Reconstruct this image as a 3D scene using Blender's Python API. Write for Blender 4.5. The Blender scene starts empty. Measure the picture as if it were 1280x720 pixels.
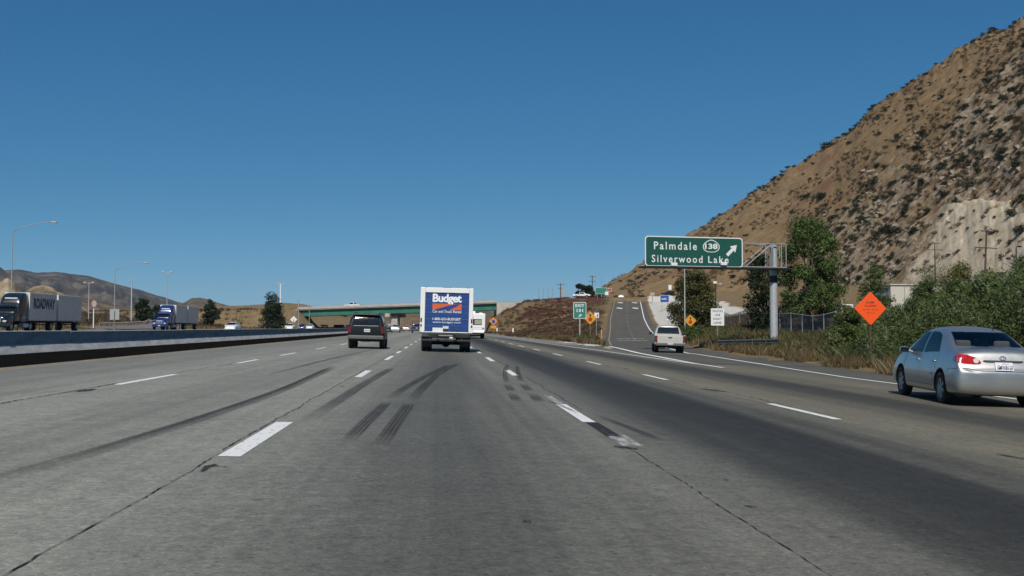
import bpy, bmesh, math, random
import numpy as np
from mathutils import Vector, Matrix
from mathutils.bvhtree import BVHTree

random.seed(7)
rng = np.random.default_rng(7)
SC = bpy.context.scene
COL = SC.collection
R = math.radians

# ------------------------------------------------------------------ camera
F = 1294.0                     # focal length in pixels of a 1280 wide picture
EYE = Vector((0.0, 0.0, 1.19))
PITCH = math.atan(49 / F)
YAW = math.atan(91 / F * math.cos(PITCH))
FWD = Vector((math.sin(YAW) * math.cos(PITCH), math.cos(YAW) * math.cos(PITCH), math.sin(PITCH)))
RGT = Vector((math.cos(YAW), -math.sin(YAW), 0))
UPV = RGT.cross(FWD)
cam_d = bpy.data.cameras.new('camera')
cam = bpy.data.objects.new('camera', cam_d)
COL.objects.link(cam)
cam_d.sensor_width = 36.0
cam_d.lens = F / 1280 * 36.0
cam_d.clip_start = 0.05
cam_d.clip_end = 30000
cam.matrix_world = Matrix(((RGT.x, UPV.x, -FWD.x, EYE.x), (RGT.y, UPV.y, -FWD.y, EYE.y),
                           (RGT.z, UPV.z, -FWD.z, EYE.z), (0, 0, 0, 1)))
SC.camera = cam


def ray(u, v):
    return FWD + RGT * ((u - 640) / F) + UPV * ((360 - v) / F)


def at(u, v, Y):
    """world point seen at pixel (u, v) at distance Y along the road"""
    d = ray(u, v)
    return EYE + d * (Y / d.y)


def project(p):
    c = Vector(p) - EYE
    k = F / c.dot(FWD)
    return 640 + k * c.dot(RGT), 360 - k * c.dot(UPV)


def xat(u, Y):
    return at(u, 409, Y).x


def zat(v, Y, u=640):
    return at(u, v, Y).z


# ------------------------------------------------------------------ ground shape
def sstep(a, b, x):
    t = np.clip((np.asarray(x, float) - a) / (b - a), 0, 1)
    return t * t * (3 - 2 * t)


RAMP_Y = [20, 30, 40, 58, 83, 129, 176, 211, 294, 310]
RAMP_L = [9.9, 9.9, 10.0, 11.2, 13.7, 21.0, 29.0, 34.9, 50.2, 53.2]
RAMP_R = [11.9, 12.05, 13.0, 14.7, 18.2, 28.5, 36.4, 42.4, 57.7, 60.7]
RZ_Y = [0, 60, 100, 129, 152, 176, 193, 211, 250, 294, 304, 330]
RZ_Z = [-.33, -.35, -.45, -.45, -.1, .75, 1.75, 3.0, 6.1, 9.3, 9.7, 9.7]


def ramp_l(y): return np.interp(y, RAMP_Y, RAMP_L)
def ramp_r(y): return np.interp(y, RAMP_Y, RAMP_R)


def ramp_z(y):
    y = np.asarray(y, float)
    return sum(np.interp(y + d, RZ_Y, RZ_Z) for d in (-9, -4.5, 0, 4.5, 9)) / 5


def cross_y(x): return 302 - .36 * (np.asarray(x, float) - 22.5)


def cross_z(x):
    return np.interp(x, [-200, -110, -43, 17, 25, 40, 55, 75, 140], [4.6, 6.2, 6.6, 8.3, 8.6, 9.5, 9.6, 10.2, 14])


def road_z(x, y=0):
    x = np.asarray(x, float)
    return -.025 * np.clip(x, -10.1, 15) + np.where(x < -15, .015 * (-15 - np.maximum(x, -52)), 0)


def terrain(x, y):
    x = np.asarray(x, float); y = np.asarray(y, float)
    # left half
    zl = road_z(x, y) + np.where(x < -55, .085 * (-55 - np.maximum(x, -100)) + .02 * np.maximum(0, -100 - np.maximum(x, -260)), 0) * sstep(20, 190, y)
    # right half: gentle rise away from the motorway
    rx = np.maximum(0, x - 19)
    zr = -.4 + .09 * np.minimum(rx, 130) + .03 * np.clip(y - 110, 0, 240) * np.clip(rx / 30, 0, 1)
    zr = zr + .25 * np.sin(x * .21 + y * .13) * sstep(18, 30, x) + .15 * np.sin(x * .5 - y * .37) * sstep(18, 30, x)
    z = np.where(x > 14, zr, zl)
    z = np.where((x > 8) & (x <= 14), road_z(x, y), z)
    # ramp in cut and fill
    xc = (ramp_l(y) + ramp_r(y)) / 2
    hw = (ramp_r(y) - ramp_l(y)) / 2 + 2.2
    d = np.maximum(0, np.abs(x - xc) - hw)
    rz = ramp_z(y)
    act = (y > 70) & (y < 320)
    lo = rz - d / 2.6
    hi = rz + d / 2.2
    zz = np.minimum(np.maximum(z, lo), hi)
    z = np.where(act & (x > 12.0), zz, z)
    # embankment of the crossing road
    cy = cross_y(x)
    dist = np.maximum(0, np.abs(y - cy) - 8.5)
    ends = np.maximum(0, np.minimum(x + 43.0, 60)) / .9
    ender = np.maximum(0, 24 - x) / 2.2 + np.maximum(0, 16.2 - x) / .6
    emb = cross_z(x) - dist / np.where(x > 14, 3.6, 2.3) - np.where(x < -14, ends, ender)
    z = np.maximum(z, emb)
    # far rolling ground
    far = sstep(420, 900, np.hypot(x, y))
    z = z * (1 - far) + far * (6 + 5 * np.sin(x * .006) * np.cos(y * .005))
    return z


def tz(x, y):
    return float(terrain(x, y))


def ground(u, v, ymin=3, ymax=600):
    """where the ray of a pixel meets the ground"""
    d = ray(u, v)
    d = d / d.y
    prev = ymin
    for y in np.arange(ymin, ymax, .5):
        p = EYE + d * float(y)
        if p.z <= tz(p.x, p.y):
            a, b = prev, float(y)
            for _ in range(30):
                m = (a + b) / 2
                q = EYE + d * m
                if q.z <= tz(q.x, q.y): b = m
                else: a = m
            q = EYE + d * b
            return Vector((q.x, q.y, tz(q.x, q.y)))
        prev = float(y)
    return EYE + d * ymax


def on_road(u, v):
    """pixel onto the superelevated carriageway"""
    d = ray(u, v)
    d = d / d.y
    y = 10.0
    for _ in range(60):
        x = d.x * y
        y = (float(road_z(x)) - EYE.z) / d.z
    return Vector((d.x * y, y, float(road_z(d.x * y))))


# ------------------------------------------------------------------ object helpers
def tag(o, label=None, cat=None, group=None, kind=None):
    if label: o['label'] = label
    if cat: o['category'] = cat
    if group: o['group'] = group
    if kind: o['kind'] = kind
    return o


def empty(name, loc=(0, 0, 0), rz=0.0, label=None, cat=None, group=None):
    o = bpy.data.objects.new(name, None)
    COL.objects.link(o)
    o.location = loc
    o.rotation_euler = (0, 0, rz)
    o.empty_display_size = .2
    return tag(o, label, cat, group)


def link(name, me, parent=None):
    o = bpy.data.objects.new(name, me)
    COL.objects.link(o)
    if parent is not None: o.parent = parent
    return o


def copy_tree(o, parent=None):
    c = o.copy()
    COL.objects.link(c)
    if parent is not None: c.parent = parent
    for ch in list(o.children):
        copy_tree(ch, c)
    return c


class MB:
    """collects shapes, then links them as one mesh object"""

    def __init__(s):
        s.v = []; s.f = []; s.m = []; s.sm = []

    def add(s, vs, fs, m=0, smooth=False):
        o = len(s.v)
        s.v += [tuple(p) for p in vs]
        for f in fs:
            s.f.append(tuple(i + o for i in f)); s.m.append(m); s.sm.append(smooth)
        return s

    def bm(s, bm, m=0, M=None, smooth=False):
        bm.verts.index_update()
        vs = [(M @ v.co if M else v.co.copy()) for v in bm.verts]
        s.add(vs, [[v.index for v in f.verts] for f in bm.faces], m, smooth)
        bm.free()
        return s

    def box(s, c, d, bev=0.0, m=0, M=None, seg=2):
        bm = bmesh.new()
        bmesh.ops.create_cube(bm, size=1)
        for v in bm.verts: v.co = Vector((v.co.x * d[0], v.co.y * d[1], v.co.z * d[2]))
        if bev > 0:
            bmesh.ops.bevel(bm, geom=list(bm.edges), offset=min(bev, min(d) * .49), segments=seg, affect='EDGES', profile=.5)
        T = Matrix.Translation(Vector(c))
        return s.bm(bm, m, (M @ T) if M else T)

    def cyl(s, a, b, r0, r1=None, n=12, m=0, cap=True, smooth=True):
        a = Vector(a); b = Vector(b)
        r1 = r0 if r1 is None else r1
        ax = (b - a).normalized()
        t = Vector((1, 0, 0)) if abs(ax.x) < .9 else Vector((0, 1, 0))
        p = ax.cross(t).normalized(); q = ax.cross(p)
        vs = []
        for c, r in ((a, r0), (b, r1)):
            for i in range(n):
                w = 2 * math.pi * i / n
                vs.append(c + p * (r * math.cos(w)) + q * (r * math.sin(w)))
        fs = [(i, i + n, (i + 1) % n + n, (i + 1) % n) for i in range(n)]
        s.add(vs, fs, m, smooth)
        if cap:
            s.add(vs[:n], [tuple(range(n))], m)
            s.add(vs[n:], [tuple(reversed(range(n)))], m)
        return s

    def tube(s, pts, rs, n=8, m=0):
        pts = [Vector(p) for p in pts]
        if not hasattr(rs, '__len__'): rs = [rs] * len(pts)
        vs = []
        for k, c in enumerate(pts):
            ax = (pts[min(k + 1, len(pts) - 1)] - pts[max(k - 1, 0)]).normalized()
            t = Vector((1, 0, 0)) if abs(ax.x) < .8 else Vector((0, 1, 0))
            p = ax.cross(t).normalized(); q = ax.cross(p)
            for i in range(n):
                w = 2 * math.pi * i / n
                vs.append(c + p * (rs[k] * math.cos(w)) + q * (rs[k] * math.sin(w)))
        fs = []
        for k in range(len(pts) - 1):
            for i in range(n):
                fs.append((k * n + i, k * n + n + i, k * n + n + (i + 1) % n, k * n + (i + 1) % n))
        fs.append(tuple(range(n))); fs.append(tuple(reversed(range((len(pts) - 1) * n, len(pts) * n))))
        return s.add(vs, fs, m, True)

    def lathe(s, prof, c=(0, 0, 0), axis='z', n=24, m=0, smooth=True):
        """prof: (radius, height) points"""
        vs = []
        for r, h in prof:
            for i in range(n):
                w = 2 * math.pi * i / n
                x, y = r * math.cos(w), r * math.sin(w)
                p = {'z': (x, y, h), 'x': (h, x, y), 'y': (x, h, y)}[axis]
                vs.append((p[0] + c[0], p[1] + c[1], p[2] + c[2]))
        fs = []
        for k in range(len(prof) - 1):
            for i in range(n):
                fs.append((k * n + i, k * n + (i + 1) % n, k * n + n + (i + 1) % n, k * n + n + i))
        return s.add(vs, fs, m, smooth)

    def prism(s, poly, h0, h1, axis='y', m=0):
        """poly (a, b): axis 'y' -> (x, z), 'x' -> (y, z), 'z' -> (x, y)"""
        n = len(poly)
        def P(p, h): return {'y': (p[0], h, p[1]), 'x': (h, p[0], p[1]), 'z': (p[0], p[1], h)}[axis]
        vs = [P(p, h0) for p in poly] + [P(p, h1) for p in poly]
        fs = [tuple(range(n)), tuple(reversed(range(n, 2 * n)))]
        fs += [(i, i + n, (i + 1) % n + n, (i + 1) % n) for i in range(n)]
        return s.add(vs, fs, m)

    def build(s, name, mats, parent=None, fixn=True):
        me = bpy.data.meshes.new(name)
        me.from_pydata(s.v, [], s.f)
        if not isinstance(mats, (list, tuple)): mats = [mats]
        for x in mats: me.materials.append(x)
        me.polygons.foreach_set('material_index', s.m)
        me.polygons.foreach_set('use_smooth', s.sm)
        if fixn:
            bm = bmesh.new(); bm.from_mesh(me)
            bmesh.ops.recalc_face_normals(bm, faces=list(bm.faces))
            bm.to_mesh(me); bm.free()
        me.update()
        return link(name, me, parent)


def np_mesh(name, verts, faces, mats, parent=None, smooth=False, colors=None):
    """large mesh from numpy arrays; faces (n, 3 or 4)"""
    verts = np.asarray(verts, np.float32); faces = np.asarray(faces, np.int32)
    me = bpy.data.meshes.new(name)
    me.vertices.add(len(verts)); me.vertices.foreach_set('co', verts.ravel())
    k = faces.shape[1]
    me.loops.add(faces.size); me.loops.foreach_set('vertex_index', faces.ravel())
    me.polygons.add(len(faces))
    me.polygons.foreach_set('loop_start', np.arange(0, faces.size, k, dtype=np.int32))
    me.polygons.foreach_set('use_smooth', np.full(len(faces), smooth))
    if not isinstance(mats, (list, tuple)): mats = [mats]
    for x in mats: me.materials.append(x)
    if colors:
        for cn, arr in colors.items():
            a = me.attributes.new(cn, 'FLOAT', 'POINT')
            a.data.foreach_set('value', np.asarray(arr, np.float32).ravel())
    me.update(calc_edges=True)
    me.validate()
    return link(name, me, parent)


def grid_faces(nx, ny):
    i = np.arange(nx - 1)[None, :]; j = np.arange(ny - 1)[:, None]
    a = j * nx + i
    return np.stack([a, a + 1, a + nx + 1, a + nx], -1).reshape(-1, 4)


# ------------------------------------------------------------------ materials
def new_mat(name):
    m = bpy.data.materials.new(name); m.use_nodes = True
    nt = m.node_tree
    return m, nt, nt.nodes['Principled BSDF'], nt.links.new


def rgb(c): return (c[0], c[1], c[2], 1)


def pm(name, col, rough=.6, metal=0.0, var=.12, scale=6.0, bump=0.0, bscale=60.0, coat=0.0, spec=.5, emit=None):
    """painted, metal or plastic surface with a little uneven dirt and wear"""
    m, nt, b, L = new_mat(name)
    tc = nt.nodes.new('ShaderNodeTexCoord')
    n = nt.nodes.new('ShaderNodeTexNoise'); n.inputs['Scale'].default_value = scale
    n.inputs['Detail'].default_value = 6; n.inputs['Roughness'].default_value = .65
    L(tc.outputs['Object'], n.inputs['Vector'])
    r = nt.nodes.new('ShaderNodeValToRGB')
    r.color_ramp.elements[0].position = .3; r.color_ramp.elements[1].position = .7
    r.color_ramp.elements[0].color = rgb([c * (1 - var) for c in col])
    r.color_ramp.elements[1].color = rgb([min(1, c * (1 + var)) for c in col])
    L(n.outputs['Fac'], r.inputs['Fac']); L(r.outputs['Color'], b.inputs['Base Color'])
    mr = nt.nodes.new('ShaderNodeMapRange')
    mr.inputs['To Min'].default_value = max(.02, rough - .08); mr.inputs['To Max'].default_value = min(1, rough + .1)
    L(n.outputs['Fac'], mr.inputs['Value']); L(mr.outputs['Result'], b.inputs['Roughness'])
    b.inputs['Metallic'].default_value = metal
    b.inputs['Coat Weight'].default_value = coat
    b.inputs['Coat Roughness'].default_value = .06
    b.inputs['Specular IOR Level'].default_value = spec
    if bump:
        n2 = nt.nodes.new('ShaderNodeTexNoise'); n2.inputs['Scale'].default_value = bscale
        n2.inputs['Detail'].default_value = 4
        L(tc.outputs['Object'], n2.inputs['Vector'])
        bp = nt.nodes.new('ShaderNodeBump'); bp.inputs['Strength'].default_value = bump
        bp.inputs['Distance'].default_value = .02
        L(n2.outputs['Fac'], bp.inputs['Height']); L(bp.outputs['Normal'], b.inputs['Normal'])
    if emit:
        b.inputs['Emission Color'].default_value = rgb(emit); b.inputs['Emission Strength'].default_value = 1
    return m


def leaf_mat(name, c1, c2, c3=None, scale=1.2, trans=.3, rough=.55):
    """foliage: clumps vary between two or three leaf colours, thin leaves pass some light"""
    m, nt, b, L = new_mat(name)
    g = nt.nodes.new('ShaderNodeNewGeometry')
    n = nt.nodes.new('ShaderNodeTexNoise'); n.inputs['Scale'].default_value = scale
    n.inputs['Detail'].default_value = 5; n.inputs['Roughness'].default_value = .7
    L(g.outputs['Position'], n.inputs['Vector'])
    add = nt.nodes.new('ShaderNodeMath'); add.operation = 'ADD'
    sc = nt.nodes.new('ShaderNodeMath'); sc.operation = 'MULTIPLY_ADD'
    sc.inputs[1].default_value = .45; sc.inputs[2].default_value = -.22
    L(g.outputs['Random Per Island'], sc.inputs[0])
    L(n.outputs['Fac'], add.inputs[0]); L(sc.outputs[0], add.inputs[1])
    r = nt.nodes.new('ShaderNodeValToRGB')
    r.color_ramp.elements[0].position = .3; r.color_ramp.elements[0].color = rgb(c1)
    r.color_ramp.elements[1].position = .62; r.color_ramp.elements[1].color = rgb(c2)
    if c3:
        e = r.color_ramp.elements.new(.8); e.color = rgb(c3)
    L(add.outputs[0], r.inputs['Fac'])
    L(r.outputs['Color'], b.inputs['Base Color'])
    b.inputs['Roughness'].default_value = rough
    b.inputs['Specular IOR Level'].default_value = .3
    t = nt.nodes.new('ShaderNodeBsdfTranslucent'); L(r.outputs['Color'], t.inputs['Color'])
    mx = nt.nodes.new('ShaderNodeMixShader'); mx.inputs[0].default_value = trans
    L(b.outputs[0], mx.inputs[1]); L(t.outputs[0], mx.inputs[2])
    L(mx.outputs[0], nt.nodes['Material Output'].inputs['Surface'])
    return m


def glass_mat(name, tint=.35, rough=.02):
    m, nt, b, L = new_mat(name)
    b.inputs['Base Color'].default_value = (.01, .012, .014, 1)
    b.inputs['Roughness'].default_value = rough
    tc = nt.nodes.new('ShaderNodeTexCoord')
    n = nt.nodes.new('ShaderNodeTexNoise'); n.inputs['Scale'].default_value = 3
    L(tc.outputs['Object'], n.inputs['Vector'])
    mr = nt.nodes.new('ShaderNodeMapRange'); mr.inputs['To Min'].default_value = rough; mr.inputs['To Max'].default_value = rough + .05
    L(n.outputs['Fac'], mr.inputs['Value']); L(mr.outputs[0], b.inputs['Roughness'])
    t = nt.nodes.new('ShaderNodeBsdfTransparent'); t.inputs['Color'].default_value = (tint, tint * 1.03, tint, 1)
    fr = nt.nodes.new('ShaderNodeFresnel'); fr.inputs['IOR'].default_value = 1.45
    g = nt.nodes.new('ShaderNodeBsdfGlossy'); g.inputs['Roughness'].default_value = rough
    mx = nt.nodes.new('ShaderNodeMixShader')
    L(fr.outputs[0], mx.inputs[0]); L(t.outputs[0], mx.inputs[1]); L(g.outputs[0], mx.inputs[2])
    L(mx.outputs[0], nt.nodes['Material Output'].inputs['Surface'])
    return m


M = {}
M['asphalt_dark'] = pm('asphalt_dark', (.009, .0085, .008), .95, spec=.0, var=.25, scale=.7, bump=.5, bscale=90)
M['paint_white_line'] = pm('paint_white_line', (.74, .74, .71), .7, var=.18, scale=3)
M['paint_yellow_line'] = pm('paint_yellow_line', (.55, .33, .10), .8, var=.45, scale=5)
M['galv'] = pm('galvanised_steel', (.47, .48, .48), .5, .3, var=.12, scale=3)
M['galv_dull'] = pm('dull_galvanised_steel', (.33, .335, .33), .6, .2, var=.2, scale=3)
M['white'] = pm('white_paint', (.78, .78, .76), .35, var=.05, scale=2, coat=.3)
M['white_van'] = pm('white_fibreglass', (.80, .80, .78), .45, var=.05, scale=1.5)
M['black'] = pm('black_plastic', (.018, .018, .019), .55, var=.3)
M['rubber'] = pm('tyre_rubber', (.018, .018, .018), .85, var=.3, scale=9)
M['under'] = pm('underbody_grime', (.014, .013, .012), .9, var=.3)
M['chrome'] = pm('chrome', (.75, .75, .76), .12, 1.0, var=.04)
M['alloy'] = pm('wheel_alloy', (.42, .43, .44), .35, .8, var=.1)
M['silver'] = pm('silver_car_paint', (.44, .435, .42), .33, .80, var=.03, scale=3, coat=.8)
M['red_lens'] = pm('red_lamp_lens', (.42, .010, .008), .12, var=.12, scale=20, coat=.6)
M['dark_red_lens'] = pm('dark_red_lamp_lens', (.16, .008, .007), .15, var=.12, scale=20, coat=.6)
M['clear_lens'] = pm('clear_lamp_lens', (.62, .58, .52), .15, var=.1, coat=.6)
M['amber_lens'] = pm('amber_lamp_lens', (.55, .16, .01), .15, var=.1, coat=.6)
M['glass'] = glass_mat('tinted_glass', .42)
M['dark_glass'] = pm('dark_window_glass', (.012, .014, .016), .06, var=.1, spec=.6)
M['seat_grey'] = pm('grey_seat_cloth', (.42, .43, .42), .9, var=.08, scale=20)
M['cabin_dark'] = pm('dark_cabin_trim', (.03, .03, .03), .8, var=.2)
M['plate'] = pm('licence_plate', (.62, .63, .66), .5, var=.06)
M['plate_ink'] = pm('licence_plate_ink', (.05, .06, .16), .5, var=.05)
M['sign_green'] = pm('sign_green_sheeting', (.012, .085, .062), .45, var=.07, scale=2)
M['sign_teal'] = pm('faded_green_sheeting', (.03, .20, .165), .5, var=.08, scale=2)
M['sign_white'] = pm('sign_white_sheeting', (.74, .74, .72), .5, var=.05)
M['sign_black'] = pm('sign_black_ink', (.03, .03, .032), .6, var=.1)
M['sign_yellow'] = pm('sign_yellow_sheeting', (.62, .30, .025), .5, var=.08)
M['sign_orange'] = pm('fluorescent_orange_sheeting', (.92, .100, .012), .5, var=.04)
M['sign_blue'] = pm('sign_blue_sheeting', (.02, .07, .30), .5, var=.08)
M['sign_red'] = pm('sign_red_sheeting', (.40, .03, .02), .5, var=.08)
M['sign_back'] = pm('bare_sign_aluminium', (.40, .41, .41), .5, .4, var=.1)
M['wood_post'] = pm('weathered_wood', (.20, .145, .10), .9, var=.3, scale=12, bump=.4, bscale=40)
M['pole_wood'] = pm('creosoted_pole', (.085, .055, .04), .9, var=.3, scale=8, bump=.4, bscale=30)
M['concrete'] = pm('barrier_concrete', (.40, .39, .37), .85, var=.22, scale=1.6, bump=.5, bscale=25)
M['concrete_warm'] = pm('bridge_concrete', (.42, .385, .33), .9, var=.15, scale=.7, bump=.3, bscale=10)
M['girder_green'] = pm('girder_green_paint', (.035, .150, .105), .55, var=.22, scale=.35)
M['bark'] = pm('tree_bark', (.10, .075, .055), .95, var=.3, scale=7, bump=.8, bscale=25)
M['budget_blue'] = pm('truck_blue_vinyl', (.016, .056, .205), .4, var=.05)
M['budget_orange'] = pm('truck_orange_vinyl', (.62, .12, .04), .4, var=.05)
M['lettering_white'] = pm('white_vinyl_lettering', (.82, .82, .82), .45, var=.04)
M['lettering_dark'] = pm('dark_vinyl_lettering', (.03, .035, .05), .5, var=.06)


def clipped_text(text, w, h, bold=.0, spacing=1.0, depth=0.0):
    """verts/faces of a line of lettering, fitted to w x h, centred, in the x z plane facing -y"""
    cu = bpy.data.curves.new('lettering_curve', 'FONT')
    cu.body = text; cu.align_x = 'CENTER'; cu.size = 1
    cu.offset = bold; cu.space_character = spacing; cu.resolution_u = 3
    cu.extrude = depth
    tmp = bpy.data.objects.new('lettering_curve', cu)
    COL.objects.link(tmp)
    bpy.context.view_layer.update()
    me = bpy.data.meshes.new_from_object(tmp)
    vs = np.array([v.co[:] for v in me.vertices]); fs = [tuple(p.vertices) for p in me.polygons]
    bpy.data.objects.remove(tmp); bpy.data.curves.remove(cu); bpy.data.meshes.remove(me)
    lo, hi = vs.min(0), vs.max(0)
    sx = w / (hi[0] - lo[0]); sz = (h / (hi[1] - lo[1])) if h else sx
    out = [((v[0] - (lo[0] + hi[0]) / 2) * sx, -v[2], (v[1] - (lo[1] + hi[1]) / 2) * sz) for v in vs]
    return out, fs


def lettering(name, text, c, w, h, mat, parent, bold=.012, spacing=1.0, rot=None, mb=None):
    """rot: optional Matrix applied to the x z facing -y lettering before moving it to c"""
    vs, fs = clipped_text(text, w, h, bold, spacing)
    vs = [((rot @ Vector(v)) if rot else Vector(v)) + Vector(c) for v in vs]
    own = mb is None
    if own: mb = MB()
    mb.add(vs, fs)
    if own: return mb.build(name, mat, parent, fixn=False)


# lofted vehicle body ----------------------------------------------------------
def station(y, zb, w, zsill, zmid, zbelt, wbelt, zroof, wroof, crown=.02):
    return [(0, y, zb), (w * .75, y, zb), (w - .05, y, zb + .03), (w - .012, y, zsill), (w, y, zmid),
            (wbelt, y, zbelt), ((wbelt + wroof) / 2 + .012, y, zbelt * .5 + zroof * .5), (wroof, y, zroof - .02),
            (wroof * .6, y, zroof + crown * .5), (0, y, zroof + crown)]


def loft(stations, levels=2, holes=(), crease_rows=()):
    """mesh of a closed body lofted through half sections, mirrored and smoothed"""
    bm = bmesh.new()
    rings = []
    for st in stations:
        half = [Vector(p) for p in st]
        full = half + [Vector((-p.x, p.y, p.z)) for p in reversed(half[1:-1])]
        rings.append([bm.verts.new(p) for p in full])
    n = len(rings[0])
    for a, b in zip(rings[:-1], rings[1:]):
        for i in range(n):
            bm.faces.new((a[i], a[(i + 1) % n], b[(i + 1) % n], b[i]))
    bm.faces.new(list(reversed(rings[0]))); bm.faces.new(rings[-1])
    bmesh.ops.recalc_face_normals(bm, faces=list(bm.faces))
    me = bpy.data.meshes.new('loft'); bm.to_mesh(me); bm.free()
    tmp = bpy.data.objects.new('loft', me); COL.objects.link(tmp)
    md = tmp.modifiers.new('s', 'SUBSURF'); md.levels = levels; md.render_levels = levels
    out = []
    bools = []
    for (cx, cy, cz, r, wid) in holes:
        c = MB().cyl((cx - wid / 2, cy, cz), (cx + wid / 2, cy, cz), r, n=32).build('cut', [M['under']])
        bmc = bmesh.new(); bmc.from_mesh(c.data); bmesh.ops.remove_doubles(bmc, verts=bmc.verts, dist=1e-5)
        bmesh.ops.recalc_face_normals(bmc, faces=list(bmc.faces)); bmc.to_mesh(c.data); bmc.free()
        mo = tmp.modifiers.new('b', 'BOOLEAN'); mo.operation = 'DIFFERENCE'; mo.object = c; mo.solver = 'EXACT'
        bools.append(c)
    bpy.context.view_layer.update()
    dg = bpy.context.evaluated_depsgraph_get()
    res = bpy.data.meshes.new_from_object(tmp.evaluated_get(dg), depsgraph=dg)
    bpy.data.objects.remove(tmp)
    for c in bools: bpy.data.objects.remove(c)
    for p in res.polygons: p.use_smooth = True
    return res


def bvh_of(me):
    return BVHTree.FromPolygons([v.co[:] for v in me.vertices], [tuple(p.vertices) for p in me.polygons])


def round_poly(poly, r, n=4):
    out = []
    k = len(poly)
    for i in range(k):
        p = Vector(poly[i]); a = Vector(poly[i - 1]); b = Vector(poly[(i + 1) % k])
        da = (a - p); db = (b - p)
        rr = min(r, da.length * .45, db.length * .45)
        pa = p + da.normalized() * rr; pb = p + db.normalized() * rr
        for j in range(n + 1):
            t = j / n
            out.append(tuple((pa * (1 - t) + p * t) * (1 - t) + (p * (1 - t) + pb * t) * t))
    return out


def panel(bvh, poly, side, off=.004, res=.05, rnd=.03):
    """convex outline laid onto the body. side: '-y','+y' (x,z outline), '-x','+x' (y,z), '+z' (x,y)"""
    poly = round_poly(poly, rnd) if rnd else list(poly)
    area = sum(poly[i - 1][0] * poly[i][1] - poly[i][0] * poly[i - 1][1] for i in range(len(poly)))
    if area < 0: poly = poly[::-1]
    xs = [p[0] for p in poly]; zs = [p[1] for p in poly]
    nx = max(1, int((max(xs) - min(xs)) / res)); nz = max(1, int((max(zs) - min(zs)) / res))
    bm = bmesh.new()
    gv = [[bm.verts.new((min(xs) + (max(xs) - min(xs)) * i / nx, 0, min(zs) + (max(zs) - min(zs)) * j / nz)) for i in range(nx + 1)] for j in range(nz + 1)]
    for j in range(nz):
        for i in range(nx):
            bm.faces.new((gv[j][i], gv[j][i + 1], gv[j + 1][i + 1], gv[j + 1][i]))
    for i in range(len(poly)):
        a = poly[i - 1]; b = poly[i]
        d = (b[0] - a[0], b[1] - a[1])
        if abs(d[0]) + abs(d[1]) < 1e-6: continue
        bmesh.ops.bisect_plane(bm, geom=list(bm.verts) + list(bm.edges) + list(bm.faces), plane_co=(a[0], 0, a[1]),
                               plane_no=(d[1], 0, -d[0]), clear_outer=True)
    dirs = {'-y': Vector((0, 1, 0)), '+y': Vector((0, -1, 0)), '-x': Vector((1, 0, 0)), '+x': Vector((-1, 0, 0)), '+z': Vector((0, 0, -1))}
    dv = dirs[side]
    dead = []
    for v in bm.verts:
        a, b = v.co.x, v.co.z
        o = {'y': Vector((a, 0, b)), 'x': Vector((0, a, b)), 'z': Vector((a, b, 0))}[side[1]] - dv * 30
        h, nn, _, _ = bvh.ray_cast(o, dv)
        if h is None:
            dead.append(v); continue
        if nn.dot(dv) > 0: nn = -nn
        v.co = h + nn * off
    if dead: bmesh.ops.delete(bm, geom=dead, context='VERTS')
    for f in bm.faces:
        f.normal_update()
        if f.normal.dot(dv) > 0: f.normal_flip()
    mb = MB()
    bm.verts.index_update()
    mb.bm(bm, smooth=True)
    return mb


def cut_faces(me, side, polys, keep=None):
    """opens window holes in a body mesh: drops faces whose centre lies inside an outline seen from a side"""
    bm = bmesh.new(); bm.from_mesh(me)
    def inside(p, poly):
        c = False
        for i in range(len(poly)):
            a, b = poly[i - 1], poly[i]
            if (a[1] > p[1]) != (b[1] > p[1]) and p[0] < (b[0] - a[0]) * (p[1] - a[1]) / (b[1] - a[1]) + a[0]:
                c = not c
        return c
    kill = []
    for f in bm.faces:
        c = f.calc_center_median()
        for sd, poly in zip(side, polys):
            k = (c.y, c.z) if sd[1] == 'x' else (c.x, c.z)
            if sd == '-x' and f.normal.x > -.3: continue
            if sd == '+x' and f.normal.x < .3: continue
            if sd == '-y' and not (f.normal.y < -.2 and abs(f.normal.x) < .75): continue
            if sd == '+y' and not (f.normal.y > .2 and abs(f.normal.x) < .75): continue
            if inside(k, poly):
                kill.append(f); break
    bmesh.ops.delete(bm, geom=kill, context='FACES')
    bm.to_mesh(me); bm.free()


def mesh_obj(name, me, mats, parent):
    if not isinstance(mats, (list, tuple)): mats = [mats]
    me.materials.clear()
    for x in mats: me.materials.append(x)
    me.name = name
    return link(name, me, parent)


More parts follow.
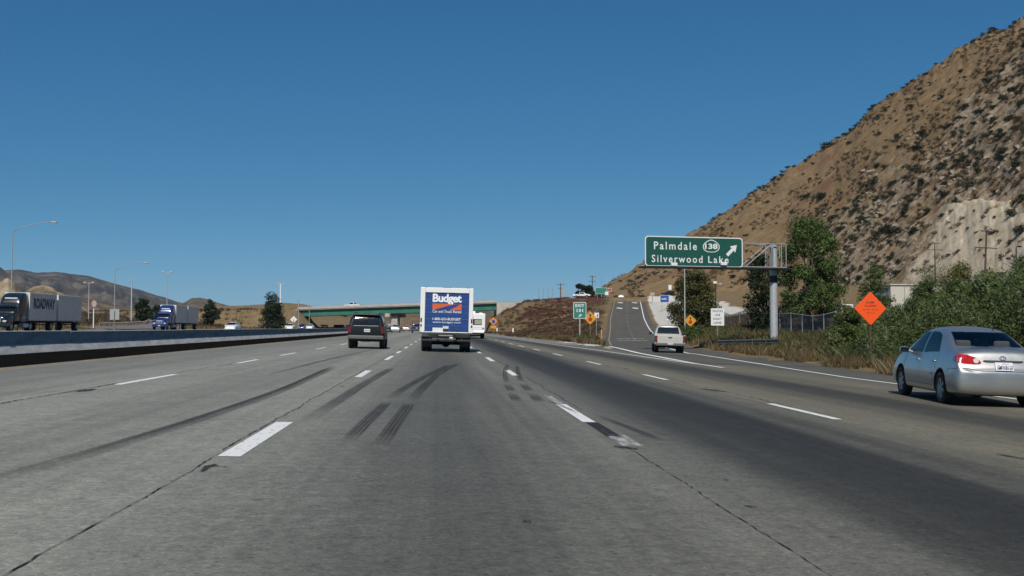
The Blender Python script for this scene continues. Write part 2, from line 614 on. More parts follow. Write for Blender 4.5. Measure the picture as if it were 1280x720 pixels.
def wheel(parent, loc, r=.31, w=.2, side=1, spokes=5, rim=None, dual=False):
    """tyre mesh with a rim under it; side = +1 when the outer face looks to +x"""
    rim = rim or M['alloy']
    hw = w / 2
    t = MB().lathe([(r * .62, -hw * .9), (r * .8, -hw), (r * .95, -hw * .9), (r, -hw * .6), (r * 1.003, 0), (r, hw * .6), (r * .95, hw * .9), (r * .8, hw), (r * .62, hw * .9), (r * .6, 0), (r * .62, -hw * .9)], axis='x', n=32)
    o = t.build('wheel', M['rubber'], parent)
    o.location = loc
    s = side
    q = MB()
    q.lathe([(r * .64, s * hw * .86), (r * .62, s * hw * .9), (r * .56, s * hw * .55), (r * .54, s * hw * .2), (.0001, s * hw * .2)], axis='x', n=28)
    for k in range(spokes):
        a = 2 * math.pi * k / spokes + .3
        d = Vector((0, math.cos(a), math.sin(a)))
        e = Vector((0, -math.sin(a), math.cos(a)))
        b0 = d * (r * .08); b1 = d * (r * .57)
        x0 = s * hw * .8; x1 = s * hw * .45
        vs = []
        for p, ww in ((b0, r * .11), (b1, r * .085)):
            for xx in (x1, x0):
                for g in (-1, 1): vs.append(p + e * (ww * g) + Vector((xx, 0, 0)))
        q.add(vs, [(0, 1, 3, 2), (4, 6, 7, 5), (2, 3, 7, 6), (0, 2, 6, 4), (1, 5, 7, 3)])
    q.lathe([(r * .14, s * hw * .5), (r * .14, s * hw * .84), (r * .1, s * hw * .9), (.0001, s * hw * .9)], axis='x', n=16)
    q.build('rim', [rim], o)
    return o
# ================================================================== light and sky
SUN_AZ = 10.0      # degrees: the sun stands behind the camera, this far to its left
SUN_EL = 47.0
S = Vector((-math.sin(R(SUN_AZ)) * math.cos(R(SUN_EL)), -math.cos(R(SUN_AZ)) * math.cos(R(SUN_EL)), math.sin(R(SUN_EL))))
w = bpy.data.worlds.new('World'); SC.world = w; w.use_nodes = True
wn = w.node_tree
sky = wn.nodes.new('ShaderNodeTexSky'); sky.sky_type = 'NISHITA'; sky.sun_disc = False
sky.sun_elevation = R(SUN_EL); sky.sun_rotation = R(180 + SUN_AZ)
sky.altitude = 3000; sky.air_density = .6; sky.dust_density = 0; sky.ozone_density = 4
# the camera's colour response to the sky: deeper blue towards the zenith
vm = wn.nodes.new('ShaderNodeSeparateColor'); wn.links.new(sky.outputs[0], vm.inputs[0])
cmb = wn.nodes.new('ShaderNodeCombineColor')
SKY_K = .08
for i, (gam, k) in enumerate(((1.15, .0360), (.70, .110), (.49, .188))):
    pw = wn.nodes.new('ShaderNodeMath'); pw.operation = 'POWER'; pw.inputs[1].default_value = gam
    ml = wn.nodes.new('ShaderNodeMath'); ml.operation = 'MULTIPLY'; ml.inputs[1].default_value = k / SKY_K
    wn.links.new(vm.outputs[i], pw.inputs[0]); wn.links.new(pw.outputs[0], ml.inputs[0]); wn.links.new(ml.outputs[0], cmb.inputs[i])
wn.links.new(cmb.outputs[0], wn.nodes['Background'].inputs['Color'])
wn.nodes['Background'].inputs['Strength'].default_value = SKY_K
sl = bpy.data.lights.new('sun', 'SUN'); sl.energy = 4.2; sl.angle = R(.5); sl.color = (1, .95, .87)
so = bpy.data.objects.new('sun', sl); COL.objects.link(so)
so.rotation_euler = (-S).to_track_quat('-Z', 'Y').to_euler()
so.location = (-30, -60, 80)
SC.view_settings.view_transform = 'Standard'
SC.view_settings.look = 'None'
SC.view_settings.exposure = 0.0
SC.view_settings.gamma = 1
SC.view_settings.use_curve_mapping = False
SC.cycles.use_denoising = True
SC.cycles.sample_clamp_indirect = 3.0
SC.cycles.max_bounces = 6
SC.cycles.transparent_max_bounces = 12
SC.cycles.volume_bounces = 0


# ================================================================== road materials
def concrete_lane_mat():
    m, nt, b, L = new_mat('worn_concrete_lanes')
    N = nt.nodes.new
    tc = N('ShaderNodeTexCoord')
    sp = N('ShaderNodeSeparateXYZ'); L(tc.outputs['Object'], sp.inputs[0])
    # streaks drawn out along the driving direction
    mp = N('ShaderNodeMapping'); mp.inputs['Scale'].default_value = (1.1, .03, 1)
    L(tc.outputs['Object'], mp.inputs['Vector'])
    ns = N('ShaderNodeTexNoise'); ns.inputs['Scale'].default_value = 1.6; ns.inputs['Detail'].default_value = 5
    L(mp.outputs[0], ns.inputs['Vector'])
    wob = N('ShaderNodeMath'); wob.operation = 'MULTIPLY_ADD'; wob.inputs[1].default_value = 1.3; wob.inputs[2].default_value = -.65
    L(ns.outputs['Fac'], wob.inputs[0])
    xs = N('ShaderNodeMath'); L(sp.outputs['X'], xs.inputs[0]); L(wob.outputs[0], xs.inputs[1])
    mr = N('ShaderNodeMapRange'); mr.inputs['From Min'].default_value = -12; mr.inputs['From Max'].default_value = 16
    L(xs.outputs[0], mr.inputs['Value'])
    cr = N('ShaderNodeValToRGB'); cr.color_ramp.interpolation = 'B_SPLINE'
    stops = [(-10.2, .82, 0), (-8.2, .72, 0), (-6.2, 1.08, 0), (-4.9, 1.06, 0), (-3.8, .74, 0), (-2.7, 1.06, 0), (-1.7, .92, 0), (-1.1, .70, 0), (-.3, .42, 0), (.4, .39, 0), (1.2, .58, .1),
             (1.8, .72, .1), (2.5, .50, .1), (3.1, .17, 0), (3.9, .112, 0), (4.6, .15, 0), (5.2, .48, .3), (6.0, .72, .8), (6.9, .60, .8), (7.8, .20, .3), (8.7, .18, .3), (9.8, .60, .8), (10.8, .62, .8), (12.0, .42, .3), (15.5, .38, .3)]
    while len(cr.color_ramp.elements) < len(stops): cr.color_ramp.elements.new(.5)
    for e, (x, k, br) in zip(cr.color_ramp.elements, stops):
        e.position = (x + 12) / 28
    for e, (x, k, br) in zip(cr.color_ramp.elements, stops):
        k *= 1.0
        e.color = (  .246 * k * (1 + .10 * br), .239 * k, .198 * k * (1 - .20 * br), 1)
    L(mr.outputs[0], cr.inputs['Fac'])
    # blotches and specks
    n1 = N('ShaderNodeTexNoise'); n1.inputs['Scale'].default_value = .55; n1.inputs['Detail'].default_value = 8; n1.inputs['Roughness'].default_value = .7
    L(tc.outputs['Object'], n1.inputs['Vector'])
    n2 = N('ShaderNodeTexNoise'); n2.inputs['Scale'].default_value = 22; n2.inputs['Detail'].default_value = 3; n2.inputs['Roughness'].default_value = .8
    L(tc.outputs['Object'], n2.inputs['Vector'])
    n3 = N('ShaderNodeTexVoronoi'); n3.inputs['Scale'].default_value = 1.3
    L(tc.outputs['Object'], n3.inputs['Vector'])
    spk = N('ShaderNodeMapRange'); spk.inputs['From Min'].default_value = .03; spk.inputs['From Max'].default_value = .075
    spk.inputs['To Min'].default_value = .68; spk.inputs['To Max'].default_value = 1.0
    L(n3.outputs['Distance'], spk.inputs['Value'])
    def mrange(src, a, b_, c, d):
        q = N('ShaderNodeMapRange'); q.inputs['From Min'].default_value = a; q.inputs['From Max'].default_value = b_
        q.inputs['To Min'].default_value = c; q.inputs['To Max'].default_value = d
        L(src, q.inputs['Value']); return q.outputs[0]
    def mul(a, b_):
        q = N('ShaderNodeMath'); q.operation = 'MULTIPLY'; L(a, q.inputs[0]); L(b_, q.inputs[1]); return q.outputs[0]
    f = mul(mrange(n1.outputs['Fac'], .25, .75, .84, 1.13), mrange(n2.outputs['Fac'], .3, .7, .72, 1.26))
    f = mul(f, mrange(ns.outputs['Fac'], .3, .7, .90, 1.08))
    f = mul(f, spk.outputs[0])
    # tyre polished streaks of two widths
    mp2 = N('ShaderNodeMapping'); mp2.inputs['Scale'].default_value = (7, .05, 1)
    L(tc.outputs['Object'], mp2.inputs['Vector'])
    n5 = N('ShaderNodeTexNoise'); n5.inputs['Scale'].default_value = 1.0; n5.inputs['Detail'].default_value = 4
    L(mp2.outputs[0], n5.inputs['Vector'])
    f = mul(f, mrange(n5.outputs['Fac'], .3, .7, .90, 1.08))
    # transverse joints every 4.6 m
    dv = N('ShaderNodeMath'); dv.operation = 'DIVIDE'; dv.inputs[1].default_value = 4.6; L(sp.outputs['Y'], dv.inputs[0])
    fr = N('ShaderNodeMath'); fr.operation = 'FRACT'; L(dv.outputs[0], fr.inputs[0])
    f = mul(f, mrange(fr.outputs[0], 0.0, .004, .84, 1.0))
    # broom texture across the lane, coarse aggregate and small pits
    mp3 = N('ShaderNodeMapping'); mp3.inputs['Scale'].default_value = (1.2, 26, 1)
    L(tc.outputs['Object'], mp3.inputs['Vector'])
    n6 = N('ShaderNodeTexNoise'); n6.inputs['Scale'].default_value = 1.0; n6.inputs['Detail'].default_value = 5; n6.inputs['Roughness'].default_value = .75
    L(mp3.outputs[0], n6.inputs['Vector'])
    f = mul(f, mrange(n6.outputs['Fac'], .3, .7, .95, 1.05))
    n7 = N('ShaderNodeTexNoise'); n7.inputs['Scale'].default_value = 6.5; n7.inputs['Detail'].default_value = 7; n7.inputs['Roughness'].default_value = .8
    L(tc.outputs['Object'], n7.inputs['Vector'])
    f = mul(f, mrange(n7.outputs['Fac'], .3, .7, .74, 1.24))
    v2 = N('ShaderNodeTexVoronoi'); v2.inputs['Scale'].default_value = 9.0
    L(tc.outputs['Object'], v2.inputs['Vector'])
    f = mul(f, mrange(v2.outputs['Distance'], .07, .17, .58, 1.0))
    v3 = N('ShaderNodeTexVoronoi'); v3.inputs['Scale'].default_value = 30.0
    L(tc.outputs['Object'], v3.inputs['Vector'])
    f = mul(f, mrange(v3.outputs['Distance'], .10, .30, 1.45, 1.0))
    mx = N('ShaderNodeMix'); mx.data_type = 'RGBA'; mx.blend_type = 'MULTIPLY'; mx.inputs['Factor'].default_value = 1
    L(cr.outputs['Color'], mx.inputs[6]); L(f, mx.inputs[7])
    L(mx.outputs[2], b.inputs['Base Color'])
    b.inputs['Roughness'].default_value = .75
    b.inputs['Specular IOR Level'].default_value = .35
    bp = N('ShaderNodeBump'); bp.inputs['Strength'].default_value = .35; bp.inputs['Distance'].default_value = .01
    n4 = N('ShaderNodeTexNoise'); n4.inputs['Scale'].default_value = 60; n4.inputs['Detail'].default_value = 3
    L(tc.outputs['Object'], n4.inputs['Vector']); L(n4.outputs['Fac'], bp.inputs['Height']); L(bp.outputs[0], b.inputs['Normal'])
    return m


def decal_mat(name, col, alpha=.8, sx=14, sy=.5, lo=.35, hi=.6):
    """rubber or worn paint left on the road: breaks up into streaks"""
    m, nt, b, L = new_mat(name)
    N = nt.nodes.new
    tc = N('ShaderNodeTexCoord'); mp = N('ShaderNodeMapping'); mp.inputs['Scale'].default_value = (sx, sy, 1)
    L(tc.outputs['Object'], mp.inputs['Vector'])
    n = N('ShaderNodeTexNoise'); n.inputs['Scale'].default_value = 1.0; n.inputs['Detail'].default_value = 6; n.inputs['Roughness'].default_value = .7
    L(mp.outputs[0], n.inputs['Vector'])
    mr = N('ShaderNodeMapRange'); mr.inputs['From Min'].default_value = lo; mr.inputs['From Max'].default_value = hi; mr.inputs['To Max'].default_value = alpha
    L(n.outputs['Fac'], mr.inputs['Value'])
    b.inputs['Base Color'].default_value = rgb(col); b.inputs['Roughness'].default_value = .8
    t = N('ShaderNodeBsdfTransparent'); mx = N('ShaderNodeMixShader')
    L(mr.outputs[0], mx.inputs[0]); L(t.outputs[0], mx.inputs[1]); L(b.outputs[0], mx.inputs[2])
    L(mx.outputs[0], nt.nodes['Material Output'].inputs['Surface'])
    return m


M['lanes'] = concrete_lane_mat()
M['ramp'] = pm('ramp_asphalt', (.088, .080, .064), .9, var=.3, scale=.35, bump=.4, bscale=60)
M['shoulder'] = pm('pale_shoulder_concrete', (.20, .195, .18), .9, var=.2, scale=1.2, bump=.3)
M['opp_road'] = pm('opposite_carriageway_concrete', (.15, .145, .135), .9, var=.2, scale=.5)
def rubber_mat(name, alpha, ribs):
    """tyre rubber on the road: parallel rib streaks along the track, soft at the edges"""
    m, nt, b, L = new_mat(name)
    N = nt.nodes.new
    tc = N('ShaderNodeTexCoord'); sp = N('ShaderNodeSeparateXYZ'); L(tc.outputs['UV'], sp.inputs[0])
    def op(o, a, c):
        q = N('ShaderNodeMath'); q.operation = o
        for i, z in enumerate((a, c)):
            if z is None: continue
            (L(z, q.inputs[i]) if not isinstance(z, (int, float)) else setattr(q.inputs[i], 'default_value', z))
        return q.outputs[0]
    rib = op('SINE', op('MULTIPLY', sp.outputs['X'], ribs * 6.283), None)
    rib = op('MULTIPLY_ADD', rib, .5); rib.node.inputs[2].default_value = .5
    mp = N('ShaderNodeMapping'); mp.inputs['Scale'].default_value = (9, .35, 1); L(tc.outputs['UV'], mp.inputs['Vector'])
    n = N('ShaderNodeTexNoise'); n.inputs['Scale'].default_value = 1; n.inputs['Detail'].default_value = 5; L(mp.outputs[0], n.inputs['Vector'])
    mp2 = N('ShaderNodeMapping'); mp2.inputs['Scale'].default_value = (60, 12, 1); L(tc.outputs['UV'], mp2.inputs['Vector'])
    n2 = N('ShaderNodeTexNoise'); n2.inputs['Scale'].default_value = 1; n2.inputs['Detail'].default_value = 3; L(mp2.outputs[0], n2.inputs['Vector'])
    edge = op('MULTIPLY', op('MULTIPLY', sp.outputs['X'], op('SUBTRACT', 1.0, sp.outputs['X'])), 9.0)
    edge = op('MINIMUM', edge, 1.0)
    mr = N('ShaderNodeMapRange'); mr.inputs['From Min'].default_value = .12; mr.inputs['From Max'].default_value = .50
    L(n.outputs['Fac'], mr.inputs['Value'])
    f = op('MULTIPLY', mr.outputs[0], op('MULTIPLY_ADD', rib, .55)); f.node.inputs[1].links[0].from_node.inputs[2].default_value = .45
    mr2 = N('ShaderNodeMapRange'); mr2.inputs['From Min'].default_value = .3; mr2.inputs['From Max'].default_value = .6; mr2.inputs['To Min'].default_value = .45
    L(n2.outputs['Fac'], mr2.inputs['Value'])
    fa = N('ShaderNodeAttribute'); fa.attribute_name = 'wear'
    f = op('MULTIPLY', op('MULTIPLY', op('MULTIPLY', op('MULTIPLY', f, edge), fa.outputs['Fac']), mr2.outputs[0]), alpha)
    b.inputs['Base Color'].default_value = (.02, .02, .02, 1); b.inputs['Roughness'].default_value = .85
    t = N('ShaderNodeBsdfTransparent'); mx = N('ShaderNodeMixShader')
    L(f, mx.inputs[0]); L(t.outputs[0], mx.inputs[1]); L(b.outputs[0], mx.inputs[2])
    L(mx.outputs[0], nt.nodes['Material Output'].inputs['Surface'])
    return m


M['rubber_mark'] = rubber_mat('rubber_skid', .74, 4)
M['rubber_long'] = rubber_mat('long_tyre_streak', .85, 1)
M['rubber_faint'] = rubber_mat('faint_rubber_skid', .66, 3)
M['line_worn'] = decal_mat('worn_white_paint', (.74, .74, .71), .97, 14, 5, .24, .44)
M['line_faded'] = decal_mat('faded_white_paint', (.60, .60, .58), .70, 10, 2, .35, .62)
M['yellow_worn'] = decal_mat('worn_yellow_paint', (.50, .30, .10), .8, 3, .6, .35, .55)
M['yellow_faded'] = pm('faded_yellow_paint', (.30, .235, .12), .8, var=.3, scale=2)
M['tar'] = pm('tar_patch', (.02, .02, .02), .7, var=.3, scale=9)
M['tar_worn2'] = decal_mat('long_worn_tar_patch', (.018, .018, .018), .85, 14, 1.5, .22, .50)
M['tar_worn'] = decal_mat('worn_tar_patch', (.018, .018, .018), .85, 25, 12, .30, .52)
M['crack'] = pm('road_crack', (.022, .021, .02), .95, var=.3)


def struct(o, kind='structure'):
    o['kind'] = kind
    return o


def strip(name, left, right, ys, zf, mat, parent=None, dz=0.0, nx=2):
    """road sheet between two edge functions of y"""
    ys = np.asarray(ys, float)
    L_, R_ = left(ys), right(ys)
    ts = np.linspace(0, 1, nx)
    X = L_[:, None] * (1 - ts) + R_[:, None] * ts
    Y = np.repeat(ys[:, None], nx, 1)
    Z = zf(X, Y) + dz
    return np_mesh(name, np.stack([X, Y, Z], -1).reshape(-1, 3), grid_faces(nx, len(ys)), mat, parent)


# ================================================================== ground sheet
def axis_pts(segs):
    out = []
    for a, b, st in segs:
        out.append(np.arange(a, b, st))
    return np.unique(np.concatenate(out + [np.array([segs[-1][1]])]))


gx = axis_pts([(-9000, -1500, 1500), (-1500, -300, 120), (-300, -100, 10), (-100, 10, 2.0), (10, 80, 1.0), (80, 160, 2.5), (160, 400, 12), (400, 1500, 110), (1500, 9000, 1500)])
gy = axis_pts([(-400, -60, 40), (-60, 20, 5), (20, 330, 1.5), (330, 420, 4), (420, 700, 20), (700, 2000, 130), (2000, 12000, 1000)])
GX, GY = np.meshgrid(gx, gy)
GZ = terrain(GX, GY)
foot_main = (GX > np.interp(GY, [0, 215, 300, 330, 720], [-53, -53, -39.5, -36.5, -36.5])) & (GX < np.where(GY < 45, ramp_r(GY) + 2.0, 11.2)) & (GY < 700)
foot_ramp = (GY > 40) & (GY < 318) & (GX > ramp_l(GY) - .6) & (GX < ramp_r(GY) + 1.2)
rough = .06 * rng.standard_normal(GX.shape) + .10 * np.sin(GX * 1.3 + 2 * np.sin(GY * .7)) * np.sin(GY * 1.1)
GZ = GZ + np.where(foot_main | foot_ramp, -.10, rough * sstep(0, 1, (~(foot_main | foot_ramp)).astype(float)))
xc_lot = ramp_r(GY)
lot = sstep(1.0, 3.0, GX - xc_lot) * (1 - sstep(11 , 20, GX - xc_lot - 0.02 * (GY - 210))) * sstep(135, 165, GY) * (1 - sstep(296, 310, GY))
lot = np.clip(lot * 1.3 + sstep(0, 1, lot) * .25 * rng.standard_normal(GX.shape), 0, 1)
edge_pale = np.exp(-((GX - (ramp_l(GY) - 1.0)) / .8) ** 2) * ((GY > 80) & (GY < 300)) * .42
gravel_nose = ((GY > 70) & (GY < 108) & (GX > 11) & (GX < ramp_l(GY))) * .6
pale = np.clip(lot + edge_pale + gravel_nose, 0, 1)
red = sstep(15, 22, GX) * sstep(95, 150, GY) * (1 - sstep(-4, 0, GX - ramp_l(GY)))
red = np.maximum(red, .55 * sstep(19, 24, GX) * (1 - sstep(45, 62, GX)) * (1 - sstep(140, 200, GY)))
lush = sstep(17, 21, GX) * (1 - sstep(60, 80, GX)) * (1 - sstep(62, 84, GY))


def ground_mat():
    m, nt, b, L = new_mat('dry_grass_ground')
    N = nt.nodes.new
    tc = N('ShaderNodeTexCoord')
    def noise(s, d=6, rr=.65, w=None):
        n = N('ShaderNodeTexNoise'); n.inputs['Scale'].default_value = s; n.inputs['Detail'].default_value = d; n.inputs['Roughness'].default_value = rr
        L(w or tc.outputs['Object'], n.inputs['Vector']); return n.outputs['Fac']
    def attr(a):
        n = N('ShaderNodeAttribute'); n.attribute_name = a; return n.outputs['Fac']
    def mixc(f, a, c):
        q = N('ShaderNodeMix'); q.data_type = 'RGBA'; L(f, q.inputs['Factor'])
        (L(a, q.inputs[6]) if not isinstance(a, tuple) else setattr(q.inputs[6], 'default_value', rgb(a)))
        (L(c, q.inputs[7]) if not isinstance(c, tuple) else setattr(q.inputs[7], 'default_value', rgb(c)))
        return q.outputs[2]
    def mrange(src, a, b_, c=0., d=1.):
        q = N('ShaderNodeMapRange'); q.inputs['From Min'].default_value = a; q.inputs['From Max'].default_value = b_
        q.inputs['To Min'].default_value = c; q.inputs['To Max'].default_value = d
        L(src, q.inputs['Value']); return q.outputs[0]
    def mul(a, b_):
        q = N('ShaderNodeMath'); q.operation = 'MULTIPLY'; L(a, q.inputs[0]); L(b_, q.inputs[1]); return q.outputs[0]
    mp = N('ShaderNodeMapping'); mp.inputs['Rotation'].default_value = (0, 0, R(-28)); mp.inputs['Scale'].default_value = (.5, 1.6, 1)
    L(tc.outputs['Object'], mp.inputs['Vector'])
    big = noise(.07, 6, .7, mp.outputs[0]); mid = noise(.6, 6, .7); fine = noise(6, 5, .75)
    c = mixc(mrange(mid, .35, .65), (.155, .108, .055), (.235, .172, .095))
    c = mixc(mul(mrange(big, .42, .52), attr('red')), c, (.085, .036, .026))
    big2 = noise(.11, 5, .7, mp.outputs[0])
    c = mixc(mul(mrange(big2, .54, .66), attr('red')), c, (.145, .135, .045))
    c = mixc(mul(mrange(mid, .40, .60), attr('lush')), c, (.060, .075, .025))
    c = mixc(mrange(mul(mrange(mid, .2, .6, .55, 1.1), attr('pale')), .35, .6), c, (.56, .53, .46))
    q = N('ShaderNodeMix'); q.data_type = 'RGBA'; q.blend_type = 'MULTIPLY'; q.inputs['Factor'].default_value = 1
    L(c, q.inputs[6]); L(mrange(fine, .3, .7, .72, 1.25), q.inputs[7])
    L(q.outputs[2], b.inputs['Base Color'])
    b.inputs['Roughness'].default_value = .95; b.inputs['Specular IOR Level'].default_value = .1
    bp = N('ShaderNodeBump'); bp.inputs['Strength'].default_value = .8; bp.inputs['Distance'].default_value = .12
    L(fine, bp.inputs['Height']); L(bp.outputs[0], b.inputs['Normal'])
    return m


M['ground'] = ground_mat()
g = np_mesh('ground', np.stack([GX, GY, GZ], -1).reshape(-1, 3), grid_faces(len(gx), len(gy)), M['ground'], None, True,
            {'pale': pale, 'red': red, 'lush': lush})
struct(g)

# ================================================================== carriageways
ysm = np.concatenate([np.arange(-40, 120, 2.0), np.arange(120, 720, 8.0)])
XBAR = -15.0


def main_right(y):
    return np.where(y < 40, ramp_r(y) + 2.5, np.interp(y, [40, 90, 163, 300, 700], [15.5, 12.6, 10.6, 10.2, 10.2]))


mroad = struct(strip('road', lambda y: np.full_like(y, -10.1), main_right, ysm, lambda X, Y: road_z(X), M['lanes'], nx=24))
lsh = struct(strip('road_shoulder', lambda y: np.full_like(y, -14.75), lambda y: np.full_like(y, -10.1), ysm, lambda X, Y: road_z(X), M['asphalt_dark'], nx=6))
rsh = struct(strip('road_shoulder', lambda y: np.interp(y, [84, 163, 300], [10.2, 8.1, 7.9]), lambda y: main_right(y) + .6, np.arange(84, 330, 6.0), lambda X, Y: road_z(X), M['shoulder'], nx=6, dz=.004))


def ramp_surface(X, Y):
    t = sstep(70, 100, Y)
    return road_z(X) * (1 - t) + ramp_z(Y) * t


ysr = np.arange(40, 312, 2.0)
ramp = struct(strip('exit_ramp_road', lambda y: ramp_l(y) - .3, lambda y: ramp_r(y) + np.interp(y, [40, 130, 200], [2.5, 1.4, 1.0]), ysr, ramp_surface, M['ramp'], nx=12, dz=.008))
opp = struct(strip('opposite_road', lambda y: np.interp(y, [0, 215, 300, 330, 720], [-52.5, -52.5, -39, -36, -36]), lambda y: np.full_like(y, -20.0), np.concatenate([np.arange(-40, 120, 5), np.arange(120, 720, 12)]).astype(float), lambda X, Y: road_z(X), M['opp_road'], nx=8))

# crossing road on top of the embankment, left and right of the bridge
def cross_strip(name, x0, x1):
    xs = np.arange(x0, x1 + .1, 3.0)
    t = np.linspace(-6.2, 6.2, 5)
    X = np.repeat(xs[None, :], 5, 0); Y = cross_y(X) + t[:, None]; Z = cross_z(X) + .03
    return struct(np_mesh(name, np.stack([X, Y, Z], -1).reshape(-1, 3), grid_faces(len(xs), 5), M['ramp']))
cross_strip('crossing_road', -110, -43)
cross_strip('crossing_road', 17, 76)

# slip road of the other direction
SL = [(-54.5, 170), (-57, 205), (-62, 240), (-70, 272), (-82, 300), (-92, 330)]
SLY = [p[1] for p in SL]; SLX = [p[0] for p in SL]
slip = struct(strip('slip_road', lambda y: np.interp(y, SLY, SLX) - 4, lambda y: np.interp(y, SLY, SLX) + 4, np.arange(170, 330, 3.0), lambda X, Y: terrain(X, Y), M['opp_road'], nx=5, dz=.12))


# ---- markings: sheets a few millimetres above the carriageway, children of the road they are painted on
def quad_mark(name, pts, mat, parent, dz=.005):
    vs = [(p.x, p.y, p.z + dz) for p in pts]
    o = np_mesh(name, vs, [[0, 1, 2, 3]], mat, parent)
    return o


def ribbon(name, pts, widths, mat, parent, dz=.005, zf=None):
    """flat band along ground points, widths measured across the road"""
    vs = []
    n = len(pts)
    if not hasattr(widths, '__len__'): widths = [widths] * n
    for i, p in enumerate(pts):
        a = pts[max(0, i - 1)]; b = pts[min(n - 1, i + 1)]
        t = Vector((b[0] - a[0], b[1] - a[1], 0)).normalized(); q = Vector((t.y, -t.x, 0))
        for s in (-.5, .5):
            x = p[0] + q.x * widths[i] * s; y = p[1] + q.y * widths[i] * s
            z = (zf or (lambda X, Y: float(road_z(X))))(x, y)
            vs.append((x, y, z + dz))
    fs = [[2 * i, 2 * i + 1, 2 * i + 3, 2 * i + 2] for i in range(n - 1)]
    o = np_mesh(name, vs, fs, mat, parent)
    ul = o.data.uv_layers.new(name='UVMap'); d = [0.0]
    for i in range(1, n): d.append(d[-1] + math.hypot(pts[i][0] - pts[i - 1][0], pts[i][1] - pts[i - 1][1]))
    for l in o.data.loops: ul.data[l.index].uv = (float(l.vertex_index % 2), d[l.vertex_index // 2])
    return o


def dash(px, X, width, mat, parent, name='lane_marking', dz=.005):
    """dash from the near to the far pixel row along a line at offset X"""
    y0 = on_road(549 + 0, px[0]); 
    def yy(v):
        # distance at which a point at offset X is seen on row v
        y = 20.0
        for _ in range(50):
            z = float(road_z(X)); d = (EYE.z - z)
            c = Vector((X, y, z)) - EYE
            vv = 360 - F * c.dot(UPV) / c.dot(FWD)
            y = y * (vv - 409) / (v - 409)
        return y
    a, b = yy(px[0]), yy(px[1])
    ribbon(name, [(X, a), (X, (a + b) / 2), (X, b)], width, mat, parent, dz)
    return a, b


# camera lane, left line
for r_ in [(571, 528), (471.5, 463.3), (450, 445), (441.5, 439), (435.5, 433.5), (431, 430), (427.5, 426.5), (424.5, 423.8)]:
    dash(r_, -1.85, .20 if r_[0] > 500 else .16, M['line_worn'], mroad)
# camera lane, right line
for r_ in [(528, 505.5), (469.6, 462.8), (451.7, 446.8), (441.5, 438.8), (435, 433.3), (430.5, 429.3)]:
    dash(r_, 1.95, .17, M['line_worn'], mroad)
dash((505, 495), 1.95, .13, M['line_faded'], mroad, 'faded_lane_marking')
dash((558, 544), 2.02, .22, M['line_faded'], mroad, 'faded_lane_marking')
dash((546, 528.4), 1.98, .17, M['tar_worn2'], mroad, 'tar_patch')
# second line on the left and on the right
for r_ in [(481, 468), (454, 449.5), (444.5, 441), (436.5, 434.3), (431, 429.6), (427.5, 426.6)]:
    dash(r_, -5.83, .15, M['line_worn'], mroad)
for r_ in [(524.5, 504.8), (475, 468.2), (455.8, 451.8), (444.6, 442), (438.2, 436.2), (433.6, 432), (430.4, 429.2), (427.9, 427), (425.8, 425.2)]:
    dash(r_, 5.75, .14, M['line_worn'], mroad)
# edge lines
ye = np.concatenate([np.arange(-30, 100, 4.0), np.arange(100, 600, 20.0)])
ribbon('edge_line', [(-9.86, float(y)) for y in ye], .16, M['yellow_worn'], mroad)
ya = np.concatenate([np.arange(40, 100, 2.0), np.arange(100, 640, 15.0)])
ribbon('edge_line', [(float(np.interp(y, [40, 65, 163, 300], [10.0, 9.8, 7.75, 7.6])), float(y)) for y in ya], .17, M['paint_white_line'], mroad, .010)
yb = np.arange(36, 86, 2.0)
ribbon('edge_line', [(float(ramp_l(y)) + .05, float(y)) for y in yb], [.30 if y > 44 else .2 for y in yb], M['paint_white_line'], ramp, .014, lambda x, y: float(ramp_surface(x, y)))
yc_ = np.arange(-20, 41, 2.0)
ribbon('edge_line', [(float(ramp_r(y)), float(y)) for y in yc_], .15, M['paint_white_line'], mroad, .006)
yc_ = np.arange(40, 296, 3.0)
ribbon('edge_line', [(float(ramp_r(y)) - (.0 if y < 60 else .3), float(y)) for y in yc_], .20, M['paint_white_line'], ramp, .014, lambda x, y: float(ramp_surface(x, y)))
yl = np.arange(92, 296, 3.0)
ribbon('edge_line', [(float(ramp_l(y)) + .25, float(y)) for y in yl], .16, M['yellow_faded'], ramp, .014, lambda x, y: float(ramp_surface(x, y)))
for y in np.arange(126, 290, 7.5):
    xm = lambda q: float(ramp_l(q) * .5 + ramp_r(q) * .5) - .1
    ribbon('lane_marking', [(xm(q), q) for q in (y, y + 1.2, y + 2.4)], .16, M['yellow_faded'] if y > 150 else M['line_faded'], ramp, .014, lambda x, y: float(ramp_surface(x, y)))
# worn legends across the ramp: rows of short strokes
for y, n in ((124, 14), (136, 11)):
    a, b = float(ramp_l(y)) + 1.2, float(ramp_l(y)) + 4.9
    for k in range(n):
        x = a + (b - a) * (k + .5) / n
        ribbon('road_legend', [(x, y - .9), (x, y), (x, y + .8)], .10 + .10 * (k % 3 == 1), M['line_worn'], ramp, .015, lambda x, y: float(ramp_surface(x, y)))
for y in (246, 272):
    for fx in (.23, .74):
        x = float(ramp_l(y)) * (1 - fx) + float(ramp_r(y)) * fx
        ribbon('road_legend', [(x, y - 3.0), (x, y), (x, y + 2)], [.5, 1.5, .35], M['paint_white_line'], ramp, .015, lambda x, y: float(ramp_surface(x, y)))
for X in (-24.5, -31.5, -38.5, -45.5):
    for y in np.arange(60, 300 if X > -35 else 230, 14.6):
        ribbon('lane_marking', [(X, y), (X, y + 3.6)], .14, M['paint_white_line'], opp, .006)
ribbon('edge_line', [(float(np.interp(y, [0, 215, 300, 330, 720], [-51, -51, -37.8, -34.8, -34.8])), float(y)) for y in np.arange(20, 500, 12)], .2, M['paint_white_line'], opp, .006)
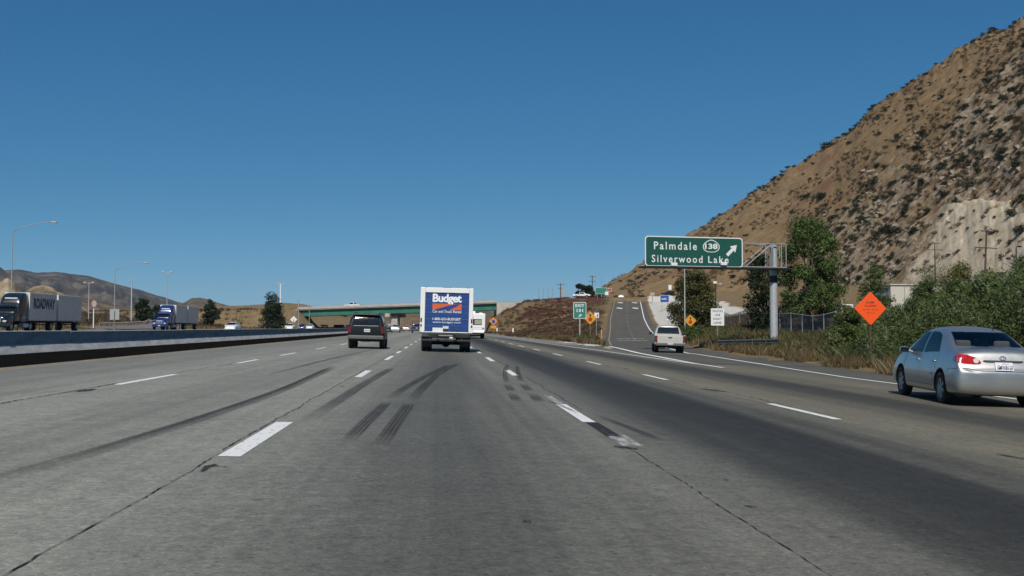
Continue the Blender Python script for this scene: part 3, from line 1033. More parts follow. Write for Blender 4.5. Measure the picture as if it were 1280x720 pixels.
ribbon('edge_line', [(-21.5, float(y)) for y in np.arange(20, 500, 12)], .2, M['paint_yellow_line'], opp, .006)


# skid marks, traced on the carriageway itself
def skid(px, wid, mat=None):
    P = [on_road(u, v) for u, v in px]
    # resample
    out = []
    for a, b in zip(P[:-1], P[1:]):
        k = max(2, int((b - a).length / .6))
        for i in range(k): out.append(a.lerp(b, i / k))
    out.append(P[-1])
    # smooth
    for _ in range(6):
        out = [out[0]] + [(out[i - 1] + out[i] * 2 + out[i + 1]) / 4 for i in range(1, len(out) - 1)] + [out[-1]]
    n = len(out)
    ws = [wid] * n
    ln = sum((a - b).length for a, b in zip(out[:-1], out[1:]))
    k_ = max(2, min(n // 3, int(n * .22)))
    wear = [min(1, (i + .2) / k_, (n - 1 - i + .2) / max(1, k_ * .6)) * random.uniform(.9, 1.08) for i in range(n)]
    o = ribbon('skid_mark', [(p.x, p.y) for p in out], ws, mat or M['rubber_mark'], mroad, .0075)
    at_ = o.data.attributes.new('wear', 'FLOAT', 'POINT')
    at_.data.foreach_set('value', np.repeat(np.array(wear, np.float32), 2))


skid([(-40, 610), (0, 598), (100, 571), (200, 540), (300, 507), (360, 485), (418, 458)], .27, M['rubber_long'])
skid([(384, 526), (420, 503), (455, 480), (491, 459.5)], .24)
skid([(434, 552), (462, 524), (484, 503)], .19)
skid([(486, 499), (505, 485.5), (530, 471.5), (563, 455.5)], .20)
skid([(475, 557), (494, 530), (512, 504.5)], .20)
skid([(513, 502), (527, 486), (548, 467), (573, 454.5)], .22)
skid([(635, 455), (631, 463), (631, 472), (634, 479)], .14, M['rubber_faint'])
skid([(646, 457), (648, 470), (653, 477)], .14, M['rubber_faint'])
skid([(633, 480), (640, 489)], .20); skid([(640, 492), (646, 501.5)], .20)
skid([(653, 480), (662, 489)], .20); skid([(664, 491.5), (675, 502.5)], .22)
skid([(683, 500), (704, 507), (722, 517)], .08, M['rubber_faint'])
skid([(745, 519), (790, 536), (830, 552)], .14, M['rubber_faint'])
skid([(330, 470), (400, 452), (470, 436)], .16, M['rubber_faint'])
for px, wd in (([(252, 590), (261, 583.5), (270, 581)], .07), ([(262, 583), (272, 583.5), (284, 584.5)], .04), ([(96, 490), (107, 488.5), (118, 486.5)], .20), ([(645, 475.5), (662, 476.5)], .08), ([(768, 558), (780, 560), (797, 562)], .12), ([(876, 486), (898, 489), (908, 490)], .16),
           ([(1246, 568), (1262, 571), (1284, 575)], .07), ([(930, 633), (938, 634), (946, 634.5)], .045), ([(425, 483), (430, 484)], .08), ([(280, 456), (290, 456)], .2), ([(640, 474), (650, 475.2)], .1), ([(780, 461.5), (784, 461)], .2), ([(843, 445), (860, 447)], .25)):
    P = [on_road(u, v) for u, v in px]
    ribbon('tar_patch', [(p.x, p.y) for p in P], [wd * .4] + [wd] * (len(P) - 2) + [wd * .5], M['tar_worn'], mroad, .009)
for px, wd in (([(557, 616), (560, 616)], .03), ([(654, 652), (664, 653)], .03), ([(905, 600), (910, 601)], .03)):
    P = [on_road(u, v) for u, v in px]
    ribbon('oil_spot', [(p.x, p.y) for p in P], wd, M['tar_worn'], mroad, .009)


def crack(X, y0, y1, wid, amp):
    ys_ = np.arange(y0, y1, .09)
    x = X; out = []; ws = []
    dx = 0
    for i, y in enumerate(ys_):
        dx = dx * .88 + random.gauss(0, amp)
        out.append((X + dx, float(y))); ws.append(wid * random.uniform(.25, 1.6))
    ribbon('joint_crack', out, ws, M['crack'], mroad, .0065)


crack(-1.97, 3.0, 9.6, .009, .0045); crack(-2.0, 9.8, 40, .012, .006); crack(-1.95, 40, 70, .02, .01)
crack(1.93, 3.0, 10.7, .0075, .0045); crack(2.15, 15.5, 40, .012, .012)
crack(-5.95, 8, 19.8, .022, .010); crack(-5.95, 22, 45, .022, .012); crack(5.9, 17, 28, .018, .012); crack(5.85, 28, 45, .02, .012)

# ================================================================== median barrier
def jersey():
    prof = [(-.335, 0), (-.325, .012), (-.125, .33), (-.077, .785), (-.05, .81), (.05, .81), (.077, .785), (.125, .33), (.325, .012), (.335, 0)]
    root = empty('median_barrier', (XBAR, 0, .24), 0, 'long grey concrete median barrier with sloped foot along the left shoulder', 'barrier')
    mb = MB()
    n = len(prof)
    y = -30.0
    while y < 640:
        Ln = 6.1 if y < 130 else 24.4
        nseg = 1
        jx = random.gauss(0, .008); jz = random.gauss(0, .006)
        a, b = y + .012, y + Ln - .012
        vs = [(p[0] + jx, yy, p[1] - .05 * (p[1] == 0) + jz) for yy in (a, b) for p in prof]
        fs = [(i, i + 1, i + n + 1, i + n) for i in range(n - 1)] + [tuple(range(n)), tuple(reversed(range(n, 2 * n)))]
        mb.add(vs, fs)
        y += Ln
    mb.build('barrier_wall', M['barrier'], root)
    for k in range(16):
        sc = MB()
        y = random.uniform(26, 100)
        L_ = random.uniform(.3, 1.4)
        z = random.uniform(.4, .7)
        s0 = .125 - (z - .33) / .48 * .05 + .016
        s1 = .125 - (z + .06 - .33) / .48 * .05 + .016
        sc.add([(s0, y, z), (s0, y + L_, z + random.uniform(-.1, .1)), (s1, y + L_, z + .05), (s1, y, z + .04)], [(0, 1, 2, 3)])
        sc.build('tyre_scuff', M['rubber_faint2'], root, fixn=False)


def barrier_mat():
    m, nt, b, L = new_mat('stained_barrier_concrete_lit_foot')
    N = nt.nodes.new
    tc = N('ShaderNodeTexCoord')
    mp = N('ShaderNodeMapping'); mp.inputs['Scale'].default_value = (.3, .35, 1.5); L(tc.outputs['Object'], mp.inputs['Vector'])
    n = N('ShaderNodeTexNoise'); n.inputs['Scale'].default_value = 2.0; n.inputs['Detail'].default_value = 8; n.inputs['Roughness'].default_value = .72
    L(mp.outputs[0], n.inputs['Vector'])
    r = N('ShaderNodeValToRGB')
    r.color_ramp.elements[0].position = .3; r.color_ramp.elements[0].color = (.27, .262, .245, 1)
    r.color_ramp.elements[1].position = .62; r.color_ramp.elements[1].color = (.50, .485, .45, 1)
    L(n.outputs['Fac'], r.inputs['Fac'])
    # colour carries sunlight on the sloped foot, shade and grime on the upright face
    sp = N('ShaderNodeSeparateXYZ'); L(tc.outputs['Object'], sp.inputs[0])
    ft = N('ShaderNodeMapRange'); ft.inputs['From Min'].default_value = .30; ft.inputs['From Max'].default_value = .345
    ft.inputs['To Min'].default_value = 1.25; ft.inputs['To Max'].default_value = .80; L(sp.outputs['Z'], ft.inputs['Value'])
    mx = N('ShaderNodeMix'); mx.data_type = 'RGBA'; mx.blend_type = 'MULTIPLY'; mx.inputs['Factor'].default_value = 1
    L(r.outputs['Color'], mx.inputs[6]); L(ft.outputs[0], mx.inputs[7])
    L(mx.outputs[2], b.inputs['Base Color']); b.inputs['Roughness'].default_value = .9
    n2 = N('ShaderNodeTexNoise'); n2.inputs['Scale'].default_value = 14; L(tc.outputs['Object'], n2.inputs['Vector'])
    bp = N('ShaderNodeBump'); bp.inputs['Strength'].default_value = .4; bp.inputs['Distance'].default_value = .02
    L(n2.outputs['Fac'], bp.inputs['Height']); L(bp.outputs[0], b.inputs['Normal'])
    return m


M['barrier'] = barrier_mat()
M['rubber_faint2'] = decal_mat('tyre_scuff_rubber', (.03, .03, .03), .5, 4, 1.2, .35, .65)
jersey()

# ================================================================== big hill on the right
FU = [690, 760, 865, 960, 1060, 1140, 1280, 1500, 1900]
FOOT_Y = [360, 345, 330, 300, 255, 215, 165, 110, 30]
CRU = [690, 735, 760, 790, 865, 900, 960, 1020, 1060, 1100, 1140, 1190, 1240, 1280, 1400, 1900]
CRV = [400, 366, 353, 337, 292, 269, 226, 190, 163, 130, 101, 67, 40, 24, -60, -300]
CRY = [520, 505, 500, 490, 470, 462, 445, 425, 412, 400, 388, 372, 352, 338, 290, 150]


def foot_x(u, y): return at(u, 380, y).x


def vnoise(x, y, seed=0, oct=5, f0=1.0, gain=.5):
    """value noise on arrays"""
    out = np.zeros_like(x); amp = 1.0; f = f0; tot = 0
    for o in range(oct):
        r_ = np.random.default_rng(seed + o).random((256, 256))
        X = x * f; Y = y * f
        xi = np.floor(X).astype(int); yi = np.floor(Y).astype(int)
        tx = X - xi; ty = Y - yi
        tx = tx * tx * (3 - 2 * tx); ty = ty * ty * (3 - 2 * ty)
        g_ = lambda a, b: r_[b % 256, a % 256]
        v = (g_(xi, yi) * (1 - tx) + g_(xi + 1, yi) * tx) * (1 - ty) + (g_(xi, yi + 1) * (1 - tx) + g_(xi + 1, yi + 1) * tx) * ty
        out += (v * 2 - 1) * amp; tot += amp
        amp *= gain; f *= 2
    return out / tot


nu, ntt = 520, 330
us = np.concatenate([np.linspace(690, 1300, 440), np.linspace(1304, 1900, 80)])
ts = np.concatenate([np.linspace(-.06, 1.0, 280), np.linspace(1.01, 1.9, 50)])
HX = np.zeros((ntt, nu)); HY = np.zeros((ntt, nu)); HZ = np.zeros((ntt, nu)); HR = np.zeros((ntt, nu)); HC = np.zeros((ntt, nu))
for i, u in enumerate(us):
    fy = float(np.interp(u, FU, FOOT_Y)); fx = foot_x(u, fy); fz = tz(fx, fy) - 1.0
    cyy = float(np.interp(u, CRU, CRY)); cv = float(np.interp(u, CRU, CRV))
    c = at(u, cv, cyy)
    t_ = np.where(ts <= 1, ts, 1 + (ts - 1) * 1.6)
    HX[:, i] = fx + (c.x - fx) * t_; HY[:, i] = fy + (c.y - fy) * t_
    HZ[:, i] = np.where(ts <= 1, fz + (c.z - fz) * (.92 * ts + .08 * np.sin(np.clip(ts, 0, 1) * math.pi / 2)), c.z - (ts - 1) * (c.z - fz) * .55)
UU = np.repeat(us[None, :], ntt, 0); TT = np.repeat(ts[:, None], nu, 1)
# gullies and spurs run down the slope
env = np.sin(np.clip(TT, 0, 1) * math.pi) ** .6
SA = (UU - 700) * .42; SB = TT * 190.0     # metres along and up the slope
spur = vnoise(SA / 70 + SB / 160, SB / 120, 11, 3, 1.0, .5)
_c = np.stack([HX, HY, HZ], -1) - np.array(EYE[:])
HVV = 360 - F * (_c @ np.array(UPV[:])) / (_c @ np.array(FWD[:]))
below = HVV - np.interp(UU, CRU, CRV)
rockiness = np.clip(sstep(45, 120, below + 25 * spur) * sstep(930, 1060, UU) + .8 * sstep(15, 70, below + 15 * spur) * sstep(1170, 1240, UU), 0, 1) * np.where(TT < 1, 1, 0)
bumpn = vnoise(SA / 16, SB / 16, 31, 4, 1.0, .55)
fine_ = vnoise(SA / 4.5, SB / 4.5, 51, 4, 1.0, .6)
cutm = vnoise(SA / 30, SB / 30, 131, 5, 1.0, .6)
cutu = sstep(-26, 22, (UU - (1146 + (338 - HVV) * .60)) + 10 * spur + 30 * cutm + 14 * fine_) * sstep(-22, 22, HVV - (246 + .16 * np.abs(UU - 1240)) + 34 * cutm + 10 * bumpn + 14 * fine_)
HZ += env * spur * (1.5 + 4.5 * sstep(900, 1200, UU)) * (1 - cutu)
HZ += bumpn * (.25 + 1.5 * rockiness * (1 - cutu)) * env + fine_ * (.10 + .55 * rockiness * (1 - .7 * cutu)) * env
HZ += vnoise(SA / 3.2 + SB / 60, SB / 22, 91, 3, 1.0, .55) * .9 * cutu * env
HZ += 2.4 * vnoise(SA / 9, SB / 40, 77, 4, 1.0, .6) * np.clip(TT, 0, 1) ** 3
HR = np.clip(rockiness + .25 * bumpn, 0, 1); HC = np.clip(cutu, 0, 1)


def hill_mat():
    m, nt, b, L = new_mat('dry_brush_hillside')
    N = nt.nodes.new
    tc = N('ShaderNodeTexCoord')
    def noise(s, d=6, rr=.65):
        n = N('ShaderNodeTexNoise'); n.inputs['Scale'].default_value = s; n.inputs['Detail'].default_value = d; n.inputs['Roughness'].default_value = rr
        L(tc.outputs['Object'], n.inputs['Vector']); return n.outputs['Fac']
    def attr(a):
        n = N('ShaderNodeAttribute'); n.attribute_name = a; return n.outputs['Fac']
    def mixc(f, a, c):
        q = N('ShaderNodeMix'); q.data_type = 'RGBA'; L(f, q.inputs['Factor'])
        (L(a, q.inputs[6]) if not isinstance(a, tuple) else setattr(q.inputs[6], 'default_value', rgb(a)))
        (L(c, q.inputs[7]) if not isinstance(c, tuple) else setattr(q.inputs[7], 'default_value', rgb(c)))
        return q.outputs[2]
    def mrange(src, a, b_, c=0., d=1.):
        q = N('ShaderNodeMapRange'); q.inputs['From Min'].default_value = a; q.inputs['From Max'].default_value = b_
        q.inputs['To Min'].default_value = c; q.inputs['To Max'].default_value = d
        L(src, q.inputs['Value']); return q.outputs[0]
    def op(o, a, b_):
        q = N('ShaderNodeMath'); q.operation = o; L(a, q.inputs[0])
        (L(b_, q.inputs[1]) if not isinstance(b_, float) else setattr(q.inputs[1], 'default_value', b_)); return q.outputs[0]
    big, mid, fine, vf = noise(.035), noise(.22, 7, .7), noise(1.1, 6, .75), noise(4.0, 4, .8)
    grass = mixc(mrange(mid, .36, .62), (.195, .126, .060), (.295, .202, .105))
    grass = mixc(mrange(big, .52, .68), grass, (.195, .105, .060))
    brown = mixc(mrange(fine, .35, .6), (.065, .043, .029), (.135, .092, .060))
    rock = mixc(mrange(fine, .3, .62), (.215, .165, .110), (.42, .335, .235))
    rk = mrange(op('ADD', op('MULTIPLY', attr('rock'), .42), mid), .83, .97)
    c = mixc(rk, grass, rock)
    sh = op('MULTIPLY', mrange(noise(.5, 7, .75), .52, .62), mrange(attr('rock'), .05, .5, .25, .9))
    c = mixc(sh, c, brown)
    cut = mixc(mrange(noise(.12, 6, .7), .38, .62), (.42, .345, .235), (.60, .50, .36))
    cut = mixc(mrange(noise(.55, 5, .7), .60, .72), cut, (.47, .33, .17))
    c = mixc(mrange(op('ADD', attr('cut'), op('MULTIPLY', fine, .3)), .60, .80), c, cut)
    q = N('ShaderNodeMix'); q.data_type = 'RGBA'; q.blend_type = 'MULTIPLY'; q.inputs['Factor'].default_value = 1
    L(c, q.inputs[6]); L(mrange(vf, .3, .7, .72, 1.26), q.inputs[7])
    L(q.outputs[2], b.inputs['Base Color'])
    b.inputs['Roughness'].default_value = .95; b.inputs['Specular IOR Level'].default_value = .1
    bp = N('ShaderNodeBump'); bp.inputs['Strength'].default_value = 1.0; bp.inputs['Distance'].default_value = .5
    L(fine, bp.inputs['Height']); L(bp.outputs[0], b.inputs['Normal'])
    return m


M['hill'] = hill_mat()
hill = struct(np_mesh('hill', np.stack([HX, HY, HZ], -1).reshape(-1, 3), grid_faces(nu, ntt), M['hill'], None, True, {'rock': HR, 'cut': HC}))

# ================================================================== mountains beyond the left side
def ridge(name, us_, vs_, dist, depth, mat, seed, rough_=2.6, base=-20):
    uu = np.linspace(us_[0], us_[-1], 240); vv = np.interp(uu, us_, vs_)
    tt = np.linspace(0, 1.8, 90)
    X = np.zeros((90, 240)); Y = np.zeros((90, 240)); Z = np.zeros((90, 240))
    for i, (u, v) in enumerate(zip(uu, vv)):
        c = at(float(u), float(v), dist)
        f = at(float(u), 409, dist - depth)
        X[:, i] = f.x + (c.x - f.x) * tt; Y[:, i] = f.y + (c.y - f.y) * tt
        Z[:, i] = np.where(tt <= 1, base + (c.z - base) * tt ** 1.15, c.z - (tt - 1) * (c.z - base) * .7)
    T = np.repeat(tt[:, None], 240, 1)
    e = np.sin(np.clip(T, 0, 1) * math.pi) ** .7
    h = (np.max(Z) - base)
    n = vnoise(X / depth * 9, T * 3, seed, 5, 1.0, .6)
    n2 = vnoise(X / depth * 40, Y / depth * 40, seed + 9, 4, 1.0, .6)
    e = e * np.clip((1.0 - T) * 2.6, 0, 1) * np.clip(np.minimum(np.arange(240), 239 - np.arange(240)) / 30, 0, 1)[None, :]
    Z += e * h * rough_ * (.16 * n + .05 * n2) + n2 * h * .010
    return struct(np_mesh(name, np.stack([X, Y, Z], -1).reshape(-1, 3), grid_faces(240, 90), mat, None, True))


def mount_mat(name, a, b_, c_, s):
    m, nt, b, L = new_mat(name)
    N = nt.nodes.new
    tc = N('ShaderNodeTexCoord')
    n = N('ShaderNodeTexNoise'); n.inputs['Scale'].default_value = s; n.inputs['Detail'].default_value = 9; n.inputs['Roughness'].default_value = .72
    L(tc.outputs['Object'], n.inputs['Vector'])
    r = N('ShaderNodeValToRGB')
    r.color_ramp.elements[0].position = .36; r.color_ramp.elements[0].color = rgb(a)
    r.color_ramp.elements[1].position = .64; r.color_ramp.elements[1].color = rgb(c_)
    e = r.color_ramp.elements.new(.5); e.color = rgb(b_)
    L(n.outputs['Fac'], r.inputs['Fac']); L(r.outputs[0], b.inputs['Base Color'])
    b.inputs['Roughness'].default_value = .95; b.inputs['Specular IOR Level'].default_value = .1
    bp = N('ShaderNodeBump'); bp.inputs['Strength'].default_value = .8; bp.inputs['Distance'].default_value = .1 / s
    L(n.outputs['Fac'], bp.inputs['Height']); L(bp.outputs[0], b.inputs['Normal'])
    return m


M['mount_far'] = mount_mat('far_chaparral_slopes', (.030, .030, .028), (.072, .062, .052), (.165, .132, .102), .012)
M['mount_mid'] = mount_mat('middle_chaparral_slopes', (.055, .050, .032), (.12, .090, .058), (.22, .165, .11), .03)
M['sandstone'] = mount_mat('pale_sandstone', (.09, .068, .04), (.25, .195, .125), (.40, .32, .215), .05)
ridge('mountains', [-420, -200, -60, 0, 25, 45, 70, 90, 110, 130, 150, 172, 190, 205, 222, 235, 262, 300], [330, 345, 335, 337.5, 336.5, 340, 339, 342, 344, 350, 356, 361, 367, 371, 377, 380, 386, 395], 3400, 1500, M['mount_far'], 5)
ridge('mountains', [120, 180, 215, 232, 240, 250, 262, 275, 295, 330, 370, 430, 520, 640], [402, 392, 383, 377, 372, 371.5, 374, 379, 384, 384, 388, 391, 394, 398], 1900, 600, M['mount_mid'], 25)
ridge('hills', [-420, -150, -20, 0, 40, 70, 100, 125, 160, 200, 260, 320], [345, 352, 358, 362, 366, 366, 370, 377, 384, 391, 396, 404], 1100, 480, M['mount_mid'], 45)
ridge('sandstone_hills', [-240, -100, -30, -12, -4, 2, 6, 10, 14, 18, 24, 30, 36, 41, 47, 54, 60, 66, 72, 80, 90, 104, 120], [362, 357, 362, 357, 354, 351, 347, 346, 350, 353, 362, 366, 361, 358, 356.5, 355.5, 357, 359, 364, 367, 374, 384, 394], 700, 100, M['sandstone'], 65, 1.6)
ridge('hills', [200, 240, 262, 300, 330, 352, 380, 410, 450], [392, 386, 382, 382, 380, 378, 380, 388, 400], 430, 75, M['hill_near'] if 'hill_near' in M else M['ground'], 85, .5, 2)

ridge('hills', [380, 430, 470, 500, 540, 580, 620, 655, 690], [402, 395, 393.5, 391, 390.5, 389, 388, 386, 390], 640, 120, M['mount_mid'], 95, .6)

# ================================================================== air
def haze_box(x0, x1, y0, y1, z0, z1, dens):
    m = bpy.data.materials.new('pale_air'); m.use_nodes = True
    nt = m.node_tree; nt.nodes.remove(nt.nodes['Principled BSDF'])
    v = nt.nodes.new('ShaderNodeVolumePrincipled')
    v.inputs['Color'].default_value = (.62, .80, 1.0, 1); v.inputs['Density'].default_value = dens
    v.inputs['Anisotropy'].default_value = 0.0
    nt.links.new(v.outputs[0], nt.nodes['Material Output'].inputs['Volume'])
    o = MB().box(((x0 + x1) / 2, (y0 + y1) / 2, (z0 + z1) / 2), (x1 - x0, y1 - y0, z1 - z0)).build('haze', m)
    o['kind'] = 'stuff'
haze_box(-9500, 9500, -500, 12500, -60, 420, 4.2e-5)
# ================================================================== vehicles
ROLL = R(1.43)


def put(root, x, y, heading=0.0, z=None, roll=None):
    root.location = (x, y, float(road_z(x)) if z is None else z)
    root.rotation_euler = (0, ROLL if roll is None else roll, -R(heading))
    return root


def oval(cx, cz, rx, rz, n=18):
    return [(cx + rx * math.cos(2 * math.pi * i / n), cz + rz * math.sin(2 * math.pi * i / n)) for i in range(n)]


SEDAN_ST = [
    station(-2.26, .40, .62, .46, .52, .60, .58, .62, .40, .005),
    station(-2.235, .29, .78, .37, .50, .655, .76, .675, .58, .01),
    station(-2.19, .25, .83, .34, .52, .69, .80, .72, .64, .01),
    station(-2.14, .23, .845, .32, .54, .80, .81, .86, .66, .015),
    station(-2.09, .22, .85, .31, .56, .90, .80, .99, .68, .02),
    station(-2.02, .21, .853, .30, .57, .935, .795, 1.035, .69, .025),
    station(-1.90, .20, .856, .30, .58, .945, .79, 1.055, .69, .03),
    station(-1.62, .19, .86, .29, .60, .95, .785, 1.06, .67, .03),
    station(-1.50, .19, .86, .29, .60, .95, .785, 1.10, .645, .03),
    station(-1.20, .18, .86, .28, .60, .945, .785, 1.255, .605, .035),
    station(-.86, .18, .86, .28, .60, .94, .785, 1.405, .565, .04),
    station(-.62, .18, .86, .28, .60, .935, .785, 1.445, .56, .04),
    station(-.1, .18, .86, .28, .60, .93, .785, 1.465, .565, .04),
    station(.35, .18, .86, .28, .60, .925, .785, 1.445, .57, .04),
    station(.60, .18, .86, .28, .60, .92, .785, 1.375, .58, .04),
    station(.95, .18, .86, .28, .60, .92, .785, 1.20, .61, .04),
    station(1.28, .19, .858, .29, .60, .915, .785, 1.03, .66, .04),
    station(1.45, .19, .855, .29, .60, .90, .78, .96, .68, .04),
    station(1.80, .20, .85, .30, .58, .84, .76, .90, .64, .04),
    station(2.08, .21, .82, .32, .55, .74, .72, .79, .58, .03),
    station(2.22, .24, .74, .35, .50, .62, .66, .66, .50, .02),
    station(2.28, .34, .60, .40, .46, .52, .54, .55, .40, .01)]
_sedan_cache = {}


def make_sedan(paint, label, group=None, detail=True, plate_text='5MWB120', spec_top=True):
    root = empty('car', (0, 0, 0), 0, label, 'car', group)
    axles = (-1.30, 1.30)
    if 'solid' not in _sedan_cache:
        _sedan_cache['solid'] = loft(SEDAN_ST, 3)
        _sedan_cache['bvh'] = bvh_of(_sedan_cache['solid'])
        holes = [(sx * .80, ay, .30, .375, .46) for sx in (-1, 1) for ay in axles]
        _sedan_cache['cut'] = loft(SEDAN_ST, 3, holes)
        wins = [[(.98, .965), (.0, .96), (.0, 1.375), (.36, 1.365)], [(-.07, .96), (-.07, 1.38), (-.46, 1.368), (-.74, 1.30), (-1.02, .985)]]
        _sedan_cache['wins'] = wins
        rear = [(-.60, 1.10), (.60, 1.10), (.505, 1.375), (-.505, 1.375)]
        front = [(-.66, 1.04), (.66, 1.04), (.54, 1.40), (-.54, 1.40)]
        _sedan_cache['rear'] = rear; _sedan_cache['front'] = front
        shrink = lambda P, k: [(sum(p[0] for p in P) / len(P) * (1 - k) + q[0] * k, sum(p[1] for p in P) / len(P) * (1 - k) + q[1] * k) for q in P]
        sds, pls = [], []
        for wv in wins:
            for sd in ('-x', '+x'): sds.append(sd); pls.append(shrink(wv, .96))
        sds += ['-y', '+y']; pls += [shrink(rear, .97), shrink(front, .97)]
        cut_faces(_sedan_cache['cut'], sds, pls)
    bv = _sedan_cache['bvh']
    body = mesh_obj('body', _sedan_cache['cut'].copy(), [paint, M['under']], root)
    for p in body.data.polygons:
        c_ = p.center
        p.material_index = 1 if (abs(c_.x) < .90 and any(math.hypot(c_.y - ay, c_.z - .30) < .379 for ay in axles)) or c_.z < .17 else 0
    gl = M['glass'] if detail else M['dark_glass']
    for wv in _sedan_cache['wins']:
        for sd in ('-x', '+x'):
            panel(bv, wv, sd, .004).build('side_window', gl, root, fixn=False)
    panel(bv, _sedan_cache['rear'], '-y', .004).build('rear_window', gl, root, fixn=False)
    panel(bv, _sedan_cache['front'], '+y', .004).build('windscreen', gl, root, fixn=False)
    for sx in (-1, 1):
        lamp = [(.835, .92), (.80, .955), (.62, .955), (.47, .905), (.385, .825), (.40, .79), (.50, .782), (.76, .795), (.83, .84)]
        mb = panel(bv, [(sx * a, b) for a, b in lamp], '-y', .007, .03, .0)
        s2 = [(-2.04, .82), (-2.04, .93), (-1.93, .925), (-1.87, .89), (-1.97, .82)]
        m2 = panel(bv, s2, '-x' if sx < 0 else '+x', .006, .03, .02)
        tl = mb.build('taillight', M['red_lens'], root, fixn=False)
        m2.build('side_lens', M['red_lens'], tl, fixn=False)
        if detail:
            panel(bv, oval(sx * .475, .845, .048, .045), '-y', .014, .03, 0).build('reversing_lens', M['clear_lens'], tl, fixn=False)
        hl = [(.78, .66), (.50, .60), (.40, .66), (.52, .74), (.74, .76)]
        panel(bv, [(sx * a, b) for a, b in hl], '+y', .007, .04, .02).build('headlight', M['clear_lens'], root, fixn=False)
    pl = panel(bv, [(-.155, .672), (.155, .672), (.155, .822), (-.155, .822)], '-y', .022, .05, .01)
    plo = pl.build('licence_plate', M['plate'], root, fixn=False)
    for sx in (-1, 1):
        for ay in axles:
            wheel(root, (sx * .745, ay, .305), .305, .195, sx, 6)
    ub = MB().box((0, 0, .33), (1.30, 3.9, .22), .05)
    ub.box((0, -2.05, .29), (1.2, .25, .10), .03)
    ub.build('underbody', M['under'], root)
    for sx in (-1, 1):
        mm = MB().box((sx * .90, .86, .985), (.20, .10, .125), .04, seg=3)
        mm.box((sx * .80, .90, .955), (.14, .05, .05), .015)
        mir = mm.build('wing_mirror', paint, root)
        MB().box((sx * .90, .806, .985), (.165, .006, .095), .002).build('mirror_glass', M['dark_glass'], mir)
    MB().box((0, -.25, .56), (1.34, 2.7, .70), .06).build('cabin_trim', M['cabin_dark'], root)
    if detail:
        vs, fs = clipped_text(plate_text, .27, .075, .01)
        y0 = min(v[1] for v in pl.v)
        MB().add([(v[0], y0 - .004 + v[1], v[2] + .742) for v in vs], fs).build('plate_lettering', M['plate_ink'], plo, fixn=False)
        vs, fs = clipped_text('California', .12, .025, .01)
        MB().add([(v[0], y0 - .004 + v[1], v[2] + .806) for v in vs], fs).build('plate_lettering', M['sign_red'], plo, fixn=False)
        panel(bv, [(-.36, .845), (-.30, .828), (.30, .828), (.36, .845), (.34, .858), (-.34, .858)], '-y', .020, .05, 0).build('boot_garnish', M['black'], root, fixn=False)
        # oval badge and script on the boot
        bd = MB()
        for rx, rz in ((.058, .040), (.022, .036)):
            n = 24
            o = len(bd.v); vs = []; fs = []
            for i in range(n):
                a = 2 * math.pi * i / n
                for k in (1.0, .78):
                    x = rx * k * math.cos(a); z = .905 + rz * k * math.sin(a)
                    h, nn, _, _ = bv.ray_cast(Vector((x, -20, z)), Vector((0, 1, 0)))
                    vs.append(h - Vector((0, .012, 0)))
            for i in range(n):
                j = (i + 1) % n
                fs.append((2 * i, 2 * i + 1, 2 * j + 1, 2 * j))
            bd.add(vs, fs)
        bd.build('badge', M['chrome'], root, fixn=False)
        for px, tx, ww in ((.50, 'LE', .06),):
            vs, fs = clipped_text(tx, ww, .028, .02)
            h, _, _, _ = bv.ray_cast(Vector((px - .10, -20, .90)), Vector((0, 1, 0)))
            MB().add([(v[0] + px - .10, h.y - .006, v[2] + .895) for v in vs], fs).build('boot_lettering', M['chrome'], root, fixn=False)
        # seams: boot lid, doors, bumper
        def seam(pts, side, wdt=.008):
            dv = {'-y': Vector((0, 1, 0)), '-x': Vector((1, 0, 0)), '+x': Vector((-1, 0, 0))}[side]
            prev = None
            P = []
            for a, b in zip(pts[:-1], pts[1:]):
                for k in range(8):
                    t = k / 8; P.append((a[0] * (1 - t) + b[0] * t, a[1] * (1 - t) + b[1] * t))
            P.append(pts[-1])
            H = []
            for p in P:
                o = (Vector((p[0], 0, p[1])) if side[1] == 'y' else Vector((0, p[0], p[1]))) - dv * 20
                h, nn, _, _ = bv.ray_cast(o, dv)
                if h: H.append(h - dv * .0035)
            sm = MB()
            for a, b in zip(H[:-1], H[1:]):
                d = (b - a).normalized(); q = d.cross(dv) * (wdt / 2)
                sm.add([a - q, a + q, b + q, b - q], [(0, 1, 2, 3)])
            sm.build('panel_seam', M['black'], body, fixn=False)
        seam([(-.83, .715), (-.60, .70), (-.40, .665), (.40, .665), (.60, .70), (.83, .715)], '-y', .012)
        for sd in ('-x', '+x'):
            seam([(.02, .94), (.0, .34)], sd); seam([(1.02, .92), (1.05, .60), (.95, .34)], sd)
            seam([(-1.06, .95), (-.98, .70), (-.86, .40)], sd); seam([(.95, .335), (-.86, .335)], sd)
            seam([(-2.16, .70), (-1.75, .69), (-1.66, .62)], sd)
        for sx in (-1, 1):
            for hy in (-.86, .16):
                h, _, _, _ = bv.ray_cast(Vector((sx * 20, hy, .80)), Vector((-sx, 0, 0)))
                MB().box((h.x + sx * .012, hy, .80), (.03, .17, .032), .012).build('door_handle', paint, root)
            md = panel(bv, [(.93, .575), (-.80, .575), (-.80, .535), (.93, .535)], '-x' if sx < 0 else '+x', .012, .1, .01)
            md.build('side_moulding', paint, root, fixn=False)
            for sy, top, lean in ((-1.10, 1.17, .0), (.0, 1.22, 0)):
                st = MB().box((sx * .36, sy, top - .05), (.30, .10, .19), .045, seg=3)
                st.box((sx * .36, sy + .02, .90), (.52, .14, .42), .05)
                st.build('seat', M['seat_grey'], root)
        MB().box((0, -1.18, .93), (1.30, .10, .10), .03).box((0, -1.42, .985), (1.24, .40, .03), .01).build('parcel_shelf', M['cabin_dark'], root)
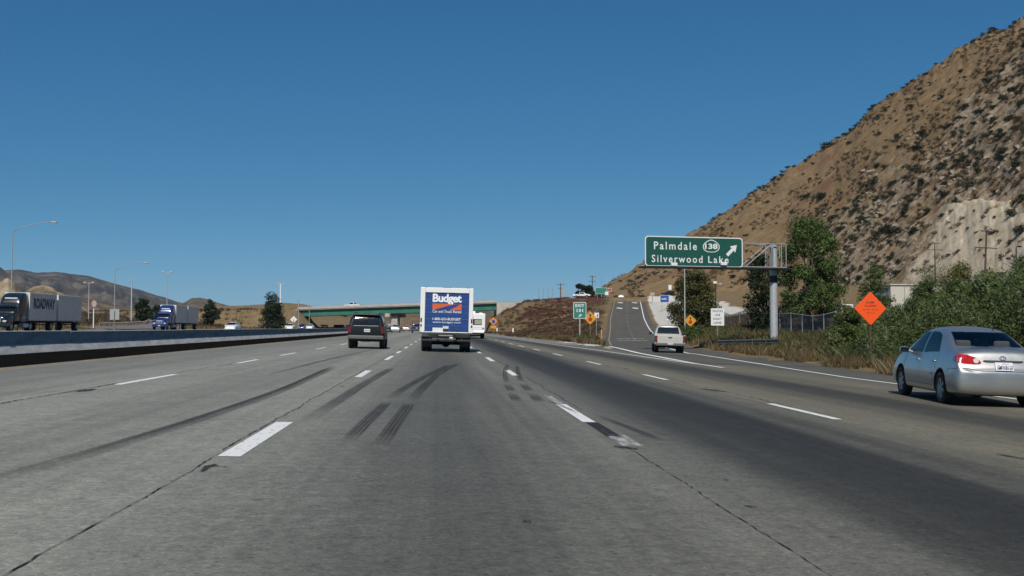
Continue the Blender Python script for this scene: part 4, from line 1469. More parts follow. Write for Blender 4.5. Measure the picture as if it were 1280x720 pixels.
        MB().tube([(.30, -.80, 1.425), (.305, -.86, 1.47), (.32, -.96, 1.55)], [.012, .008, .003], 6).build('aerial', M['black'], root)
        MB().box((0, -2.06, .2 + .16), (.9, .12, .06), .02).cyl((.50, -2.2, .235), (.50, -2.0, .235), .03).build('exhaust_pipe', M['galv_dull'], root)
    return root


c = make_sedan(M['silver'], 'silver four-door saloon with red taillights driving in the rightmost lane beside the bushes')
c.scale = (.985, .985, .985)
_h = 9.0
_rl = Vector((9.60, 19.14)) * .985
_d = Vector((math.sin(R(_h)), math.cos(R(_h)))); _p = Vector((_d.y, -_d.x))
_c0 = _rl + _d * (1.30 * .985) + _p * (.745 * .985)
put(c, _c0.x, _c0.y, _h)

M['far_silver'] = pm('pale_silver_paint', (.40, .41, .41), .35, .4, var=.04, coat=.4)
M['far_pink'] = pm('pale_pinkish_beige_paint', (.45, .37, .35), .4, .2, var=.04, coat=.4)
M['car_white'] = pm('white_car_paint', (.74, .74, .73), .3, 0, var=.03, coat=.5)
M['dark_green_paint'] = pm('near_black_green_paint', (.005, .0065, .006), .4, .0, var=.1, coat=.12, spec=.3)
M['grey_bumper'] = pm('grey_plastic_bumper', (.10, .102, .102), .5, var=.1)
M['champagne'] = pm('champagne_pickup_paint', (.56, .53, .48), .35, .25, var=.04, coat=.5)
M['navy'] = pm('navy_van_paint', (.02, .03, .10), .25, .2, var=.06, coat=.6)
M['semi_black'] = pm('black_green_tractor_paint', (.010, .018, .022), .25, .1, var=.1, coat=.6)
M['semi_blue'] = pm('deep_blue_tractor_paint', (.012, .035, .16), .25, .1, var=.08, coat=.6)
M['trailer'] = pm('white_trailer_sheet', (.60, .59, .56), .5, var=.10, scale=1.2)
M['rv_window'] = pm('rv_window_blind', (.36, .34, .27), .3, var=.1)

put(make_sedan(M['far_silver'], 'pale silver car ahead of the black SUV near the bridge column', 'small cars far ahead under the bridge', False), -8.3, 199)
put(make_sedan(M['far_pink'], 'pinkish beige car farther ahead, between silver car and navy van', 'small cars far ahead under the bridge', False), -7.9, 252)


# ---- SUV
def make_suv():
    root = empty('suv', (0, 0, 0), 0, 'black SUV with dark rear window and grey bumper, left of the box truck', 'SUV')
    st = []
    def s(y, zb, w, zbelt, wb, zr, wr): st.append(station(y, zb, w, zb + .14, .78, zbelt, wb, zr, wr, .03))
    s(-2.30, .58, .70, .78, .68, .80, .50); s(-2.27, .50, .88, 1.05, .86, 1.15, .70); s(-2.22, .46, .92, 1.12, .895, 1.35, .76)
    s(-2.12, .45, .93, 1.14, .90, 1.66, .735); s(-2.02, .44, .93, 1.14, .90, 1.735, .725); s(-1.6, .42, .935, 1.13, .90, 1.765, .725)
    s(-.6, .42, .935, 1.12, .90, 1.775, .73); s(.2, .42, .935, 1.11, .90, 1.755, .73); s(.5, .42, .935, 1.10, .90, 1.70, .74)
    s(.95, .42, .93, 1.08, .89, 1.36, .77); s(1.25, .43, .93, 1.06, .88, 1.13, .80); s(1.7, .44, .92, 1.02, .86, 1.07, .78)
    s(2.15, .46, .90, .95, .83, 1.0, .74); s(2.30, .50, .80, .85, .74, .88, .62); s(2.36, .58, .66, .70, .60, .72, .48)
    solid = loft(st, 2); bv = bvh_of(solid)
    ax = (-1.38, 1.40)
    me = loft(st, 2, [(sx * .88, ay, .38, .46, .5) for sx in (-1, 1) for ay in ax])
    body = mesh_obj('body', me, M['dark_green_paint'], root)
    panel(bv, [(-.72, 1.20), (.72, 1.20), (.64, 1.67), (-.64, 1.67)], '-y', .005, .06, .06).build('rear_window', M['dark_glass'], root, fixn=False)
    for sd in ('-x', '+x'):
        panel(bv, [(.90, 1.14), (.06, 1.14), (.06, 1.66), (.40, 1.66)], sd, .005).build('side_window', M['dark_glass'], root, fixn=False)
        panel(bv, [(-.02, 1.14), (-.98, 1.15), (-.98, 1.67), (-.02, 1.67)], sd, .005).build('side_window', M['dark_glass'], root, fixn=False)
        panel(bv, [(-1.08, 1.16), (-2.02, 1.18), (-1.95, 1.64), (-1.08, 1.67)], sd, .005).build('side_window', M['dark_glass'], root, fixn=False)
    panel(bv, [(-.76, 1.13), (.76, 1.13), (.66, 1.66), (-.66, 1.66)], '+y', .005).build('windscreen', M['dark_glass'], root, fixn=False)
    for sx in (-1, 1):
        panel(bv, [(sx * .90, .80), (sx * .76, .80), (sx * .76, 1.12), (sx * .88, 1.14)], '-y', .008, .05, .02).build('taillight', M['dark_red_lens'], root, fixn=False)
        mm = MB().box((sx * 1.03, .82, 1.20), (.22, .12, .20), .05); mm.box((sx * .92, .85, 1.15), (.12, .05, .06), .015)
        mir = mm.build('wing_mirror', M['dark_green_paint'], root)
        MB().box((sx * 1.03, .757, 1.20), (.18, .006, .16), .002).build('mirror_glass', M['chrome'], mir)
        for ay in ax: wheel(root, (sx * .79, ay, .38), .38, .26, sx, 5)
        MB().tube([(sx * .60, -1.9, 1.79), (sx * .60, -1.8, 1.83), (sx * .62, .1, 1.835), (sx * .62, .2, 1.78)], .018, 6).build('roof_rail', M['black'], root)
    MB().box((0, -2.31, .585), (1.80, .20, .20), .05, seg=3).build('rear_bumper', M['grey_bumper'], root)
    MB().box((0, -2.245, 1.165), (1.26, .05, .03), .01).build('chrome_strip', M['galv_dull'], root)
    p = MB().box((0.06, -2.325, .93), (.31, .02, .155), .006).build('licence_plate', M['plate'], root)
    lettering('plate_lettering', '4RKD781', (.06, -2.337, .925), .27, .07, M['plate_ink'], p)
    MB().box((0, -2.12, 1.735), (1.30, .30, .05), .02).build('roof_spoiler', M['dark_green_paint'], root)
    MB().box((0, 0, .50), (1.45, 4.1, .26), .05).box((0, -2.1, .42), (.5, .3, .12), .03).build('underbody', M['under'], root)
    return root


put(make_suv(), -3.74, 55.2, -.3)
v = make_suv()
v['label'] = 'dark navy van with pale lower window edge, half hidden behind the box truck'
v['category'] = 'van'; v.name = 'van'
for ch in v.children:
    if ch.type == 'MESH' and ch.name.split('.')[0] in ('body', 'roof_spoiler', 'wing_mirror'):
        ch.data.materials.clear(); ch.data.materials.append(M['navy'])
put(v, -4.30, 197.5)


# ---- box truck
def make_box_truck():
    root = empty('box_truck', (0, 0, 0), 0, 'white rental box truck with blue roll-up rear door and white lettering', 'truck')
    yr, yf = 0.0, 4.9
    W = 1.275
    z0, z1 = .93, 3.10
    b = MB().box((0, (yr + yf) / 2 + .09, (z0 + z1) / 2), (2 * W - .02, yf - yr - .18, z1 - z0 - .02), .03)
    b.build('cargo_box', M['white'], root)
    fr = MB()
    fr.box((-W + .115, yr + .06, (z0 + z1) / 2), (.23, .12, z1 - z0), .02)
    fr.box((W - .10, yr + .06, (z0 + z1) / 2), (.20, .12, z1 - z0), .02)
    fr.box((.015, yr + .062, z1 - .12), (2 * W - .44, .116, .24), .015)
    fr.box((.015, yr + .062, z0 + .02), (2 * W - .44, .116, .04), .01)
    fr.build('rear_frame', M['white'], root)
    dw0, dw1 = -W + .232, W - .202
    d = MB()
    zz = z0 + .045
    hs = (z1 - .245 - zz) / 6
    for k in range(6):
        d.box(((dw0 + dw1) / 2, yr + .085, zz + hs * (k + .5)), (dw1 - dw0 - .006, .05, hs - .008), .006)
    door = d.build('roll_up_door', M['budget_blue'], root)
    yf_ = yr + .055
    cx = 0.01
    lettering('lettering', 'Budget', (cx, yf_, 2.545), 1.40, .52, M['lettering_white'], door, .035, .92)
    em = MB()
    em.add([(cx - .70, yf_, 2.33), (cx + .70, yf_, 2.33), (cx + .70, yf_, 2.03), (cx - .70, yf_, 2.03)], [(0, 3, 2, 1)])
    em.build('logo_panel', M['budget_orange'], door, fixn=False)
    rd = MB()
    pts = [(-.60, 2.03), (.10, 2.03), (.32, 2.13), (.48, 2.21), (.62, 2.335), (.30, 2.30), (-.02, 2.22), (-.34, 2.12)]
    rd.add([(cx + p[0], yf_ - .003, p[1]) for p in pts], [tuple(range(len(pts)))])
    rd.build('logo_road', M['budget_blue'], door, fixn=False)
    lettering('lettering', 'Car and Truck Rental', (cx, yf_, 1.955), 1.38, .13, M['lettering_white'], door, .004)
    lettering('lettering', '1-800-GO-BUDGET', (cx, yf_, 1.59), 1.36, .125, M['lettering_white'], door, .012)
    lettering('lettering', 'www.budget.com', (cx, yf_, 1.425), 1.36, .11, M['lettering_white'], door, .002)
    MB().box((-.41, yf_ - .004, 1.07), (.50, .006, .19), .002).build('door_sticker', M['sign_white'], door)
    MB().box((-.03, yf_ - .006, 1.185), (.28, .008, .12), .002).build('licence_plate', M['plate'], door)
    MB().box((-.03, yf_ - .02, 1.05), (.22, .05, .10), .01).build('door_latch', M['black'], door)
    for x in (.30, .52):
        MB().box((x, yf_ - .01, 1.07), (.14, .03, .09), .01).build('pull_handle', M['lettering_dark'], door)
    for sx in (-1, 1):
        MB().box((sx * (W - .06), yr - .012, 1.52), (.07, .03, .20), .02, seg=3).build('taillight', M['black'], root)
        MB().box((sx * (W - .06), yr - .012, 1.26), (.07, .03, .12), .02, seg=3).build('taillight', M['dark_red_lens'], root)
    for x in (-1.0, -.14, 0, .14, 1.0):
        MB().box((x, yr + .03, z1 + .012), (.11, .05, .03), .01).build('marker_light', M['black'], root)
    bp = MB().box((0, yr - .16, .80), (2.30, .34, .20), .02)
    bp.box((0, yr - .26, .56), (2.36, .10, .10), .02)
    for sx in (-1, 1): bp.box((sx * .75, yr - .22, .66), (.10, .12, .22), .01)
    bp.build('rear_bumper', M['black'], root)
    MB().box((-.06, yr - .335, .80), (.72, .012, .045), .004).build('bumper_plate', M['galv_dull'], root)
    MB().box((.25, yr - .336, .70), (.16, .012, .07), .004).build('bumper_sticker', M['sign_white'], root)
    MB().box((-1.0, yr - .336, .79), (.30, .012, .05), .004).build('bumper_plate', M['grey_bumper'], root)
    ch = MB().box((-.42, 2.6, .78), (.10, 6.5, .20), .01).box((.42, 2.6, .78), (.10, 6.5, .20), .01)
    ch.cyl((-1.0, 1.35, .42), (1.0, 1.35, .42), .09, n=12); ch.lathe([(.02, -.2), (.19, -.1), (.21, 0), (.19, .1), (.02, .2)], (0, 1.35, .42), 'y', 14)
    ch.box((0, .9, .84), (1.9, .12, .14)).box((0, 3.2, .84), (1.9, .12, .14)).box((.75, 2.9, .62), (.5, .9, .36), .05)
    ch.build('chassis', M['under'], root)
    for sx in (-1, 1):
        for xx in (.80, 1.08):
            wheel(root, (sx * xx, 1.35, .41), .41, .235, sx, 8, M['white'])
        wheel(root, (sx * .95, 5.75, .41), .41, .25, sx, 8, M['white'])
        MB().box((sx * .94, .72, .50), (.52, .02, .52), .004).build('mud_flap', M['black'], root)
    # cab in front of the box
    cab = [station(4.95, .62, .98, .80, 1.1, 1.45, .97, 2.05, .80), station(5.3, .60, 1.0, .78, 1.1, 1.45, .98, 2.10, .80), station(6.0, .60, 1.0, .78, 1.1, 1.42, .97, 2.02, .78),
           station(6.35, .60, 1.0, .78, 1.1, 1.38, .95, 1.62, .80), station(6.6, .60, .98, .78, 1.0, 1.30, .90, 1.40, .78), station(7.2, .60, .95, .75, .95, 1.20, .85, 1.28, .72), station(7.4, .66, .85, .75, .85, 1.0, .75, 1.05, .6)]
    me = loft(cab, 2); bv = bvh_of(me)
    mesh_obj('cab', me, M['white'], root)
    panel(bv, [(-.80, 1.42), (.80, 1.42), (.70, 1.98), (-.70, 1.98)], '+y', .006).build('windscreen', M['dark_glass'], root, fixn=False)
    for sd in ('-x', '+x'):
        panel(bv, [(6.25, 1.46), (5.2, 1.46), (5.2, 1.96), (6.0, 1.96)], sd, .006).build('side_window', M['dark_glass'], root, fixn=False)
    for sx in (-1, 1):
        mm = MB().box((sx * 1.36, 6.05, 1.62), (.18, .10, .38), .03); mm.tube([(sx * .95, 6.1, 1.42), (sx * 1.34, 6.08, 1.46)], .02, 6); mm.tube([(sx * .9, 6.1, 1.8), (sx * 1.34, 6.08, 1.78)], .02, 6)
        mm.build('wing_mirror', M['black'], root)
    return root


put(make_box_truck(), .31, 50.1, .3)


# ---- camper van
def make_camper():
    root = empty('motorhome', (0, 0, 0), 0, 'white boxy motorhome with small rear window, right of the box truck', 'motorhome')
    b = MB().box((0, 2.3, 1.80), (2.24, 4.6, 2.12), .14, seg=4)
    body = b.build('body', M['white_van'], root)
    MB().box((0, -.006, 1.08), (2.06, .03, .035), .01).box((0, -.006, 1.28), (2.06, .03, .02), .008).build('trim_strip', M['sign_back'], root)
    w_ = MB().box((.22, -.01, 1.88), (1.02, .05, .66), .05, seg=3).build('window', M['black'], root)
    MB().box((.30, -.04, 1.87), (.78, .02, .50), .04, seg=3).build('pane', M['rv_window'], w_)
    ac = MB().box((-.35, 1.6, 2.98), (.68, .95, .26), .08, seg=3).build('roof_air_conditioner', M['white_van'], root)
    MB().box((.62, 2.4, 2.91), (.4, .4, .12), .03).build('roof_vent', M['white_van'], root)
    for sx in (-1, 1):
        MB().box((sx * .88, -.012, 1.17), (.22, .03, .09), .02).build('taillight', M['dark_red_lens'] if sx < 0 else M['black'], root)
        for xx in (.70, .95): wheel(root, (sx * xx, 1.2, .36), .36, .22, sx, 8, M['white'])
        wheel(root, (sx * .86, 5.2, .36), .36, .24, sx, 8, M['white'])
    MB().box((0, -.10, .74), (2.0, .22, .20), .05).build('rear_bumper', M['white_van'], root)
    p = MB().box((-.5, -.02, .98), (.31, .02, .155), .006).build('licence_plate', M['plate'], root)
    lettering('plate_lettering', '3TRV902', (-.5, -.033, .975), .27, .07, M['plate_ink'], p)
    MB().box((0, 2.4, .62), (1.4, 5.2, .26), .03).cyl((-.8, 1.2, .36), (.8, 1.2, .36), .08).build('chassis', M['under'], root)
    cab = [station(4.5, .5, .95, .66, 1.0, 1.25, .92, 2.0, .8), station(5.0, .5, .97, .66, 1.0, 1.25, .92, 1.9, .76), station(5.5, .5, .97, .66, 1.0, 1.22, .9, 1.40, .76), station(6.3, .5, .92, .66, .9, 1.05, .82, 1.1, .7), station(6.5, .58, .8, .66, .8, .9, .7, .92, .55)]
    me = loft(cab, 2); bv = bvh_of(me); mesh_obj('cab', me, M['white_van'], root)
    panel(bv, [(-.78, 1.28), (.78, 1.28), (.68, 1.8), (-.68, 1.8)], '+y', .006).build('windscreen', M['dark_glass'], root, fixn=False)
    MB().box((0, 4.75, 2.45), (2.1, .9, .7), .15, seg=3).build('cab_overhang', M['white_van'], root)
    return root


put(make_camper(), 4.02, 116.5, 1.2)


# ---- pickups
def make_pickup(paint, label, group=None, topper=False):
    root = empty('pickup_truck', (0, 0, 0), 0, label, 'pickup truck', group)
    ax = (-1.55, 1.60)
    st = []
    def s(y, zb, w, zbelt, wb, zr, wr): st.append(station(y, zb, w, zb + .13, .74, zbelt, wb, zr, wr, .03))
    s(-.62, .50, .84, 1.02, .83, 1.52, .66); s(-.55, .44, .88, 1.04, .86, 1.60, .66); s(-.2, .42, .885, 1.04, .86, 1.65, .67); s(.55, .42, .885, 1.03, .86, 1.63, .67)
    s(.75, .42, .885, 1.03, .86, 1.56, .68); s(1.1, .42, .885, 1.02, .85, 1.28, .72); s(1.35, .43, .885, 1.0, .84, 1.07, .76)
    s(1.9, .44, .88, .98, .83, 1.02, .74); s(2.4, .46, .86, .93, .80, .97, .70); s(2.52, .5, .78, .84, .72, .86, .6); s(2.58, .56, .62, .7, .58, .72, .45)
    solid = loft(st, 2); bv = bvh_of(solid)
    me = loft(st, 2, [(sx * .84, ax[1], .36, .43, .5) for sx in (-1, 1)])
    mesh_obj('cab', me, paint, root)
    bed = MB()
    for sx in (-1, 1):
        # bed side with a wheel opening
        prof = [(-2.55, .52), (-2.02, .52)] + [(ax[0] + .46 * math.cos(a), .36 + .46 * math.sin(a)) for a in np.linspace(math.pi - .35, .35, 9)] + [(-.68, .50), (-.68, 1.03), (-2.55, 1.03)]
        bed.prism(prof, sx * .885, sx * .82, 'x')
        bed.box((sx * .84, -1.6, 1.035), (.10, 1.9, .03), .01)
    bed.box((0, -1.6, .62), (1.62, 1.86, .05)); bed.box((0, -.70, .82), (1.64, .04, .42))
    bed.build('bed', paint, root)
    tg = MB().box((0, -2.575, .80), (1.50, .055, .47), .02, seg=3)
    tg = tg.build('tailgate', paint, root)
    MB().box((0, -2.61, .92), (.20, .03, .07), .01).build('handle', M['black'], tg)
    for sx in (-1, 1):
        MB().box((sx * .825, -2.57, .85), (.135, .07, .36), .02, seg=3).build('taillight', M['dark_red_lens'], root)
        for ay in ax: wheel(root, (sx * .75, ay, .36), .36, .23, sx, 5)
        mm = MB().box((sx * 1.0, .95, 1.15), (.20, .10, .16), .04); mm.box((sx * .9, .97, 1.10), (.1, .05, .05), .01)
        mm.build('wing_mirror', M['black'], root)
        sd = '-x' if sx < 0 else '+x'
        panel(bv, [(.98, 1.08), (-.42, 1.08), (-.42, 1.54), (.62, 1.54)], sd, .005).build('side_window', M['dark_glass'], root, fixn=False)
    panel(bv, [(-.68, 1.14), (.68, 1.14), (.60, 1.54), (-.60, 1.54)], '-y', .005).build('rear_window', M['dark_glass'], root, fixn=False)
    panel(bv, [(-.72, 1.08), (.72, 1.08), (.62, 1.54), (-.62, 1.54)], '+y', .005).build('windscreen', M['dark_glass'], root, fixn=False)
    MB().box((0, -2.66, .51), (1.72, .20, .17), .04, seg=3).build('rear_bumper', M['grey_bumper'], root)
    p = MB().box((0, -2.772, .55), (.31, .02, .12), .006).build('licence_plate', M['plate'], root)
    lettering('plate_lettering', '6L40915', (0, -2.785, .545), .27, .06, M['plate_ink'], p)
    MB().box((0, 0, .46), (1.2, 4.6, .2), .03).cyl((-.7, ax[0], .36), (.7, ax[0], .36), .07).build('chassis', M['under'], root)
    if topper:
        MB().box((0, -1.6, 1.30), (1.70, 1.86, .50), .08, seg=3).build('bed_cover', paint, root)
    return root


put(make_pickup(M['champagne'], 'champagne pickup truck entering the exit ramp below the overhead sign'), 14.05, 63.2, 9.0, z=-.345)
pk = make_pickup(M['car_white'], 'white pickup truck side-on at the top of the embankment by the dark trees')
put(pk, 40.5, float(cross_y(40.5)) - 3, 90 + 0, z=float(cross_z(40.5)) + .035, roll=0); pk.rotation_euler = (0, 0, R(-90) - math.atan(.36))
pk = make_pickup(M['car_white'], 'white pickup truck crossing the bridge deck above the black SUV')
_x = xat(441, 316); put(pk, _x, float(cross_y(_x)) - 3, z=float(cross_z(_x)) + .01, roll=0); pk.rotation_euler = (0, 0, R(90) - math.atan(.36))
c = make_sedan(M['car_white'], 'white car at the very top of the exit ramp', None, False)
_x = float(ramp_l(291)) * .62 + float(ramp_r(291)) * .38
put(c, _x - 1.0, 291, 10, z=float(ramp_z(291)) + .02, roll=0)
for i, (u, Y, lb) in enumerate(((291, 158, 'white car facing the camera beyond the barrier, right of the blue lorry'), (363, 212, 'white car facing the camera beyond the barrier, under the diamond sign'),
                                (388, 262, 'white car beyond the barrier below the left end of the bridge'), (435, 330, 'white car beyond the barrier half hidden behind the black SUV'))):
    c = make_sedan(M['car_white'], lb, 'white cars in the opposite lanes', False)
    X = xat(u, Y); put(c, X, Y, 180, roll=R(.86))
c = make_sedan(M['navy'], 'dark car on the opposite side, in front of the grey slip road', 'dark cars in the opposite lanes', False)
X = xat(378, 268); put(c, X, 268, 180, roll=R(.86))


# ---- articulated lorries (tractor faces local +y)
def make_tractor(paint, label):
    root = empty('semi_tractor', (0, 0, 0), 0, label, 'lorry tractor')
    hood = [station(-.35, .75, 1.02, .95, 1.35, 1.75, .98, 1.98, .80), station(.3, .75, 1.0, .95, 1.3, 1.66, .94, 1.86, .74), station(1.0, .75, .98, .95, 1.25, 1.52, .90, 1.70, .70),
            station(1.55, .80, .94, .95, 1.2, 1.40, .84, 1.56, .64), station(1.75, .86, .84, .98, 1.12, 1.30, .72, 1.40, .54)]
    mesh_obj('hood', loft(hood, 2), paint, root)
    cab = [station(-1.75, 1.0, 1.04, 1.15, 1.5, 2.0, 1.03, 2.72, .98), station(-1.3, 1.0, 1.05, 1.15, 1.5, 2.0, 1.03, 2.75, .95), station(-.65, 1.0, 1.05, 1.15, 1.5, 1.95, 1.02, 2.62, .92),
           station(-.25, 1.0, 1.04, 1.15, 1.5, 1.90, 1.0, 2.10, .92), station(-.1, 1.05, .98, 1.2, 1.5, 1.82, .94, 1.90, .86)]
    me = loft(cab, 2); bv = bvh_of(me)
    mesh_obj('cab', me, paint, root)
    panel(bv, [(-.92, 1.98), (.92, 1.98), (.84, 2.58), (-.84, 2.58)], '+y', .01).build('windscreen', M['dark_glass'], root, fixn=False)
    for sd in ('-x', '+x'):
        panel(bv, [(-.55, 1.95), (-1.3, 1.95), (-1.3, 2.52), (-.72, 2.52)], sd, .01).build('side_window', M['dark_glass'], root, fixn=False)
    sl = [station(-3.7, .95, 1.12, 1.15, 2.0, 3.0, 1.14, 4.0, 1.08), station(-3.0, .95, 1.13, 1.15, 2.0, 3.0, 1.14, 4.02, 1.05), station(-2.2, .95, 1.13, 1.15, 2.0, 2.9, 1.13, 3.85, 1.0),
          station(-1.7, .98, 1.12, 1.15, 2.0, 2.75, 1.10, 3.45, .95), station(-1.45, 1.0, 1.08, 1.2, 1.9, 2.6, 1.04, 2.95, .9), station(-1.4, 1.1, .98, 1.3, 1.9, 2.5, .95, 2.7, .8)]
    me = loft(sl, 2); bv2 = bvh_of(me)
    fa = mesh_obj('roof_fairing', me, paint, root)
    panel(bv2, [(-.62, 3.36), (.62, 3.36), (.62, 3.44), (-.62, 3.44)], '+y', .012, .1, 0).build('fairing_strip', M['sign_white'], fa, fixn=False)
    gr = MB().box((0, 1.79, 1.16), (.98, .07, .56), .03).build('grille', M['chrome'], root)
    gb = MB()
    for k in range(7): gb.box((0, 1.832, .96 + .066 * k), (.86, .012, .026), .004)
    gb.build('grille_slat', M['black'], gr)
    MB().box((0, 1.70, .66), (2.26, .42, .36), .08, seg=3).build('front_bumper', paint, root)
    p = MB().box((0, 1.92, .66), (.33, .02, .16), .006).build('licence_plate', M['plate'], root)
    for sx in (-1, 1):
        MB().box((sx * .80, 1.66, 1.02), (.36, .22, .20), .05, seg=3).build('headlight', M['clear_lens'], root)
        mm = MB().box((sx * 1.32, -.20, 2.22), (.20, .12, .70), .04); mm.tube([(sx * 1.0, -.3, 2.0), (sx * 1.3, -.2, 2.0)], .02, 6); mm.tube([(sx * 1.0, -.3, 2.5), (sx * 1.3, -.2, 2.5)], .02, 6)
        mm.build('wing_mirror', paint, root)
        wheel(root, (sx * 1.02, .85, .50), .50, .28, sx, 8, M['alloy'])
        for ay in (-3.9,):
            for xx in (.78, 1.06): wheel(root, (sx * xx, ay, .50), .50, .26, sx, 8, M['alloy'])
        MB().cyl((sx * .98, -1.9, .62), (sx * .98, -3.2, .62), .30, n=16).build('fuel_tank', M['alloy'], root)
    MB().box((0, -1.8, .80), (.9, 5.4, .26), .02).box((0, .85, .5), (1.7, .14, .14)).build('chassis', M['under'], root)
    MB().box((0, -.28, 2.68), (1.7, .34, .06), .02).build('sun_visor', paint, root)
    return root


def make_trailer(label, text=None, scale_text=1.0, L_=8.5):
    root = empty('semi_trailer', (0, 0, 0), 0, label, 'lorry trailer')
    b = MB().box((0, -L_ / 2, 2.62), (2.56, L_, 2.84), .03)
    for k in range(14):
        y = -L_ * (k + .5) / 14
        for sx in (-1, 1): b.box((sx * 1.284, y, 2.62), (.012, .03, 2.70))
    b.build('cargo_box', M['trailer'], root)
    MB().box((0, -L_ / 2, 1.17), (2.60, L_ + .02, .12), .02).build('side_rail', M['sign_back'], root)
    MB().box((0, -L_ / 2, 1.0), (.9, L_ - .6, .22), .02).box((0, -L_ + .05, .72), (2.2, .1, .1), .01).box((-.8, -L_ + .05, .9), (.08, .08, .4)).box((.8, -L_ + .05, .9), (.08, .08, .4)).build('chassis', M['under'], root)
    for sx in (-1, 1):
        for xx in (.78, 1.06): wheel(root, (sx * xx, -L_ + 1.2, .50), .50, .26, sx, 8, M['alloy'])
        MB().box((sx * .5, -1.6, .55), (.1, .1, 1.0), .01).build('landing_leg', M['galv_dull'], root)
    if text:
        rot = Matrix.Rotation(R(-90), 3, 'Z')
        lettering('lettering', text, (-1.296, -L_ * .53, 2.95), L_ * .80 * scale_text, 1.15 * scale_text, M['lettering_dark'], root, .05, 1.0, rot)
    return root


def lorry(Yfront, Xside, paint, lt, l1, l2, text):
    xc = Xside - 1.28 * 1.08
    # faces the camera: local +y points to -Y
    a = math.pi
    for o, yy in ((make_tractor(paint, lt), Yfront - 3.55), (make_trailer(l1, text, L_=7.6), Yfront), (make_trailer(l2, L_=7.6), Yfront + 8.75)):
        o.location = (xc, yy, float(road_z(xc)))
        o.rotation_euler = (0, R(-.86), a); o.scale = (1.08, 1.08, 1.08)


lorry(120, -46.0, M['semi_black'], 'black lorry tractor with chrome grille at the left edge beyond the barrier',
      'white lorry trailer lettered ROADWAY behind the black tractor', 'plain white trailer last behind the black tractor lorry', 'ROADWAY')
lorry(185, -46.0, M['semi_blue'], 'blue lorry tractor with tall roof fairing beyond the barrier',
      'grey-white trailer directly behind the blue tractor', 'grey-white trailer last behind the blue tractor lorry', None)
# ================================================================== bridge
def make_bridge():
    xa, xb = -43.0, 16.4
    root = empty('road_bridge', (0, 0, 0), 0, 'long highway overpass with green steel girders and pale concrete parapet crossing ahead', 'bridge')
    n = 24
    xs = np.linspace(xa, xb, n)
    def sweep(o0, o1, z0, z1, x0=None, x1=None):
        """bar of the deck between offsets o0..o1 across the bridge and heights z0..z1 below/above the deck"""
        X = np.linspace(x0 if x0 is not None else xa, x1 if x1 is not None else xb, n)
        vs = []
        for x in X:
            y = float(cross_y(x)); z = float(cross_z(x))
            vs += [(x, y + o0, z + z0), (x, y + o1, z + z0), (x, y + o1, z + z1), (x, y + o0, z + z1)]
        fs = [(0, 1, 2, 3), tuple(4 * (n - 1) + k for k in (3, 2, 1, 0))]
        for i in range(n - 1):
            for k in range(4):
                fs.append((4 * i + k, 4 * i + 4 + k, 4 * i + 4 + (k + 1) % 4, 4 * i + (k + 1) % 4))
        return vs, fs
    MB().add(*sweep(-7.0, 7.0, -.26, .0)).build('deck', M['concrete_warm'], root)
    for s in (-1, 1):
        MB().add(*sweep(s * 7.0 - .16, s * 7.0 + .16, .004, .62)).build('parapet', M['concrete_warm'], root)
        ra = MB().add(*sweep(s * 7.0 - .04, s * 7.0 + .04, .94, 1.02))
        for x in np.arange(xa + 1, xb, 2.5):
            ra.box((x, float(cross_y(x)) + s * 7.0, float(cross_z(x)) + .79), (.07, .07, .34))
        ra.build('handrail', M['galv_dull'], root)
    for o in (-6.15, -3.6, -1.2, 1.2, 3.6, 6.15):
        g_ = MB().add(*sweep(o - .02, o + .02, -2.10, -.27))
        g_.add(*sweep(o - .24, o + .24, -2.16, -2.105)); g_.add(*sweep(o - .2, o + .2, -.30, -.268))
        for x in np.arange(xa + 1.2, xb, 3.0):
            g_.box((x, float(cross_y(x)) + o - .09, float(cross_z(x)) - 1.19), (.02, .14, 1.80))
        g_.build('girder', M['girder_green'], root)
    for cx, wd in ((-13.2, 2.1),):
        y = float(cross_y(cx)); z = float(cross_z(cx)) - 2.17
        a = -math.atan(.36)
        for o in (-4.2, 4.2):
            T = Matrix.Translation((cx, y + o, 0)) @ Matrix.Rotation(a, 4, 'Z')
            c = MB(); c.box((0, 0, (z - .5 - .9) / 2 + .4), (wd, 1.3, z - .9 + .3), .15, M=T, seg=3)
            c.build('column', M['concrete_warm'], root)
        T = Matrix.Translation((cx, y, z - .55)) @ Matrix.Rotation(a + math.pi / 2, 4, 'Z')
        MB().box((0, 0, 0), (13.0, 1.5, 1.05), .05, M=T).build('pier_cap', M['concrete_warm'], root)
    # abutments with wing walls
    for x0, x1, zb in ((16.45, 24.5, 2.5), (-46.5, -43.05, 2.0)):
        X = [x0, x1]
        vs = []
        for x in X:
            y = float(cross_y(x)); z = float(cross_z(x))
            vs += [(x, y - 7.5, zb), (x, y + 7.5, zb), (x, y + 7.5, z - .02), (x, y - 7.5, z - .02)]
        MB().add(vs, [(0, 1, 2, 3), (7, 6, 5, 4), (0, 3, 7, 4), (1, 5, 6, 2), (3, 2, 6, 7), (0, 4, 5, 1)]).build('abutment', M['concrete_warm'], root)


make_bridge()


# ================================================================== signs and posts
def rrect(w, h, r, cx=0, cz=0, n=5):
    return round_poly([(cx - w / 2, cz - h / 2), (cx + w / 2, cz - h / 2), (cx + w / 2, cz + h / 2), (cx - w / 2, cz + h / 2)], r, n)


def plate(root, poly_out, poly_in, m_out, m_in, y=0.0, back=True, name='panel'):
    o = MB().prism(poly_out, y - .012, y + .012, 'y').build(name, [m_out], root)
    if poly_in: MB().prism(poly_in, y - .016, y - .0125, 'y').build('sign_face', m_in, o)
    if back: MB().prism(poly_out, y + .0135, y + .018, 'y').build('sign_back', M['sign_back'], o)
    return o


